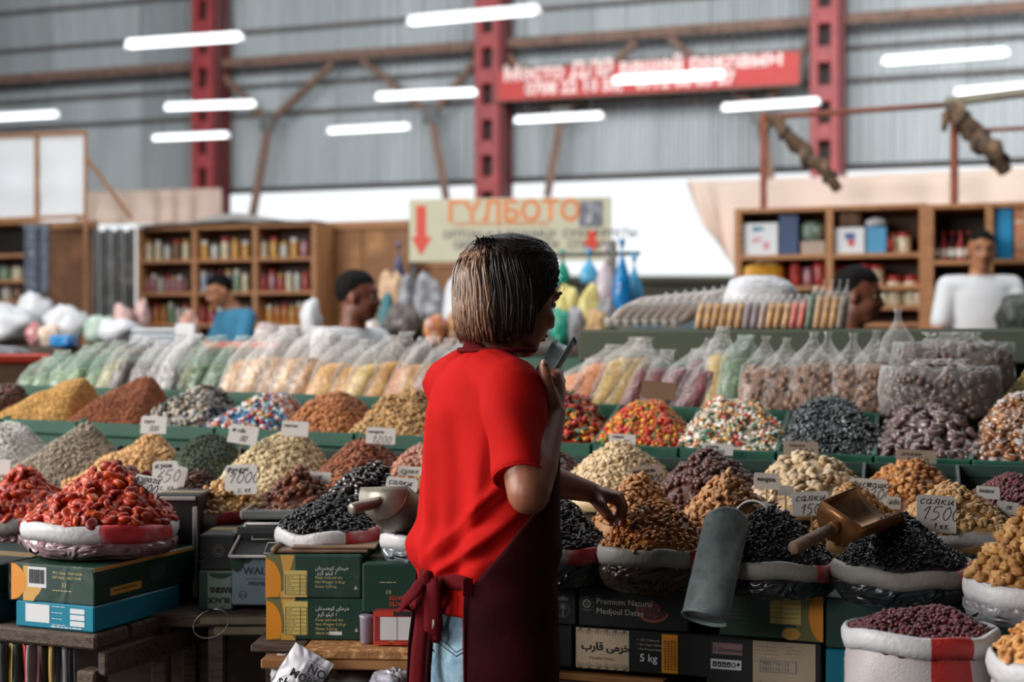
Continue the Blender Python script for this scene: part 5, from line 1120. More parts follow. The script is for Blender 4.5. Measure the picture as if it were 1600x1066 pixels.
for i, (px, yt, wp) in enumerate(((1184, 548, 48), (1214, 546, 44), (1252, 542, 50), (1284, 540, 44), (1322, 544, 50), (1354, 542, 46))):
    bagrow(px, 4.22, wp, yt, 'peaked clear bag of brown dates, %s of the six' % ('first', 'second', 'third', 'fourth', 'fifth', 'last')[i], K_nut, FILM, fill=.72, lean=.12, peak=True, lumps=('hazel', .021, 110, nutmat), dp=.13)
for i, (px, yt, D_, wp) in enumerate(((1466, 566, 4.1, 176), (1484, 526, 4.45, 184))):
    d = DY(D_, px); x = (px - 800) / F * d; zb = 1.152
    t = plastic_bag(('big glossy bag of dark walnuts in front, end of the bag row', 'second big bag of dark walnuts stacked behind the front one')[i], x, d, zb, wp / F * d, .17, (H - (yt - 533) / F * d) - zb, .02, YAW, K_wal, FILM, fill=.93, lumps=('ball', .026, 330, walmat), seed=50 + i, leany=.05)
bagrow(1404, 4.35, 44, 512, 'tall loose film tail of a dark walnut bag', K_wal, FILM, fill=.5, peak=True, lean=-.05)
pile('straw coloured seeds heaped at the end beyond the walnut bags', 'grain', 1556, 1700, 650, 1625, 565, 3.75, .15, .012, gm('straw_seed', ['8A7442', '9C8650', '766236']), 1.16)
price_tag(1028, 624, 54, 28, 3.66, [], 'blank brown card leaning on the crimson bags', -.1, card=mat('tag_brown', '8A6A54', .6, .1, 9))

# ------------------------------------------------------------------ high ledge with nut packs, amber bags and a white sack
M_olv = mat('olive_cloth', ['4A5040', '3C4436'], .8, .2, 9)
a = P(905, 533, DY(4.76, 905)); b = P(1760, 533, DY(4.76, 1760)); zl = 1.388
t = root('display_ledge', Vector(((a.x + b.x) / 2, (a.y + b.y) / 2, 0)), 'olive cloth covered ledge behind the filled bags', 'ledge')
uu = (b - a).normalized(); vv = Vector((-uu.y, uu.x, 0)); Ln = (b - a).length; c = (a + b) / 2
mk('top', MB().box(Vector((c.x, c.y, zl - .012)) + vv * .25, (Ln, .5, .024), .006, frame(uu, Z)), M_olv, t, smooth=False)
mk('front_valance', MB().box(Vector((c.x, c.y, zl - .055)), (Ln, .02, .10), .006, frame(uu, Z)), M_olv, t, smooth=False)
for f_ in (.02, .35, .68, .98):
    for q in (.04, .46): p = a + (b - a) * f_ + vv * q; mk('leg', MB().box(Vector((p.x, p.y, (zl - .02) / 2)), (.05, .05, zl - .02), .004), M_step, t, smooth=False)
def LP(px, D): p = P(px, 533, DY(D, px)); p.z = zl; return p
for k in range(8):
    p = LP(955 + k * 15, 4.86 + .01 * k); t = root('nut_pack', p, 'long clear pack of pale nuts, %s of the slanted stack' % ('first', 'second', 'third', 'fourth', 'fifth', 'sixth', 'seventh', 'last')[k], 'pack', 'slanted nut packs on the ledge')
    q = p + U * .15 + Z * (.10 + .004 * k) + V * .12; p1 = p + Z * .025
    pts = [p1.lerp(q, i / 8) + Z * (.012 * math.sin(i / 8 * 3.14)) for i in range(9)]; rr = [.012, .022, .027, .028, .027, .028, .026, .02, .01]
    mk('contents', MB().tube(pts, [r_ * .92 for r_ in rr], 10), K_brownn, t); mk('film', MB().tube([pts[0] - U * .02] + pts + [q + U * .02 + Z * .012], [.02] + rr + [.02], 10), FILMW, t)
amb = [K_amb] * 6 + [K_lil] * 2 + [K_pinkw] * 1 + [K_amb] * 3 + [K_tom] * 2 + [K_gr2] + [K_cream, K_amb, K_amb, K_brownn]
for k, km in enumerate(amb):
    px = 1094 + k * 12.2; p = LP(px, 4.84); hh = .105 if k < 14 else .13
    plastic_bag('small upright bag of %s in the ledge row, place %s' % ({'c_amber': 'amber fruit', 'c_lilac': 'lilac sweets', 'c_palepink': 'pale sweets', 'c_tomato': 'tomato red fruit', 'c_herb': 'green herbs', 'c_cream': 'cream snacks', 'c_brownbag': 'brown nuts'}[km.name], ('one', 'two', 'three', 'four', 'five', 'six', 'seven', 'eight', 'nine', 'ten', 'eleven', 'twelve', 'thirteen', 'fourteen', 'fifteen', 'sixteen', 'seventeen', 'eighteen', 'nineteen')[k]),
                p.x, p.y, zl + .001, .03, .1, hh, .12, YAW, km, FILM, fill=.8, seed=80 + k, group='small bags in a row on the ledge', peak=k > 14)
def lump(name, lab, cat, px0, px1, ytop, d, zb, m, dp=None, amp=.14, seed=0, sq=2.6, group=None, neck=False):
    """full soft sack resting on a surface at height zb"""
    cx = ((px0 + px1) / 2 - 800) / F * d; rx = (px1 - px0) / 2 / F * d; zt = H - (ytop - 533) / F * d; hz = (zt - zb) / 2; dp = dp or rx * .8; c = Vector((cx, d, zb + hz))
    def fn(p):
        q = Vector((p.x / rx, p.y / dp, p.z / hz)); k = (abs(q.x) ** sq + abs(q.y) ** sq + abs(q.z) ** sq) ** (-1 / sq); q = q * k; q *= 1 + amp * nz(q * 1.3, 1, seed) + amp * .45 * nz(q * 4, 1, seed + 2)
        return Vector((q.x * rx * .96, q.y * dp, max(q.z, -1) * hz))
    mb = MB(); mb.ell(c, (rx, dp, hz), None, 26, 16, fn=fn); t = root(name, Vector((cx, d, zb)), lab, cat, group); mk('body', mb, m, t)
    if neck: mk('tied_neck', MB().lathe([(rx * .3, -.02), (rx * .12, .01), (rx * .1, .02), (rx * .25, .05), (rx * .05, .055)], Vector((cx, d, zt - .005)), 10), m, t)
    return t
M_sackw = mat('white_sack', ['D5D6DA', 'C4C6CC'], .4, .1, 9, wrinkle=.35, bs=12); M_sackg = mat('grey_bundle', ['9A9A9E', '7C7C82', 'B2B2B6'], .45, .2, 12, wrinkle=.5, bs=14); M_sackd = mat('dark_bundle', ['6E6460', '4E4644', '857A74'], .5, .2, 16, wrinkle=.6, bs=18)
M_yelb = mat('yellow_bag', ['C8B86A', 'D6C988'], .4, .15, 10, wrinkle=.4, bs=12); M_blu = mat('blue_bag', ['0F6FB5', '1C86C8', '0A5A9C'], .25, .2, 9, wrinkle=.5, bs=10); M_tealb = mat('teal_bag', ['1E8C74', '2FA88A'], .3, .15, 9, wrinkle=.4, bs=10)
M_ltb = mat('lightblue_bag', ['4AA0CC', '6AB4D8'], .3, .15, 9, wrinkle=.5, bs=12); M_pw = mat('pinkwhite_bag', ['C9BFC6', 'B59AA2'], .35, .15, 9, wrinkle=.5, bs=12)
p = LP(1185, 5.02); lump('white_sack', 'large white sack lying on the ledge behind small bags', 'sack', 1128, 1246, 430, p.y, zl, M_sackw, .12, .12, 3)
# ------------------------------------------------------------------ counter of the stall behind, with heaps of packed goods
cz = 1.32
t = root('stall_counter', Vector((-.6, 7.4, 0)), 'dark long counter of the stall behind, under white bundles', 'counter')
cc = Vector((-.9, 7.55, 0)); mk('top', MB().box(cc + Z * (cz - .02), (6.6, 1.3, .04), .006, rotz(-YAW)), M_step, t, smooth=False); mk('front_panel', MB().box(cc - V * .62 + Z * (cz / 2 - .02), (6.6, .03, cz - .04), .004, rotz(-YAW)), M_green, t, smooth=False)
for k in (-1, 0, 1):
    for e in (-.55, .55): q = cc + U * k * 3.2 + V * e; mk('leg', MB().box(Vector((q.x, q.y, (cz - .04) / 2)), (.06, .06, cz - .04), 0, rotz(-YAW)), M_step, t, smooth=False)
def CP(px, D=7.5): return DY(D, px)
for i, (x0, x1, yt, D, m, nm, lab) in enumerate((
    (-30, 62, 478, 7.4, M_sackw, 'white_bundle', 'white plastic bundle at the edge of the far counter'), (22, 82, 460, 7.7, M_sackw, 'white_bundle', 'tall white bundle on the far counter under the blue cloth'),
    (70, 136, 476, 7.3, M_sackw, 'white_bundle', 'white bundle beside the brown plywood panel'), (40, 74, 505, 7.05, mat('redwhite', ['C9B2B0', 'A8444A', 'D8CFCF'], .4, .1, 24), 'printed_bag', 'red and white printed bag on the far counter'),
    (62, 96, 508, 7.0, mat('orangewhite', ['D8B48A', 'D9CFC4', 'C98A4E'], .4, .1, 24), 'printed_bag', 'orange and white printed bag on the far counter'),
    (130, 180, 492, 7.3, mat('paleg', ['A9C2B0', 'BFCFC4', '7FA48E'], .4, .15, 14), 'green_bundle', 'pale green plastic bundle on the far counter'), (176, 208, 476, 7.5, mat('pinkp', ['B8908A', 'C9AAA6', '9C5E58'], .5, .2, 18), 'pink_packet', 'pink packets heaped before the grey curtain'),
    (204, 236, 470, 7.6, mat('pinkp', ['B8908A', 'C9AAA6'], .5, .2, 18), 'pink_packet', 'pale pink packets heaped below the jar shelf'), (150, 222, 500, 7.05, M_sackw, 'white_bundle', 'flat white bag bundle left of the far scale'),
    (282, 312, 488, 7.2, mat('salmon', ['B87E6E', 'C99A8C'], .5, .2, 18), 'pink_packet', 'salmon packets beside the boy in blue'), (398, 446, 506, 7.0, mat('palep', ['C2B2AE', 'B0A09C', 'D2C6C2'], .45, .15, 14), 'pale_bundle', 'pale bundle in front of the boy in blue'),
    (470, 502, 470, 7.2, M_sackw, 'white_bundle', 'tall white bottle-shaped bundle by the plywood wall'), (592, 634, 424, 8.0, mat('tanhat', ['B89474', 'C9A888'], .6, .15, 9), 'tan_bundle', 'tan cloth bundle behind the man in profile'),
    (620, 652, 434, 7.9, M_sackg, 'grey_bundle', 'first grey white bundle below the beige sign'), (646, 696, 428, 7.9, M_sackg, 'grey_bundle', 'second broad grey white bundle below the beige sign'), (690, 740, 436, 7.9, M_sackw, 'white_bundle', 'white bundle below the beige sign by the hair'),
    (590, 618, 462, 7.3, mat('tealcl', '2E6A70', .6, .2, 9), 'teal_bundle', 'teal cloth bundle beside the man in profile'), (598, 662, 474, 7.2, M_sackd, 'dark_bundle', 'brown grey net bundle in front of white bundles'), (656, 690, 476, 7.3, M_sackg, 'grey_bundle', 'small grey bundle beside the brown net bundle'),
    (664, 700, 492, 7.1, mat('rwo', ['C9BEB6', 'B84A4A', 'C98A3A', 'D8D2CC'], .4, .1, 30), 'printed_bag', 'red and orange printed bag near the hair'), (696, 728, 488, 7.15, mat('brwo', ['8E5A40', 'C98A3A', 'D2C8BE'], .4, .1, 30), 'printed_bag', 'brown and orange printed bag touching the hair outline'),
    (568, 596, 500, 6.98, mat('oranges', ['D98A1E', 'C8CDD2', 'C97A1A'], .4, .1, 30), 'printed_bag', 'orange white printed bag in front of the man in profile'),
    (866, 906, 446, 7.5, M_yelb, 'yellow_bundle', 'pale yellow bundle beside the woman face'), (900, 940, 452, 7.4, M_yelb, 'yellow_bundle', 'second yellow bundle under the blue bags'), (930, 966, 470, 7.3, M_sackg, 'grey_bundle', 'grey lilac bundle under the blue bags'),
    (860, 892, 482, 7.2, M_tealb, 'green_bundle', 'dull green bundle behind the scoop'), (886, 916, 482, 7.15, M_sackg, 'grey_bundle', 'pale lilac bundle between green and tan packs'), (914, 952, 486, 7.1, cont('tanpk', ['B08A5A', 'C2A070']), 'tan_pack', 'tan pack beside the slanted nut packs'))):
    lump(nm, lab, 'bundle', x0, x1, yt, DY(D, (x0 + x1) / 2), cz, m, None, .34, 20 + i, 2.1)
# hanging bags at the end of the counter
pole = root('bag_pole', P(958, 533, 8.0) * 1, 'thin pole with hanging plastic bags beside the beige sign', 'pole'); pz = P(958, 398, 8.0)
mk('pole', MB().tube([Vector((pz.x, 8.0, 0)), Vector((pz.x, 8.0, pz.z + .08))], .02, 8), M_steel, pole); mk('cross_arm', MB().tube([P(866, 398, 8.0), P(1000, 396, 8.0)], .012, 8), M_steel, pole)
def hang(lab, x0, x1, y0, y1, m, d=7.95):
    c = P((x0 + x1) / 2, y0, d); rx = (x1 - x0) / 2 / F * d; hh = (y1 - y0) / F * d; t = root('hanging_bag', P((x0 + x1) / 2, y1, d), lab, 'bag', 'plastic bags hanging from the pole arm'); n = 18; sd = x0
    mb = MB(); mb.loft([[c + Vector((rx * k * math.cos(2 * math.pi * j / n) * (1 + .2 * nz((math.cos(j), math.sin(j), f * 3), 1, sd)), .7 * rx * k * math.sin(2 * math.pi * j / n), -hh * f)) for j in range(n)] for k, f in ((.06, 0), (.12, .08), (.3, .2), (.7, .4), (.95, .62), (1, .8), (.8, .95), (.3, 1.0))]); mk('bag', mb, m, t)
    mk('knot', MB().tube([c, c + Z * .05], [.008, .02], 8), m, t)
hang('light blue plastic bag hanging from the pole arm, first of the blue ones', 904, 936, 402, 444, M_ltb); hang('pinkish white plastic bag hanging between blue bags', 928, 966, 398, 478, M_pw, 7.9); hang('dark blue plastic bag hanging tallest beside the beige sign', 958, 986, 388, 490, M_blu, 7.85); hang('bright blue plastic bag hanging outermost', 976, 1006, 410, 482, M_ltb, 7.98)
hang('green round plastic bag hanging beside the forehead', 866, 892, 404, 446, M_tealb, 8.02)
hang('small navy bag hanging on the plywood wall edge', 614, 632, 390, 442, mat('navy_bag', ['2E3050', '6A6886'], .5, .2, 14), 9.2)
# second scale, blue tray, red trays on the far counter
sc2 = root('weighing_scale', Vector((P(270, 533, 6.95).x, 7.4, cz)), 'pale grey weighing scale on the far counter below the jar shelf', 'scale')
q = Vector((P(262, 533, 7.55).x, 7.55, cz)); mk('body', MB().box(q + Z * .035, (.34, .25, .07), .015), mat('pale_grey', '9AA0A6', .4, .1, 9), sc2, smooth=False); mk('tray', MB().box(q + Vector((-.05, .02, .085)), (.24, .22, .02), .006), M_tin, sc2, smooth=False); mk('display', MB().box(q + Vector((.12, -.11, .09)), (.1, .02, .06), .004), M_white, sc2, smooth=False)
tb = root('serving_tray', Vector((P(99, 533, 7.2).x, 7.3, cz)), 'small blue plastic tray on the far counter', 'tray'); q = Vector((P(99, 533, 7.3).x, 7.3, cz)); mk('base', MB().box(q + Z * .03, (.11, .12, .06), .01), M_blu, tb, smooth=False)
tr_ = root('serving_tray', P(20, 588, 5.3), 'red rimmed wooden tray stand at the picture edge beyond herb bags', 'tray'); q = P(14, 560, 5.3)
mk('box', MB().box(Vector((q.x - .05, q.y, 1.18)), (.3, .4, .18), .006, rotz(.5)), mat('tray_tan', '7A5E4C', .6, .2, 9), tr_, smooth=False); mk('rim', MB().box(Vector((q.x - .05, q.y, 1.285)), (.33, .43, .035), .008, rotz(.5)), M_redp, tr_, smooth=False); mk('goods', MB().ell(Vector((q.x - .05, q.y, 1.3)), (.13, .17, .035)), M_sackg, tr_)
mk('stand', MB().box(Vector((q.x - .05, q.y, .545)), (.26, .34, 1.09), .006, rotz(.5)), M_step, tr_, smooth=False)
rr_ = mk('counter_rail', MB().bar(Vector((P(322, 533, 6.75).x, 6.75, cz + .012)), Vector((P(438, 533, 6.6).x, 6.6, cz + .012)), .05, .03, .004), M_redp, label='red painted rail along the far counter before the boy', cat='rail', smooth=False)

# ------------------------------------------------------------------ shelving with jars and cartons
def shelf_unit(lab, pl, pr, yt, D, xs, ys, zbot=.05, dp=.34, m=M_wood, back=M_dark, backs=True, ymid=None):
    """wooden rack; xs = uprights (columns of the photo), ys = shelf heights"""
    A = P(pl, 533, DY(D, pl)); B = P(pr, 533, DY(D, pr)); uu = (B - A).normalized(); vv = Vector((-uu.y, uu.x, 0)); mid = (A + B) / 2
    zf = lambda y: H - (y - 533) / F * mid.y; zt = zf(yt); t = root('goods_shelf', Vector((mid.x, mid.y, 0)), lab, 'shelf'); Mx = frame(uu, Z); W_ = (B - A).length
    for x in xs:
        p = P(x, 533, DY(D, x)); mk('upright', MB().box(Vector((p.x, p.y, (zt + 0) / 2)) + vv * dp / 2, (.045, dp, zt), .003, Mx), m, t, smooth=False)
    for y in [yt] + list(ys): mk('shelf_plank', MB().box(Vector((mid.x, mid.y, zf(y) - .014)) + vv * dp / 2, (W_, dp - .01, .03), .003, Mx), m, t, smooth=False)
    mk('back_panel', MB().box(Vector((mid.x, mid.y, zt / 2)) + vv * dp, (W_, .012, zt), 0, Mx), back, t, smooth=False)
    return t, zf, uu, vv
M_wback = mat('shelf_back', '4A3122', .7, .2, 9)
sj, zj, uj, vj = shelf_unit('three-bay wooden shelf full of jars beside the plywood wall', 216, 494, 352, 11.2, (217, 303, 398, 490), (404, 456, 506), back=M_wback)
M_lid = mat('jar_lid_gold', 'B8904A', .35, .15, 9, metal=.4); M_lidw = mat('jar_lid_white', 'D8D4CC', .4, .05, 9); M_lidd = mat('jar_lid_dark', '3A2A26', .4, .05, 9); M_lidr = mat('jar_lid_red', 'A02A2A', .4, .05, 9)
def jar(px, zb, d, r, h, m, lid, lab, grp, name='jar', cat='jar', bottle=False):
    x = (px - 800) / F * d; t = root(name, (x, d, zb), lab, cat, grp)
    if bottle: mk('glass', MB().lathe([(r * .9, 0), (r, .01), (r, h * .55), (r * .4, h * .72), (r * .35, h * .95)], (x, d, zb), 12), m, t); mk('cap', MB().lathe([(r * .42, h * .93), (r * .42, h * 1.04)], (x, d, zb), 10), lid, t); mk('paper_label', MB().lathe([(r * 1.02, h * .15), (r * 1.02, h * .42)], (x, d, zb), 12, caps=(False, False)), M_lidw, t)
    else: mk('glass', MB().lathe([(r * .88, 0), (r, .012), (r, h * .74), (r * .8, h * .84), (r * .8, h * .88)], (x, d, zb), 12), m, t); mk('lid', MB().lathe([(r * .86, h * .78), (r * .9, h * .80), (r * .9, h * .98), (r * .8, h)], (x, d, zb), 12), lid, t)
    return t
jm = lambda n, c: mat('jar_' + n, c, .25, .25, 14, spec=.7)
J = {'cream': jm('cream', ['CFC2A2', 'DDD4BC']), 'amber': jm('amber', ['C48A38', 'D9AC5C']), 'brown': jm('brown', ['6E4630', '835A40']), 'pink': jm('pink', ['B8848A', '9C5A66']), 'blue': jm('blue', ['8A9AB8', 'B8C2D0']), 'red': jm('red', ['A03038', 'B85048']), 'orange': jm('orange', ['B86A2A', 'C98444']), 'green': jm('green', ['6A8A6A', '8AA488']), 'white': jm('white', ['C9C6C0', 'B8B4AC'])}
rows = ((404, ((226, 298, 5, ['cream', 'cream', 'white', 'brown', 'cream'], 40), (312, 392, 5, ['amber', 'white', 'cream', 'amber', 'amber'], 40), (404, 484, 5, ['cream', 'amber', 'white', 'amber', 'pink'], 38))),
        (456, ((226, 296, 7, ['pink', 'pink', 'white', 'pink', 'pink', 'pink', 'brown'], 36), (312, 390, 6, ['blue', 'blue', 'blue', 'blue', 'green', 'cream'], 42), (406, 484, 6, ['red', 'pink', 'red', 'cream', 'white', 'red'], 42))),
        (506, ((228, 296, 6, ['red', 'orange', 'orange', 'green', 'white', 'white'], 40), (310, 392, 6, ['red', 'red', 'cream', 'amber', 'blue', 'white'], 40), (404, 486, 7, ['orange', 'amber', 'orange', 'orange', 'amber', 'orange', 'amber'], 40))))
rn = {404: 'top', 456: 'middle', 506: 'bottom'}; bn = ('near', 'middle', 'far')
for y, bays in rows:
    for bi, (x0, x1, n, ks, hp) in enumerate(bays):
        for k in range(n):
            px = x0 + (x1 - x0) * (k + .5) / n; d = DY(11.2, px) + .12; zb = zj(y) + .0015; hh = hp / F * d
            jar(px, zb, d, min((x1 - x0) / n / 2 / F * d * .78, .07), hh * rnd.uniform(.66, .86), J[ks[k]], (M_lid, M_lidw, M_lidd, M_lidr)[(k + bi + y) % 4], '%s jar in the %s bay of the jar shelf, %s row' % (ks[k], bn[bi], rn[y]), 'jars on the %s row, %s bay' % (rn[y], bn[bi]))
slab_ = lambda name, lab, cat, c, size, m, yaw=YAW, b=.004: mk(name, MB().box(c, size, b, rotz(-yaw)), m, None, lab, cat, smooth=False)
def panelbox(name, lab, cat, x0, x1, yt, D, m, th=.05):
    A = P(x0, 533, DY(D, x0)); B = P(x1, 533, DY(D, x1)); mid = (A + B) / 2; zt = H - (yt - 533) / F * mid.y
    t = root(name, (mid.x, mid.y, 0), lab, cat); uu = (B - A).normalized(); Mx = frame(uu, Z); W_ = (B - A).length
    n = max(1, round(W_ / .55)); A.z = 0; mid.z = 0
    for k in range(n): mk('board', MB().box(A + uu * (W_ * (k + .5) / n) + Z * zt / 2, (W_ / n - .006, th, zt), .004, Mx), m, t, smooth=False)
    mk('top_batten', MB().box(mid + Z * (zt - .04) - Vector((-uu.y, uu.x, 0)) * .03, (W_, .03, .06), .004, Mx), M_wood, t, smooth=False); return t
panelbox('plywood_wall', 'tan plywood stall wall behind the man in profile', 'partition', 497, 640, 346, 11.6, M_ply); panelbox('plywood_wall', 'brown plywood panel between the blue cloth and grey curtain', 'partition', 60, 152, 346, 11.5, mat('plywood_dark', ['7A5030', '6A4428', '86593A'], .6, .2, 4))
panelbox('plywood_wall', 'low tan board below the beige sign', 'partition', 640, 745, 405, 11.9, M_ply)
cv = root('strip_curtain', P(180, 533, 11.3) * 1, 'dark grey pleated curtain beside the jar shelf', 'curtain')
for k in range(7):
    A = P(150 + k * 9.4, 533, DY(11.3, 180)); zt = H - (348 + 4 * (k % 2) - 533) / F * 11.9
    mb = MB(); mb.loft([[Vector((A.x + .028 * math.cos(2 * math.pi * j / 10), A.y + .03 * math.sin(2 * math.pi * j / 10) + .02 * (k % 2), z)) for j in range(10)] for z in (.02, zt * .5, zt)]); mk('fold', mb, mat('curtain_grey', ['4A4846', '3A3836', '5E5A56'], .8, .2, 9), cv)
cap_ = root('grey_cloth', P(350, 345, 11.0), 'grey cloth heaped in a low peak on top of the jar shelf', 'cloth')
zt = zj(350); mb = MB(); mb.grid(lambda a, b: P(214 + a * 276, 533, DY(11.2, 214 + a * 276)) * 1 + V * (b * .3 - .03) + Z * (zt - H + .01 + .09 * math.exp(-((a - .5) / .22) ** 2) * math.sin(math.pi * min(max(b, .05), .95)) + .01 * nz((a * 8, b * 3, 4))), 30, 8)
o_ = mk('cloth', mb, mat('grey_cloth', '7A7672', .8, .15, 6), cap_); md = o_.modifiers.new('t', 'SOLIDIFY'); md.thickness = .01
sl, zs_, _, _ = shelf_unit('dark wooden shelf at the picture edge beside blue patterned cloth', -60, 52, 346, 11.4, (-58, 50), (398, 438, 470), back=M_dark)
for k, (x, y, m_, l_) in enumerate(((8, 438, J['green'], 'green tin on the edge shelf'), (28, 438, J['cream'], 'cream tin on the edge shelf'), (12, 470, J['white'], 'white tin on the lowest edge shelf'), (30, 470, J['brown'], 'brown tin on the lowest edge shelf'))): jar(x, zs_(y) + .002, DY(11.4, x) + .15, .055, .15, m_, M_lidd, l_ + ' beside blue cloth', 'tins on the edge shelf')
bl = root('hanging_cloth', P(58, 460, 11.0), 'blue and grey patterned cloth hanging on the shelf end', 'cloth')
mb = MB(); mb.grid(lambda a, b: P(38 + a * 38 - (1 - b) * 6 * 0, 352 + b * 108, 11.0) + Vector((.05 * (1 - b) * 0, .03 * math.sin(a * 12), 0)), 16, 14); o_ = mk('cloth', mb, mat('blue_pattern', ['4A5468', '7A8494', '2E3648', '9AA4AE'], .7, .2, 30), bl); o_.modifiers.new('t', 'SOLIDIFY').thickness = .02
mk('rod', MB().tube([P(32, 352, 11.02), P(82, 352, 11.0)], .012, 8), M_steel, bl)
# right-hand shelves
sA, zA, uA, vA = shelf_unit('two-bay brown goods shelf below the pink tarpaulin', 1150, 1446, 322, 9.6, (1153, 1296, 1442), (397, 447, 478, 505), back=M_wback)
sB, zB, uB, vB = shelf_unit('brown shelf with bottles behind the man in white', 1450, 1690, 316, 9.35, (1453, 1546, 1640), (405, 505), back=M_dark)
def goods(name, lab, x0, x1, yt, yb, D, z, m, dp=.2, extra=None, cat='carton'):
    A = P(x0, 533, DY(D, x0)); B = P(x1, 533, DY(D, x1)); A.z = B.z = z(yb) + .0015; u = B - A; h = (yb - yt) / F * (A.y + B.y) / 2
    c = Carton(name, lab, A + Vector((-u.normalized().y, u.normalized().x, 0)) * .04, u.normalized(), u.length, dp, h, m, seam=False); c.t['category'] = cat
    if extra: extra(c)
    return c
def fishlogo(c):
    c.blob([(c.w * .28, c.h * .72), (c.w * .6, c.h * .78), (c.w * .62, c.h * .86), (c.w * .3, c.h * .9)], mat('logo_teal', '2E7A8E', .5, 0)); c.blob(arc(c.w * .42, c.h * .42, c.w * .16, c.h * .14, 20, 200), mat('logo_pink', 'C98A96', .5, 0)); c.blob(arc(c.w * .68, c.h * .3, c.w * .1, c.h * .14, 0, 360), mat('logo_pink', 'C98A96', .5, 0))
def sqlogo(c): c.blob([(c.w * .34, c.h * .55), (c.w * .68, c.h * .55), (c.w * .68, c.h * .8), (c.w * .34, c.h * .8)], mat('logo_blue', '3A5A8E', .5, 0)); c.blob(arc(c.w * .56, c.h * .42, c.w * .13, c.h * .14, 0, 360), mat('logo_red', 'C04A44', .5, 0))
goods('carton', 'white carton with teal and pink emblem on the goods shelf', 1158, 1214, 346, 397, 9.6, zA, M_lab, .22, fishlogo); goods('carton', 'navy blue carton beside the white emblem carton', 1216, 1246, 334, 397, 9.6, zA, mat('navy_box', '2E4468', .5, .1, 8))
goods('carton', 'small beige carton under the green and white bag', 1250, 1288, 376, 397, 9.6, zA, mat('beige_box', 'A89484', .6, .1, 8)); goods('carton', 'white carton with blue and red emblem on the goods shelf', 1303, 1350, 356, 397, 9.6, zA, M_lab, .2, sqlogo)
cb_ = goods('carton', 'light blue carton in the second bay of the goods shelf', 1353, 1384, 356, 397, 9.6, zA, mat('sky_box', '4A90B8', .5, .1, 8)); 
A_ = P(1306, 533, DY(9.6, 1306)); lump('cardboard_parcel', 'brown cardboard parcel on top of the white emblem carton', 'parcel', 1306, 1344, 331, DY(9.6, 1320) + .15, zA(356) + .004, M_cardb, .08, .02, 3, 8); lump('white_bag', 'white bag on top of the light blue carton', 'bag', 1352, 1384, 341, DY(9.6, 1366) + .14, zA(356) + .004, M_sackw, .07, .15, 5)
lump('green_bag', 'green and white bag lying on the small beige carton', 'bag', 1246, 1290, 346, DY(9.6, 1268) + .15, zA(376) + .004, mat('gw_bag', ['A9B8AE', '4E6E5A', 'C9CFCC'], .4, .1, 20), .08, .15, 6)
for x, lab in ((1394, 'first'), (1412, 'second')): jar(x, zA(397) + .002, DY(9.6, x) + .14, .045, .13, J['cream'], M_lidr, 'cream tub with red lid, %s on the upper goods shelf' % lab, 'red-lidded tubs')
lump('red_bag', 'red bag beside the cream tubs on the upper goods shelf', 'bag', 1382, 1396, 370, DY(9.6, 1388) + .1, zA(397) + .002, mat('redbag', 'A83A34', .4, .2, 14), .05, .1, 8)
lump('yellow_packets', 'long yellow packet stack on the second shelf of the first bay', 'packet', 1156, 1226, 414, DY(9.6, 1190) + .14, zA(447) + .002, mat('yel_pack', ['C98A22', 'D9A23A', 'B8701A'], .4, .15, 14), .1, .05, 9, 6)
lump('tan_parcel', 'tan parcel lying on the yellow packets', 'parcel', 1176, 1216, 402, DY(9.6, 1195) + .14, zA(414) + .004, mat('tan_par', 'A88A5E', .6, .1, 9), .08, .05, 9, 6)
for i, (x0, x1, yt, m_) in enumerate(((1234, 1250, 412, mat('redbag', 'A83A34', .4, .2, 14)), (1254, 1268, 418, J['pink']), (1270, 1288, 410, J['red']))): lump('red_packet', ('first', 'second', 'third')[i] + ' reddish packet on the second shelf of the first bay', 'packet', x0, x1, yt, DY(9.6, x0) + .12, zA(447) + .002, m_, .06, .08, i, 4)
lump('dark_bag', 'dark bag on the low shelf of the first bay', 'bag', 1236, 1292, 452, DY(9.6, 1260) + .14, zA(478) + .002, mat('dkbag', '2A2E30', .4, .2, 12), .1, .15, 11)
for i, (x, y, h_) in enumerate(((1306, 447, 36), (1326, 447, 34), (1352, 447, 38), (1382, 478, 36), (1398, 478, 52), (1424, 478, 52), (1436, 478, 40), (1370, 447, 36))): jar(x, zA(y) + .002, DY(9.6, x) + .14, .048, h_ / F * 10 * .8, (J['cream'], J['orange'])[i == 1], M_lidr, '%s cream tub with red lid on the lower goods shelves' % ('first', 'second', 'third', 'fourth', 'tall fifth', 'tall sixth', 'seventh', 'eighth')[i], 'red-lidded tubs on the lower shelves')
for k in range(5):
    px = 1462 + k * 13; jar(px, zB(405) + .002, DY(9.35, px) + .12, .026, .17, J['red'] if k % 2 else jm('cola', '3A1418'), M_lidr, 'dark red bottle, %s from the shelf upright' % ('first', 'second', 'third', 'fourth', 'fifth')[k], 'dark red drink bottles', 'drink_bottle', 'bottle', True)
goods('carton', 'tall bright blue carton on the shelf behind the man in white', 1551, 1582, 326, 405, 9.35, zB, mat('bright_blue', '1C86B8', .45, .1, 10)); goods('carton', 'orange and white striped carton beside the tall blue one', 1585, 1622, 322, 405, 9.35, zB, mat('or_wh', ['C9A684', 'B8643A', 'D9C4AA'], .5, .1, 9, stretch=(1, 1, 8)))
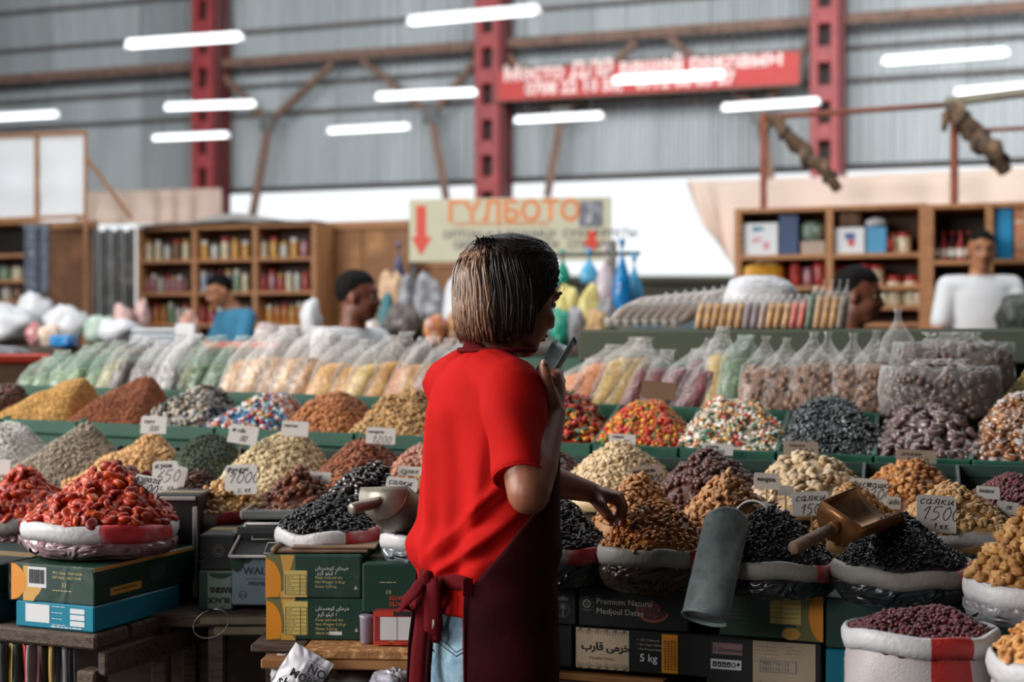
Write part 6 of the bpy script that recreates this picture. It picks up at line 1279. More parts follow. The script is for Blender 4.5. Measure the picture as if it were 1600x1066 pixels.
# beige sign
sgA = P(640, 410, 10.2); sgB = P(955, 406, 10.0); su_ = (sgB - sgA); su_.z = 0; sw = su_.length; su_.normalize(); sh = 99 / F * 10.1
sg = root('stall_sign', sgA.lerp(sgB, .5), 'beige stall sign with red arrows and orange heading above the counter', 'sign'); M_sgn = mat('sign_beige', 'C6C2A8', .6, .06, 3); M_or = mat('sign_orange', 'D9824A', .5, 0); M_ar = mat('sign_red', 'D2442E', .5, 0); M_sd = mat('sign_dark', '6A6668', .5, 0)
sc_ = sgA + su_ * sw / 2 + Z * sh / 2; sv = Vector((-su_.y, su_.x, 0)); Mx = frame(su_, Z)
mk('board', MB().box(sc_, (sw, .03, sh), .003, Mx), M_sgn, sg, smooth=False)
for x in (.02, sw - .02): p = sgA + su_ * x + sv * .03; mk('post', MB().bar(Vector((p.x, p.y, 0)), Vector((p.x, p.y, sgA.z + sh)), .035, .035), M_steel, sg, smooth=False)
def sp(x, y): return sgA + su_ * (x * sw) + Z * (y * sh) - sv * .0165
def sblob(pts, m, nm='arrow'):
    mb = MB(); mb.loft([[sp(*p) for p in pts], [sp(*p) - sv * .001 for p in pts]]); mk(nm, mb, m, sg, smooth=False)
sblob([(.035, .9), (.085, .9), (.085, .4), (.115, .4), (.06, .1), (.01, .4), (.035, .4)], M_ar); sblob([(.885, .47), (.925, .47), (.925, .32), (.95, .32), (.905, .12), (.862, .32), (.885, .32)], M_ar)
sblob([(.845, .53), (.96, .53), (.96, .94), (.845, .94)], mat('sign_photo', ['8A8A96', '5E5E6C', 'A6A6AE'], .5, .2, 9), 'picture'); sblob([(.87, .58), (.9, .9), (.915, .9), (.9, .6)], M_lab, 'picture_shape')
for s, x, y, z_, m_, b_ in (('ГҮЛБОТО', .19, .64, .2, M_or, .006), ('кургатылган жемиштер', .22, .56, .06, M_or, 0), ('ОПТОМ И В РОЗНИЦУ  СУХОФРУКТЫ', .17, .37, .075, M_sd, .002), ('ОРЕХИ   СЛАДОСТИ   СПЕЦИИ', .22, .2, .075, M_sd, .002), ('прямо 20 м', .3, .03, .06, M_or, 0)): text(s, z_, m_, sg, sp(x, y), su_, Z, bold=b_)
# ------------------------------------------------------------------ people
M_skin = mat('skin', ['A06848', 'B07A58'], .5, .12, 9, sub=.0); M_skind = mat('skin_tan', ['6E3E2C', '7E4A36'], .5, .12, 9); M_hairb = mat('hair_black', ['0A0908', '131010'], .8, .3, 60, spec=.15); M_eye = mat('eye_white', '9A938A', .3, 0); M_iris = mat('iris', '1E120C', .3, 0); M_lip = mat('lip', '7A3E34', .7, .1, 9, spec=.15)
def cap_(mb, p, q, r1, r2, n=12):
    p = Vector(p); q = Vector(q); mb.ell(p, r1, None, n, 8); mb.ell(q, r2, None, n, 8)
    if (q - p).length > 1e-4: mb.tube([p, q], [r1, r2], n)
def remeshed(name, mb, m, parent, voxel, sm=6, fac=.6, **k):
    """melt overlapping pieces into one continuous skin"""
    V_ = mb.arr(); me = rawmesh(name, V_ - np.array(worg(parent)), mb.f, m); o = bpy.data.objects.new(name, me); COL.objects.link(o)
    r = o.modifiers.new('r', 'REMESH'); r.mode = 'VOXEL'; r.voxel_size = voxel; r.use_smooth_shade = True
    if sm: s = o.modifiers.new('s', 'SMOOTH'); s.iterations = sm; s.factor = fac
    bpy.context.view_layer.update(); me2 = bpy.data.meshes.new_from_object(o.evaluated_get(bpy.context.evaluated_depsgraph_get())); o.modifiers.clear(); o.data = me2; me2.name = name
    me2.materials.clear(); me2.materials.append(m)
    o.parent = parent; return settag(o, **k)
class HeadF:
    def __init__(s, c, f, tilt=0, sc=1.0):
        f = Vector(f).normalized(); s.r = Vector((f.y, -f.x, 0)); t = math.radians(tilt); s.f = f * math.cos(t) - Z * math.sin(t); s.u = f * math.sin(t) + Z * math.cos(t); s.c = Vector(c); s.k = sc; s.M = Matrix((s.f, s.r, s.u)).transposed()
    def __call__(s, a, b, c): return s.c + (s.f * a + s.r * b + s.u * c) * s.k
def head_prims(mb, h):
    k = h.k
    def e(a, b, c, r): mb.ell(h(a, b, c), tuple(x * k for x in r), h.M, 20, 14)
    e(-.012, 0, .028, (.094, .074, .086)); e(.03, 0, -.03, (.06, .058, .08)); e(.05, 0, -.085, (.032, .036, .026)); e(.0, .035, -.06, (.045, .025, .035)); e(.0, -.035, -.06, (.045, .025, .035))
    e(.07, 0, .022, (.02, .05, .014)); e(.062, .032, -.028, (.022, .022, .02)); e(.062, -.032, -.028, (.022, .022, .02)); e(.083, 0, -.053, (.012, .022, .008)); e(.081, 0, -.064, (.012, .019, .007))
    cap_(mb, h(.083, 0, .012), h(.102, 0, -.026), .008 * k, .012 * k); e(.092, .011, -.03, (.01, .008, .007)); e(.092, -.011, -.03, (.01, .008, .007))
    for s in (-1, 1): e(-.008, s * .077, -.012, (.019, .008, .03)); e(-.004, s * .079, -.03, (.009, .007, .012))
def face_parts(t, h):
    k = h.k
    for s in (-1, 1):
        mb = MB(); mb.ell(h(.071, s * .03, .004), tuple(x * k for x in (.009, .012, .006)), h.M, 12, 8); mk('eye', mb, M_eye, t)
        mb = MB(); mb.ell(h(.0775, s * .03, .004), tuple(x * k for x in (.004, .0055, .0055)), h.M, 10, 6); mk('iris', mb, M_iris, t)
        mk('eyebrow', MB().tube([h(.085, s * .014, .026), h(.085, s * .032, .032), h(.072, s * .05, .026)], [.003 * k, .004 * k, .002 * k], 8), M_hairb, t)
    mb = MB(); mb.ell(h(.0915, 0, -.0545), tuple(x * k for x in (.005, .019, .004)), h.M, 12, 6); mb.ell(h(.0895, 0, -.063), tuple(x * k for x in (.005, .016, .0045)), h.M, 12, 6); mk('lips', mb, M_lip, t)
def short_hair(t, h, m=M_hairb):
    mb = MB(); n = 30; nr = 12; vs = []
    c = h.c; bmp = lambda x: math.exp(-((x - .35) / .25) ** 2); rings = []
    for i in range(1, nr + 1):
        ring = []
        for j in range(n):
            th = 2 * math.pi * j / n; lim = 1.78 + .72 * max(0, -math.cos(th)) - .66 * max(0, math.cos(th)) ** .7 + .07 * math.sin(7 * th + c.x) - .25 * bmp(math.cos(th)); ph = lim * i / nr
            p = Vector((math.sin(ph) * math.cos(th) * .1, math.sin(ph) * math.sin(th) * .0825, math.cos(ph) * .092)); q = p * (1.0 + .05 * nz(p * 60) - .045 * (i / nr) ** 3)
            ring.append(h(q.x - .014, q.y, q.z + .034))
        rings.append(ring)
    mb.loft(rings[::-1], (False, True)); mk('hair', mb, m, t)
def hand_prims(mb, w_, dirv, nrm, side, curl=.5, k=1.0):
    """palm, four fingers of unequal length and a thumb leaving the palm's side"""
    d = Vector(dirv).normalized(); n = Vector(nrm); n = (n - d * n.dot(d)).normalized(); s = d.cross(n) * side; w_ = Vector(w_)
    for i, (off, ln) in enumerate(((.03, .07), (.01, .078), (-.011, .072), (-.03, .056))):
        kn = w_ + (d * .088 + s * off) * k; cap_(mb, w_ + s * off * .5 * k, kn, .014 * k, .0115 * k, 10); p = kn; a = curl * .5
        for seg, r in ((.45, .0095), (.3, .0085), (.25, .0075)):
            q = p + (d * math.cos(a) - n * math.sin(a)) * ln * seg * k; cap_(mb, p, q, r * k, (r - .0008) * k, 10); p = q; a += curl * .8
    b = w_ + (d * .025 + s * .03) * k; m_ = b + (d * .03 + s * .022 - n * .012) * k; e = m_ + (d * .028 + s * .004 - n * .012) * k; cap_(mb, w_ + d * .015 * k, b, .014 * k, .013 * k, 10); cap_(mb, b, m_, .0125 * k, .010 * k, 10); cap_(mb, m_, e, .0098 * k, .008 * k, 10)
def man(label, c, f, sc, skin, shirt, arms, tilt=0, hair=M_hairb, bf=None, trousers=M_dark, lean=.0):
    """c = head centre, f = where the head faces, bf = where the body faces; arms = (elbow, wrist) as (forward, right, up) from the neck"""
    h = HeadF(c, f, tilt, sc); bf = Vector(bf or f).normalized(); r = Vector((bf.y, -bf.x, 0)); nk = h(-.02, 0, -.13) - bf * lean * .3; k = sc
    base = Vector((nk.x - bf.x * lean, nk.y - bf.y * lean, 0)); t = root('person', base, label, 'person'); z0 = nk.z
    def W(a, b, z): fz = max(0, -z) / (z0 if z0 > 0 else 1); return nk + (bf * a + r * b + Z * z) * k - bf * lean * min(1, -z * 1.6 if z < 0 else 0)
    mb = MB(); head_prims(mb, h); cap_(mb, h(-.02, 0, -.05), W(-.005, 0, -.03), .054 * k, .06 * k); cap_(mb, W(-.005, 0, -.03), W(0, 0, -.25), .07 * k, .1 * k)
    sl = MB(); sl.loft([[W(0, 0, z) + (bf * a * math.cos(2 * math.pi * j / 28) + r * b * math.sin(2 * math.pi * j / 28)) * k for j in range(28)] for z, a, b in ((-.01, .06, .07), (-.035, .075, .12), (-.07, .09, .17), (-.13, .105, .185), (-.25, .115, .18), (-.4, .11, .165), (-.52, .11, .17), (-.62, .115, .175))])
    for s, (el, wr) in zip((1, -1), arms):
        S = W(-.01, s * .18, -.075); E_ = W(*el); Wr = W(*wr); cap_(mb, S, E_, .05 * k, .042 * k); cap_(mb, E_, Wr, .042 * k, .028 * k); hand_prims(mb, Wr, Wr - E_, Z - (Wr - E_).normalized() * .2, -s, .6, k)
        cap_(sl, S, S.lerp(E_, .72), .066 * k, .06 * k, 14); cap_(sl, W(0, s * .1, -.08), S, .075 * k, .066 * k, 14)
    bd_ = remeshed('body', mb, skin, t, .009, 5); remeshed('shirt', sl, shirt, t, .012, 6)
    face_parts(bd_, h); short_hair(t, h, hair)
    lg = MB(); hipz = nk.z - .6 * k; 
    for s in (-1, 1):
        hp = W(0, s * .085, -.6); cap_(lg, hp, Vector((hp.x, hp.y, hipz * .52)), .095 * k, .07 * k); cap_(lg, Vector((hp.x, hp.y, hipz * .52)), Vector((hp.x, hp.y, .09)), .07 * k, .052 * k)
    remeshed('trousers', lg, trousers, t, .02, 4)
    for s in (-1, 1): hp = W(0, s * .085, -.6); cap_(lg2 := MB(), Vector((hp.x, hp.y, .045)) - bf * .05, Vector((hp.x, hp.y, .04)) + bf * .14, .045, .038); mk('shoe', lg2, M_dark, t)
    return t
M_tw = mat('tshirt_white', 'DADBDE', .8, .05, 6); M_tb = mat('tshirt_blue', ['3E86A8', '2E6E92'], .8, .1, 6); M_tr = mat('vest_brown', ['6E3428', '5A2A22'], .8, .1, 6); M_tl = mat('tshirt_pale', 'C9D2DA', .8, .05, 6)
pm = P(1533, 392, 8.2)
man('man in white T-shirt standing behind the walnut bags, looking at the camera', pm, (-.12, -1, 0), 1.0, M_skin, M_tw, (((.06, .25, -.36), (.24, .1, -.42)), ((.08, -.24, -.34), (.28, -.08, -.38))), 4, bf=(-.1, -1, 0))
mk('vendor_platform', MB().box((pm.x, pm.y, .145), (1.6, .9, .29), .01), M_step, label='low wooden platform the man in white stands on', cat='platform', smooth=False) if False else None
man('dark-haired boy in brown vest behind the ledge, face turned aside', P(1342, 462, 5.9), (.85, -.35, 0), 1.0, M_skind, M_tr, (((.02, .22, -.3), (.2, .15, -.42)), ((.02, -.22, -.3), (.2, -.15, -.42))), 8, bf=(.8, -.6, 0))
man('man in white shirt seen in profile before the plywood wall', P(560, 464, 6.5), (.95, -.12, 0), 1.0, M_skind, M_tw, (((.02, .22, -.3), (.22, .16, -.4)), ((.02, -.22, -.3), (.2, -.15, -.42))), 2, bf=(.8, -.6, 0))
man('boy in blue shirt bending over the far counter by the jar shelf', P(342, 455, 9.9), (-.8, -.55, 0), .98, M_skin, M_tb, (((.1, .22, -.28), (.3, .12, -.4)), ((.1, -.22, -.28), (.32, -.12, -.38))), 22, bf=(-.75, -.6, 0), lean=.12)
lump('black_sack', 'black sack hanging beside the man in white', 'sack', 1452, 1500, 408, 8.7, .9, mat('black_sack', '1E2022', .5, .2, 9), .12, .12, 31)
lump('dark_bag', 'grey green bag held in front of the man in white', 'bag', 1560, 1632, 462, 7.6, 1.36, mat('dk_green_bag', ['4A504A', '2E3432', '6A6E66'], .5, .2, 14), .12, .3, 33)
# ------------------------------------------------------------------ the woman in the red T-shirt and apron
M_sh = mat('tshirt_red', ['A40D0A', 'AE110D'], .85, .06, 6, bump=.15, bs=300, spec=.12); M_ap = mat('apron_maroon', ['2C0A0D', '360D11'], .9, .15, 12, bump=.2, bs=260, spec=.08); M_apl = mat('apron_strap', ['5E0C14', '500A11'], .85, .15, 12, bump=.2, bs=260, spec=.1)
M_jean = mat('jeans', ['6E8CA0', '86A2B2', '57758C'], .85, .2, 22, bump=.3, bs=300); M_st = mat('jean_stitch', '2A3A48', .8, 0); M_skw = mat('skin_woman', ['7E4A34', '8C543C'], .5, .1, 9)
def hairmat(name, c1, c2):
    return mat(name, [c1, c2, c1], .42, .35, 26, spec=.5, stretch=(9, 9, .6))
M_hd = hairmat('hair_dark', '17110E', '2A1D16'); M_hlit = hairmat('hair_lit', '644632', '94725A')  # paler brown for the back strands carries the daylight on them
wo = Vector((-.0493, 2.55, 0)); bf = Vector((.9, .436, 0)).normalized(); br = Vector((bf.y, -bf.x, 0))
woman = root('person', wo, 'woman in red T-shirt, maroon apron and jeans, seen from behind, holding a scoop', 'person')
def W(a, b, z): return wo + bf * a + br * b + Z * z
wh = HeadF(P(803, 461, 2.57), (.8, .6, 0), 18, .925)
SL, ELB, WR = W(-.015, .143, 1.268), P(826, 770, 2.30), P(866, 646, 2.42)
SLl, ELl, WRl = W(0, -.148, 1.268), P(822, 742, 2.68), P(926, 770, 2.80)
mb = MB(); head_prims(mb, wh)
cap_(mb, wh(-.025, 0, -.04), W(.018, 0, 1.325), .044, .045, 16); cap_(mb, W(.018, 0, 1.325), W(.01, 0, 1.28), .045, .055, 16); cap_(mb, W(.005, 0, 1.25), W(.005, 0, 1.0), .07, .075, 16)
for s, S in ((1, SL), (-1, SLl)): cap_(mb, W(-.0, s * .05, 1.255), S, .04, .038, 14)
cap_(mb, SL, ELB, .041, .036, 14); cap_(mb, ELB, ELB.lerp(WR, .3), .035, .035, 14); cap_(mb, ELB.lerp(WR, .3), WR, .035, .0205, 14)
cap_(mb, SLl, ELl, .041, .034, 14); cap_(mb, ELl, ELl.lerp(WRl, .35), .033, .032, 14); cap_(mb, ELl.lerp(WRl, .35), WRl, .032, .0205, 14)
# right hand closed round the scoop, thumb up along it
kn = [P(868, 588, 2.445), P(872, 602, 2.445), P(873, 617, 2.44), P(871, 631, 2.435)]; dp_ = [.048, .05, .048, .042]
for i, k_ in enumerate(kn):
    cap_(mb, WR.lerp(k_, .25), k_, .0145, .0115, 10)
    m1 = k_ + Vector((.006, dp_[i] * .7, .006)); m2 = k_ + Vector((-.014, dp_[i] * 1.15, .002)); m3 = k_ + Vector((-.034, dp_[i] * .95, -.002))
    cap_(mb, k_, m1, .0108, .0095, 10); cap_(mb, m1, m2, .0095, .0085, 10); cap_(mb, m2, m3, .0085, .0072, 10)
cap_(mb, WR.lerp(P(858, 618, 2.41), .2), P(857, 612, 2.41), .0165, .0145, 10); cap_(mb, P(857, 612, 2.41), P(852, 589, 2.40), .0135, .0115, 10); cap_(mb, P(852, 589, 2.40), P(850, 570, 2.405), .0108, .0092, 10)
# left hand, palm down, fingers bent into the raisins
kl = [P(963, 778, 2.775), P(967, 776, 2.80), P(967, 778, 2.825), P(962, 781, 2.85)]; tl = [(972, 794, 962, 814), (976, 793, 968, 818), (975, 794, 966, 816), (968, 795, 958, 811)]
for i, k_ in enumerate(kl):
    d_ = (2.775, 2.8, 2.825, 2.85)[i]; cap_(mb, WRl.lerp(k_, .2), k_, .0155, .0118, 10); m1 = P(tl[i][0], tl[i][1], d_ + .004); m2 = P(tl[i][2], tl[i][3], d_ - .004)
    cap_(mb, k_, m1, .0108, .0094, 10); cap_(mb, m1, m2, .0094, .0076, 10)
cap_(mb, WRl, P(938, 790, 2.765), .0155, .0135, 10); cap_(mb, P(938, 790, 2.765), P(950, 806, 2.755), .0125, .0105, 10); cap_(mb, P(950, 806, 2.755), P(961, 818, 2.765), .0102, .0085, 10)
wb = remeshed('body', mb, M_skw, woman, .0042, 5, .5); face_parts(wb, wh)
# fingernails on the raised thumb and the reaching fingers
mn = MB()
for p, n_ in ((P(850, 567, 2.395), (-.3, -1, .1)), (P(962, 814, 2.763), (.6, -.8, .1)), (P(968, 818, 2.788), (.6, -.8, .1)), (P(961, 817, 2.757), (.2, -1, .1))): mn.ell(p + Vector(n_).normalized() * .003, (.0045, .0045, .006), None, 8, 6)
mk('fingernail', mn, mat('nail', 'B08A80', .3, 0), wb, kind='stuff')

# T-shirt: torso and sleeves melted together, with folds
TR = ((1.345, .050, .052), (1.334, .062, .074), (1.312, .08, .122), (1.275, .09, .152), (1.22, .1, .165), (1.12, .1, .158), (1.03, .104, .153), (.985, .116, .160), (.955, .112, .156), (.932, .102, .150), (.91, .104, .153), (.876, .110, .158))
def interp(tab, z):
    for i in range(len(tab) - 1):
        if tab[i][0] >= z >= tab[i + 1][0]:
            t = (tab[i][0] - z) / (tab[i][0] - tab[i + 1][0]); t2 = t * t * (3 - 2 * t); return tuple(tab[i][k] + (tab[i + 1][k] - tab[i][k]) * t2 for k in (1, 2))
    return tab[0][1:] if z > tab[0][0] else tab[-1][1:]
def bump_(x, c, w_): return math.exp(-((x - c) / w_) ** 2)
def fold(ph, z):
    """ph in degrees round from the front towards the right side"""
    f = 0
    f += .016 * bump_(ph + (1.15 - z) * 50, 192, 8) * bump_(z, 1.10, .17)             # long fold from shoulder blade to waist
    f -= .022 * bump_(ph + (1.15 - z) * 30, 158, 14) * bump_(z, 1.05, .15)            # hollow under the arm
    f += .015 * bump_(ph + (1.15 - z) * 60, 226, 7) * bump_(z, 1.06, .18)
    f += .010 * bump_(ph - (1.15 - z) * 20, 135, 7) * bump_(z, 1.09, .09)
    f -= .010 * bump_(ph + (1.25 - z) * 130, 172, 9) * bump_(z, 1.19, .05)
    f += .012 * bump_(ph, 205, 28) * bump_(z, .975, .035) - .012 * bump_(ph, 178, 7) * bump_(z, 1.0, .06)
    for k, (zc, sl, am) in enumerate(((1.035, .0021, .010), (1.0, .0019, -.012), (.975, .0016, .012), (.955, .0012, -.009))):   # drag lines above the tie
        f += am * bump_(z, zc + sl * (150 - ph), .0105) * bump_(ph, 140, 45)
    f += .005 * math.sin(ph * .16 + z * 12) * bump_(z, .96, .05) + .004 * nz((ph * .04, z * 7, 0), 1, 4)
    return f
def torso_pt(ph, z, off=0.0, tab=TR, fl=True):
    a, b = interp(tab, z); t = math.radians(ph); e = off + ((fold(ph % 360, z) if z > .94 else max(fold(ph % 360, z), -.002)) if fl and z < 1.28 else 0); k = 1 + e / ((a + b) / 2)
    lean_ = .012 * (z - .9) / .4 + (.012 * min(1, (z - 1.27) / .07) if z > 1.27 else 0)
    if fl and z > 1.26: z -= .026 * (1 + math.cos(t + .5)) * min(1, (z - 1.26) / .07)
    return W(a * k * math.cos(t) + lean_, b * k * math.sin(t), z)
mb = MB(); zs = [1.338 - i * (1.338 - .876) / 60 for i in range(61)]
mb.loft([[torso_pt(j * 360 / 120, z) for j in range(120)] for z in zs])
def sleeve(mb, S, E_, tcuff, rr, sd=0):
    d = (E_ - S).normalized(); u = d.cross(Vector((0, 1, 0))).normalized(); v = d.cross(u); L_ = (E_ - S).length; rings = []
    for i in range(26):
        t = -.18 + (tcuff + .18) * i / 25; c = S + d * (L_ * t); r = interp_l(rr, t); ring = []
        for j in range(40):
            a = 2 * math.pi * j / 40; q = 1 + .05 * math.sin(3 * a + t * 5 + sd) * min(1, max(t, 0) * 2) + .04 * math.sin(a * 2 + 9 * t + sd)
            ring.append(c + (u * math.cos(a) + v * math.sin(a)) * r * q + d * (.006 * math.cos(a + 1) * (i == 25)))
        rings.append(ring)
    mb.loft(rings)
def interp_l(tab, x):
    for (x0, y0), (x1, y1) in zip(tab, tab[1:]):
        if x <= x1: return y0 + (y1 - y0) * max(0, min(1, (x - x0) / (x1 - x0)))
    return tab[-1][1]
sleeve(mb, SL, ELB - Vector((.012, 0, 0)), .86, [(-.2, .04), (0, .055), (.3, .054), (.6, .047), (.86, .0425)]); sleeve(mb, SLl, ELl, .8, [(-.2, .04), (0, .055), (.3, .054), (.8, .046)], 2)
for s, S in ((1, SL), (-1, SLl)): cap_(mb, W(-.01, s * .055, 1.287), S, .052, .054, 16)
ws = remeshed('tshirt', mb, M_sh, woman, .0046, 2, .5)
mk('collar', MB().tube([torso_pt(a, 1.334, .004, fl=False) for a in range(0, 361, 10)], .0045, 8), M_apl, ws)
ELB_ = ELB - Vector((.012, 0, 0)); d_ = (ELB_ - SL).normalized(); u_ = d_.cross(Vector((0, 1, 0))).normalized(); v_ = d_.cross(u_); c_ = SL + d_ * (ELB_ - SL).length * .855
mk('sleeve_hem', MB().tube([c_ + (u_ * math.cos(a) + v_ * math.sin(a)) * .0432 for a in [k * math.pi / 16 for k in range(33)]], .0022, 6), M_sh, ws)

# jeans
JT = ((.93, .085, .13), (.88, .098, .145), (.82, .108, .158), (.76, .106, .162), (.70, .1, .165))
mb = MB(); mb.loft([[torso_pt(j * 360 / 48, z, .0, JT, False) + Vector((0, 0, 0)) for j in range(48)] for z in (.905, .89, .87, .84, .81, .78, .75, .72)])
for s in (-1, 1):
    hp = W(0, s * .082, .78); kn_ = W(.03, s * .085, .42); an = W(-.01, s * .09, .07); cap_(mb, hp, kn_, .088, .062, 18); cap_(mb, kn_, an, .062, .048, 18); cap_(mb, W(-.045, s * .07, .79), W(-.04, s * .07, .75), .064, .064, 14)
o = remeshed('jeans', mb, M_jean, woman, .0065, 5, .5)
for v in o.data.vertices:
    if .3 < v.co.z < .82: v.co += v.normal * (.0035 * math.sin(v.co.z * 95 + v.co.x * 22 + 2 * math.sin(v.co.y * 20)) * min(1, (.82 - v.co.z) * 9))
from mathutils.bvhtree import BVHTree
BVC = {}
def onto(obj, px, py, off=.0015):
    """the point of a built surface seen at a photo position"""
    me = obj.data; bv = BVC.get(obj.name) or BVC.setdefault(obj.name, BVHTree.FromPolygons([v.co + worg(obj) for v in me.vertices], [tuple(p.vertices) for p in me.polygons])); dv = P(px, py, 1.0) - Vector((0, 0, H)); hit, n_, _, _ = bv.ray_cast(Vector((0, 0, H)), dv.normalized()); return (hit + n_ * off) if hit else None
def stitch(name, pts, r, m, obj=o):
    q = []
    for (x0, y0), (x1, y1) in zip(pts, pts[1:]):
        for k in range(8):
            h_ = onto(obj, x0 + (x1 - x0) * k / 8, y0 + (y1 - y0) * k / 8, r * .6)
            if h_: q.append(h_)
    if len(q) > 2: mk(name, MB().tube(q, r, 5), m, obj)
stitch('pocket_stitch', [(673, 993), (690, 1008), (713, 1026), (742, 1008)], .0010, M_st); stitch('pocket_stitch', [(680, 992), (696, 1004), (713, 1020), (742, 1002)], .0008, M_st); stitch('pocket_edge', [(668, 996), (680, 1022)], .0012, M_st)
for s in (-1, 1):
    an = W(-.01, s * .09, .05); sh_ = MB(); cap_(sh_, an - bf * .03, an + bf * .15 - Z * .015, .042, .034, 14); sh_.v = [np.where(v[:, 2:3] < .004, np.concatenate([v[:, :2], np.full((len(v), 1), .004)], 1), v) for v in sh_.v]; mk('shoe', sh_, mat('shoe_white', 'B8B6B2', .6, .1, 9), woman)

# apron: front panel wrapping both sides, tied behind, strap round the neck
AT = ((1.26, .098, .13), (1.2, .108, .158), (1.12, .112, .168), (1.03, .116, .168), (.98, .122, .172), (.94, .112, .164), (.88, .118, .168), (.78, .124, .178), (.6, .126, .186), (.40, .13, .196))
top_t = [(0, 1.25), (22, 1.24), (40, 1.17), (60, 1.106), (80, 1.072), (100, 1.03), (120, .972), (138, .925), (150, .91)]
def apz(ph): return interp_l(top_t, abs(ph))
mb = MB()
def ap(u, v):
    zb = .42; pe0 = 139; ph = (u * 2 - 1) * pe0; zt = apz(ph); z = zt + (zb - zt) * v
    if z < .92: ph = ph * (1 - .16 * (.92 - z))
    return torso_pt(ph, z, .004 + .004 * math.sin(ph * .09 + 1) * min(1, max(0, (.95 - z) * 4)) + .003 * nz((ph * .02, z * 5, 2)), AT, False)
mb.grid(ap, 90, 50); oa = mk('apron', mb, M_ap, woman); md = oa.modifiers.new('t', 'SOLIDIFY'); md.thickness = .0025
hm = MB()
hm.tube([torso_pt(139 * (1 - .16 * max(0, .92 - z)), z, .007, AT, False) for z in [.925 - k * .02 for k in range(25)]], .0024, 6); mk('apron_edge', hm, M_apl, oa)
def ribbon(name, pts, wd, nrm, m=M_apl, par=None, th=.0016):
    par = par or oa
    pts = [Vector(p) for p in pts]; sm = []
    for i in range(len(pts) - 1):
        p0, p1, p2, p3 = pts[max(i - 1, 0)], pts[i], pts[i + 1], pts[min(i + 2, len(pts) - 1)]
        for t in (0, .2, .4, .6, .8): sm.append(.5 * (2 * p1 + (p2 - p0) * t + (2 * p0 - 5 * p1 + 4 * p2 - p3) * t * t + (3 * p1 - p0 - 3 * p2 + p3) * t ** 3))
    sm.append(pts[-1]); L1_, L2_, n_ = [], [], len(sm)
    for i, p in enumerate(sm):
        d = (sm[min(i + 1, n_ - 1)] - sm[max(i - 1, 0)]).normalized(); sd = d.cross(Vector(nrm)).normalized(); ww = wd if not callable(wd) else wd(i / (n_ - 1)); L1_.append(p + sd * ww / 2); L2_.append(p - sd * ww / 2)
    mb = MB(); mb.loft([L1_, [a.lerp(b, .33) + Vector(nrm) * .0015 for a, b in zip(L1_, L2_)], [a.lerp(b, .66) + Vector(nrm) * .0015 for a, b in zip(L1_, L2_)], L2_], closed=False); o = mk(name, mb, m, par); md = o.modifiers.new('t', 'SOLIDIFY'); md.thickness = th; md.offset = 0; return o
mb = MB(); mb.grid(lambda u, v: torso_pt(138 + u * 84, .948 - .026 * v - .012 * u + .004 * math.sin(u * 12), .009 + .002 * math.sin(v * 3.1), ((1, .108, .152), (.9, .1, .148)), False), 30, 4); ob_ = mk('waist_tie', mb, M_apl, woman); ob_.modifiers.new('t', 'SOLIDIFY').thickness = .002
mk('tie_loop_end', MB().box(torso_pt(137, .934, .012, ((1, .108, .16), (.9, .112, .164)), False), (.018, .004, .03), .002, rotz(math.radians(20))), M_apl, woman, smooth=False)
kb = P(668, 906, 2.455); nb_ = Vector((-.35, -.93, 0))
mb = MB(); mb.ell(kb, (.013, .011, .016), None, 14, 10, fn=lambda p: p * (1 + .15 * nz(p * 120))); mk('knot', mb, M_apl, ob_)
ribbon('bow_loop', [kb, kb + Vector((-.012, -.004, -.006)), P(648, 925, 2.44), P(629, 944, 2.45), P(633, 952, 2.47), P(650, 946, 2.49), kb + Vector((-.004, .02, -.004))], .024, (-.3, -.7, .65))
ribbon('bow_loop', [kb + Vector((.004, -.006, 0)), P(674, 925, 2.435), P(676, 960, 2.43), P(676, 988, 2.435), P(678, 990, 2.452), P(678, 960, 2.462), P(672, 915, 2.46)], .0325, nb_)
ribbon('tie_tail', [kb + Vector((-.004, .004, 0)), P(661, 935, 2.452), P(659, 975, 2.45), P(654, 1020, 2.445), P(651, 1075, 2.44), P(650, 1150, 2.44)], lambda t: .024 + .006 * t, nb_)
ribbon('tie_tail', [kb + Vector((.0, .006, 0)), P(667, 950, 2.47), P(668, 1000, 2.468), P(664, 1060, 2.46), P(668, 1140, 2.46)], .024, (-.5, -.85, 0), M_ap)
mk('buttonhole', MB().tube([P(677, 968, 2.422), P(678, 974, 2.422), P(676, 983, 2.422)], [.0008, .0022, .0008], 6), M_grey, woman)
mb = MB()
def strap(u, v):
    ph = 90 + u * 250 - 60; t = math.radians(ph); back = (1 - math.cos(t)) / 2; z = 1.243 + .115 * back - .026 * v; r = .050 + .006 * v + .034 * (1 - back); return W(r * math.cos(t) * 1.02 + .018, r * math.sin(t) * 1.0, z)
mb.grid(strap, 44, 4); os_ = mk('neck_strap', mb, M_apl, woman); os_.modifiers.new('t', 'SOLIDIFY').thickness = .002
for s in (-1, 1): ribbon('bib_strap', [W(.062, s * .058, 1.288), W(.088, s * .07, 1.27), W(.108, s * .07, 1.235)], .026, bf)

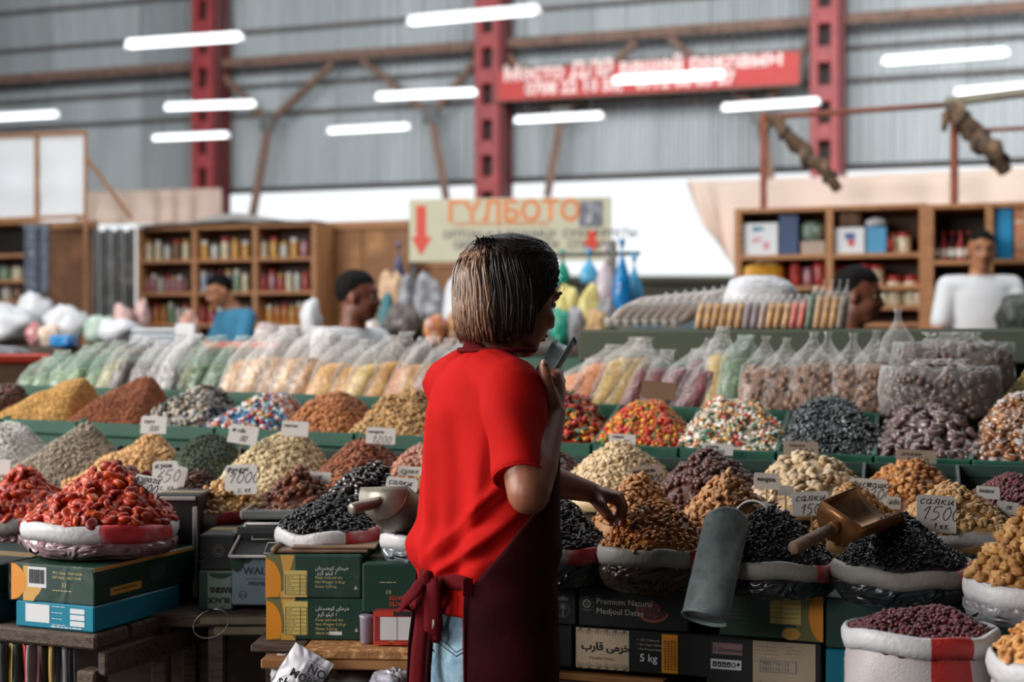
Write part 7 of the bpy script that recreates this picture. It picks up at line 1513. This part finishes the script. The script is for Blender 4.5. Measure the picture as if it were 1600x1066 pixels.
# hair: half-up bob with a claw clip, dark cap, light painted into the paler back strands
HT = ((1.5455, .006, .006, .006), (1.541, .034, .036, .032), (1.53, .064, .07, .056), (1.508, .084, .093, .073), (1.475, .092, .104, .082), (1.44, .094, .103, .085), (1.40, .088, .103, .082), (1.37, .082, .1, .076), (1.352, .078, .094, .07))
hcx = wh(-.004, 0, 0); hf = Vector((.8, .6, 0)); hr = Vector((.6, -.8, 0))
def hair_r(z):
    for i in range(len(HT) - 1):
        if HT[i][0] >= z >= HT[i + 1][0]:
            t = (HT[i][0] - z) / (HT[i][0] - HT[i + 1][0]); return [HT[i][k] + (HT[i + 1][k] - HT[i][k]) * t for k in (1, 2, 3)]
    return HT[-1][1:] if z < HT[-1][0] else HT[0][1:]
def hair_pt(ph, z, off=0.0):
    af, ab, b = hair_r(z); t = math.radians(ph); c = math.cos(t); a = af if c > 0 else ab; return Vector((hcx.x, hcx.y, z)) + hf * ((a + off) * c) + hr * ((b + off) * math.sin(t)) - hf * .003
edge_t = [(1.35, 124), (1.37, 112), (1.40, 90), (1.43, 72), (1.455, 56), (1.48, 44), (1.5, 30), (1.515, 8), (1.52, 0), (1.55, 0)]
def hedge(z): return interp_l(edge_t, z)
mb = MB()
def hcap(u, v):
    z = 1.5455 - (v ** 1.5) * (1.5455 - 1.353); e = hedge(z); ph = e + u * (360 - 2 * e); g = .0022 * math.sin(ph * .9 + 3 * math.sin(z * 40)) + .0012 * math.sin(ph * 2.3 + 1); return hair_pt(ph, z + (.008 * nz((ph * .06, 0, 0), 1, 2) if v > .97 else 0), g * min(1, v * 3))
mb.grid(hcap, 150, 44); oc = mk('hair', mb, M_hd, woman); md = oc.modifiers.new('t', 'SOLIDIFY'); md.thickness = .012; md.offset = -1
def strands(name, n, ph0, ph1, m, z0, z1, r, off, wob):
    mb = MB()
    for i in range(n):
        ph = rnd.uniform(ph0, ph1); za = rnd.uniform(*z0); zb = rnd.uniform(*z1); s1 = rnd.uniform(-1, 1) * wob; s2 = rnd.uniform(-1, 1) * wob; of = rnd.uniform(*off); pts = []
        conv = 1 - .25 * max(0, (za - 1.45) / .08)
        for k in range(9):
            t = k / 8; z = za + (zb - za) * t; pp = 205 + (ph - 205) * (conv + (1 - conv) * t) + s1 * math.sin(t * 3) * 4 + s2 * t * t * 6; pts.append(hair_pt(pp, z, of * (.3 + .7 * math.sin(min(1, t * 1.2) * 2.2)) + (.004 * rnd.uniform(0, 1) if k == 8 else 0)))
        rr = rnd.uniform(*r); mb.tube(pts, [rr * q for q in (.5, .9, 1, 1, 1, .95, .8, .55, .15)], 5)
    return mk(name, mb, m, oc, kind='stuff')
strands('hair_strands', 800, 140, 272, M_hlit, (1.435, 1.525), (1.345, 1.40), (.0012, .0032), (.000, .008), 1.0).__setitem__('label', 'brown strands falling from the clip, coloured as lit')
strands('hair_strands', 90, 178, 262, M_hd, (1.44, 1.52), (1.343, 1.40), (.001, .0026), (.001, .009), 1.2)
strands('hair_strands', 130, 95, 150, M_hd, (1.42, 1.52), (1.343, 1.385), (.001, .0026), (.0005, .005), .6)
mb = MB()
for i in range(90):
    ph = rnd.uniform(40, 320); pts = []
    e0 = (ph, rnd.uniform(1.495, 1.53))
    for k in range(8):
        t = k / 7; pts.append(hair_pt(e0[0] + (205 - e0[0]) * t * .92, e0[1] + (1.512 - e0[1]) * t + .018 * math.sin(t * 3.14), .0012))
    mb.tube(pts, [.0006, .0014, .0016, .0016, .0016, .0015, .0013, .0008], 5)
mk('hair_strands', mb, M_hd, oc, kind='stuff')
mb = MB()
for sx, L_ in ((0, .018), (1, .014), (2, .02)): p = hair_pt(42 + sx * 3, 1.475 - sx * .01, .002); mb.tube([p, p + hr * .004 - Z * .008 + hf * .006, p - Z * L_ + hf * .004], [.0007, .0006, .0002], 4)
mk('loose_hair', mb, M_hd, oc, kind='stuff')
M_clip = mat('hair_clip', '1C1210', .2, .2, 20, spec=.8); cl = MB(); c0 = P(757, 380, 2.505)
cl.tube([c0 + Vector((-.013, .0, .002)), c0 + Vector((0, -.006, .006)), c0 + Vector((.016, -.004, .004))], [.004, .0055, .004], 8)
for k in range(5):
    b_ = c0 + Vector((-.012 + k * .0065, -.005, .004)); cl.tube([b_, b_ + Vector((.001, -.008, .004)), b_ + Vector((.002, -.009, -.01)), b_ + Vector((.002, -.002, -.02))], [.0026, .0024, .002, .001], 6)
    if k % 2 == 0: cl.tube([b_, b_ + Vector((-.003, .001, .010))], [.0028, .001], 6)
cl.ell(c0 + Vector((-.014, -.002, .0)), (.006, .006, .005)); mk('hair_clip', cl, M_clip, oc)
# scoop in her raised hand
sa, sb_ = P(827, 619, 2.45), P(882, 528, 2.525); t = root('hand_scoop', sa, 'grey metal scoop held upright in the raised hand', 'scoop'); upv = Vector((-.62, -.62, .25))
mb = MB(); trough(mb, sa, sb_ - sa, upv, (sb_ - sa).length, .0215, -95, 95, 1.05, .0, 14, .0014); mk('blade', mb, M_scst2 := mat('scoop_grey', ['8A959A', '9FA9AC', '707A7E'], .4, .2, 16, metal=.45), t)
ax = (sb_ - sa).normalized(); un = (upv - ax * upv.dot(ax)).normalized(); sn = ax.cross(un)
mb = MB(); pts = [sa + (sn * math.sin(math.radians(a)) - un * math.cos(math.radians(a))) * .021 for a in range(-95, 96, 10)]; mb.loft([pts, [p + ax * .0015 for p in pts]]); mk('back_plate', mb, M_scst2, t)
mk('rim', MB().tube([sb_ + (sn * math.sin(math.radians(a)) - un * math.cos(math.radians(a))) * .0226 for a in range(-95, 96, 10)], .0012, 6), M_scst2, t)
flush_text()
finish_piles()
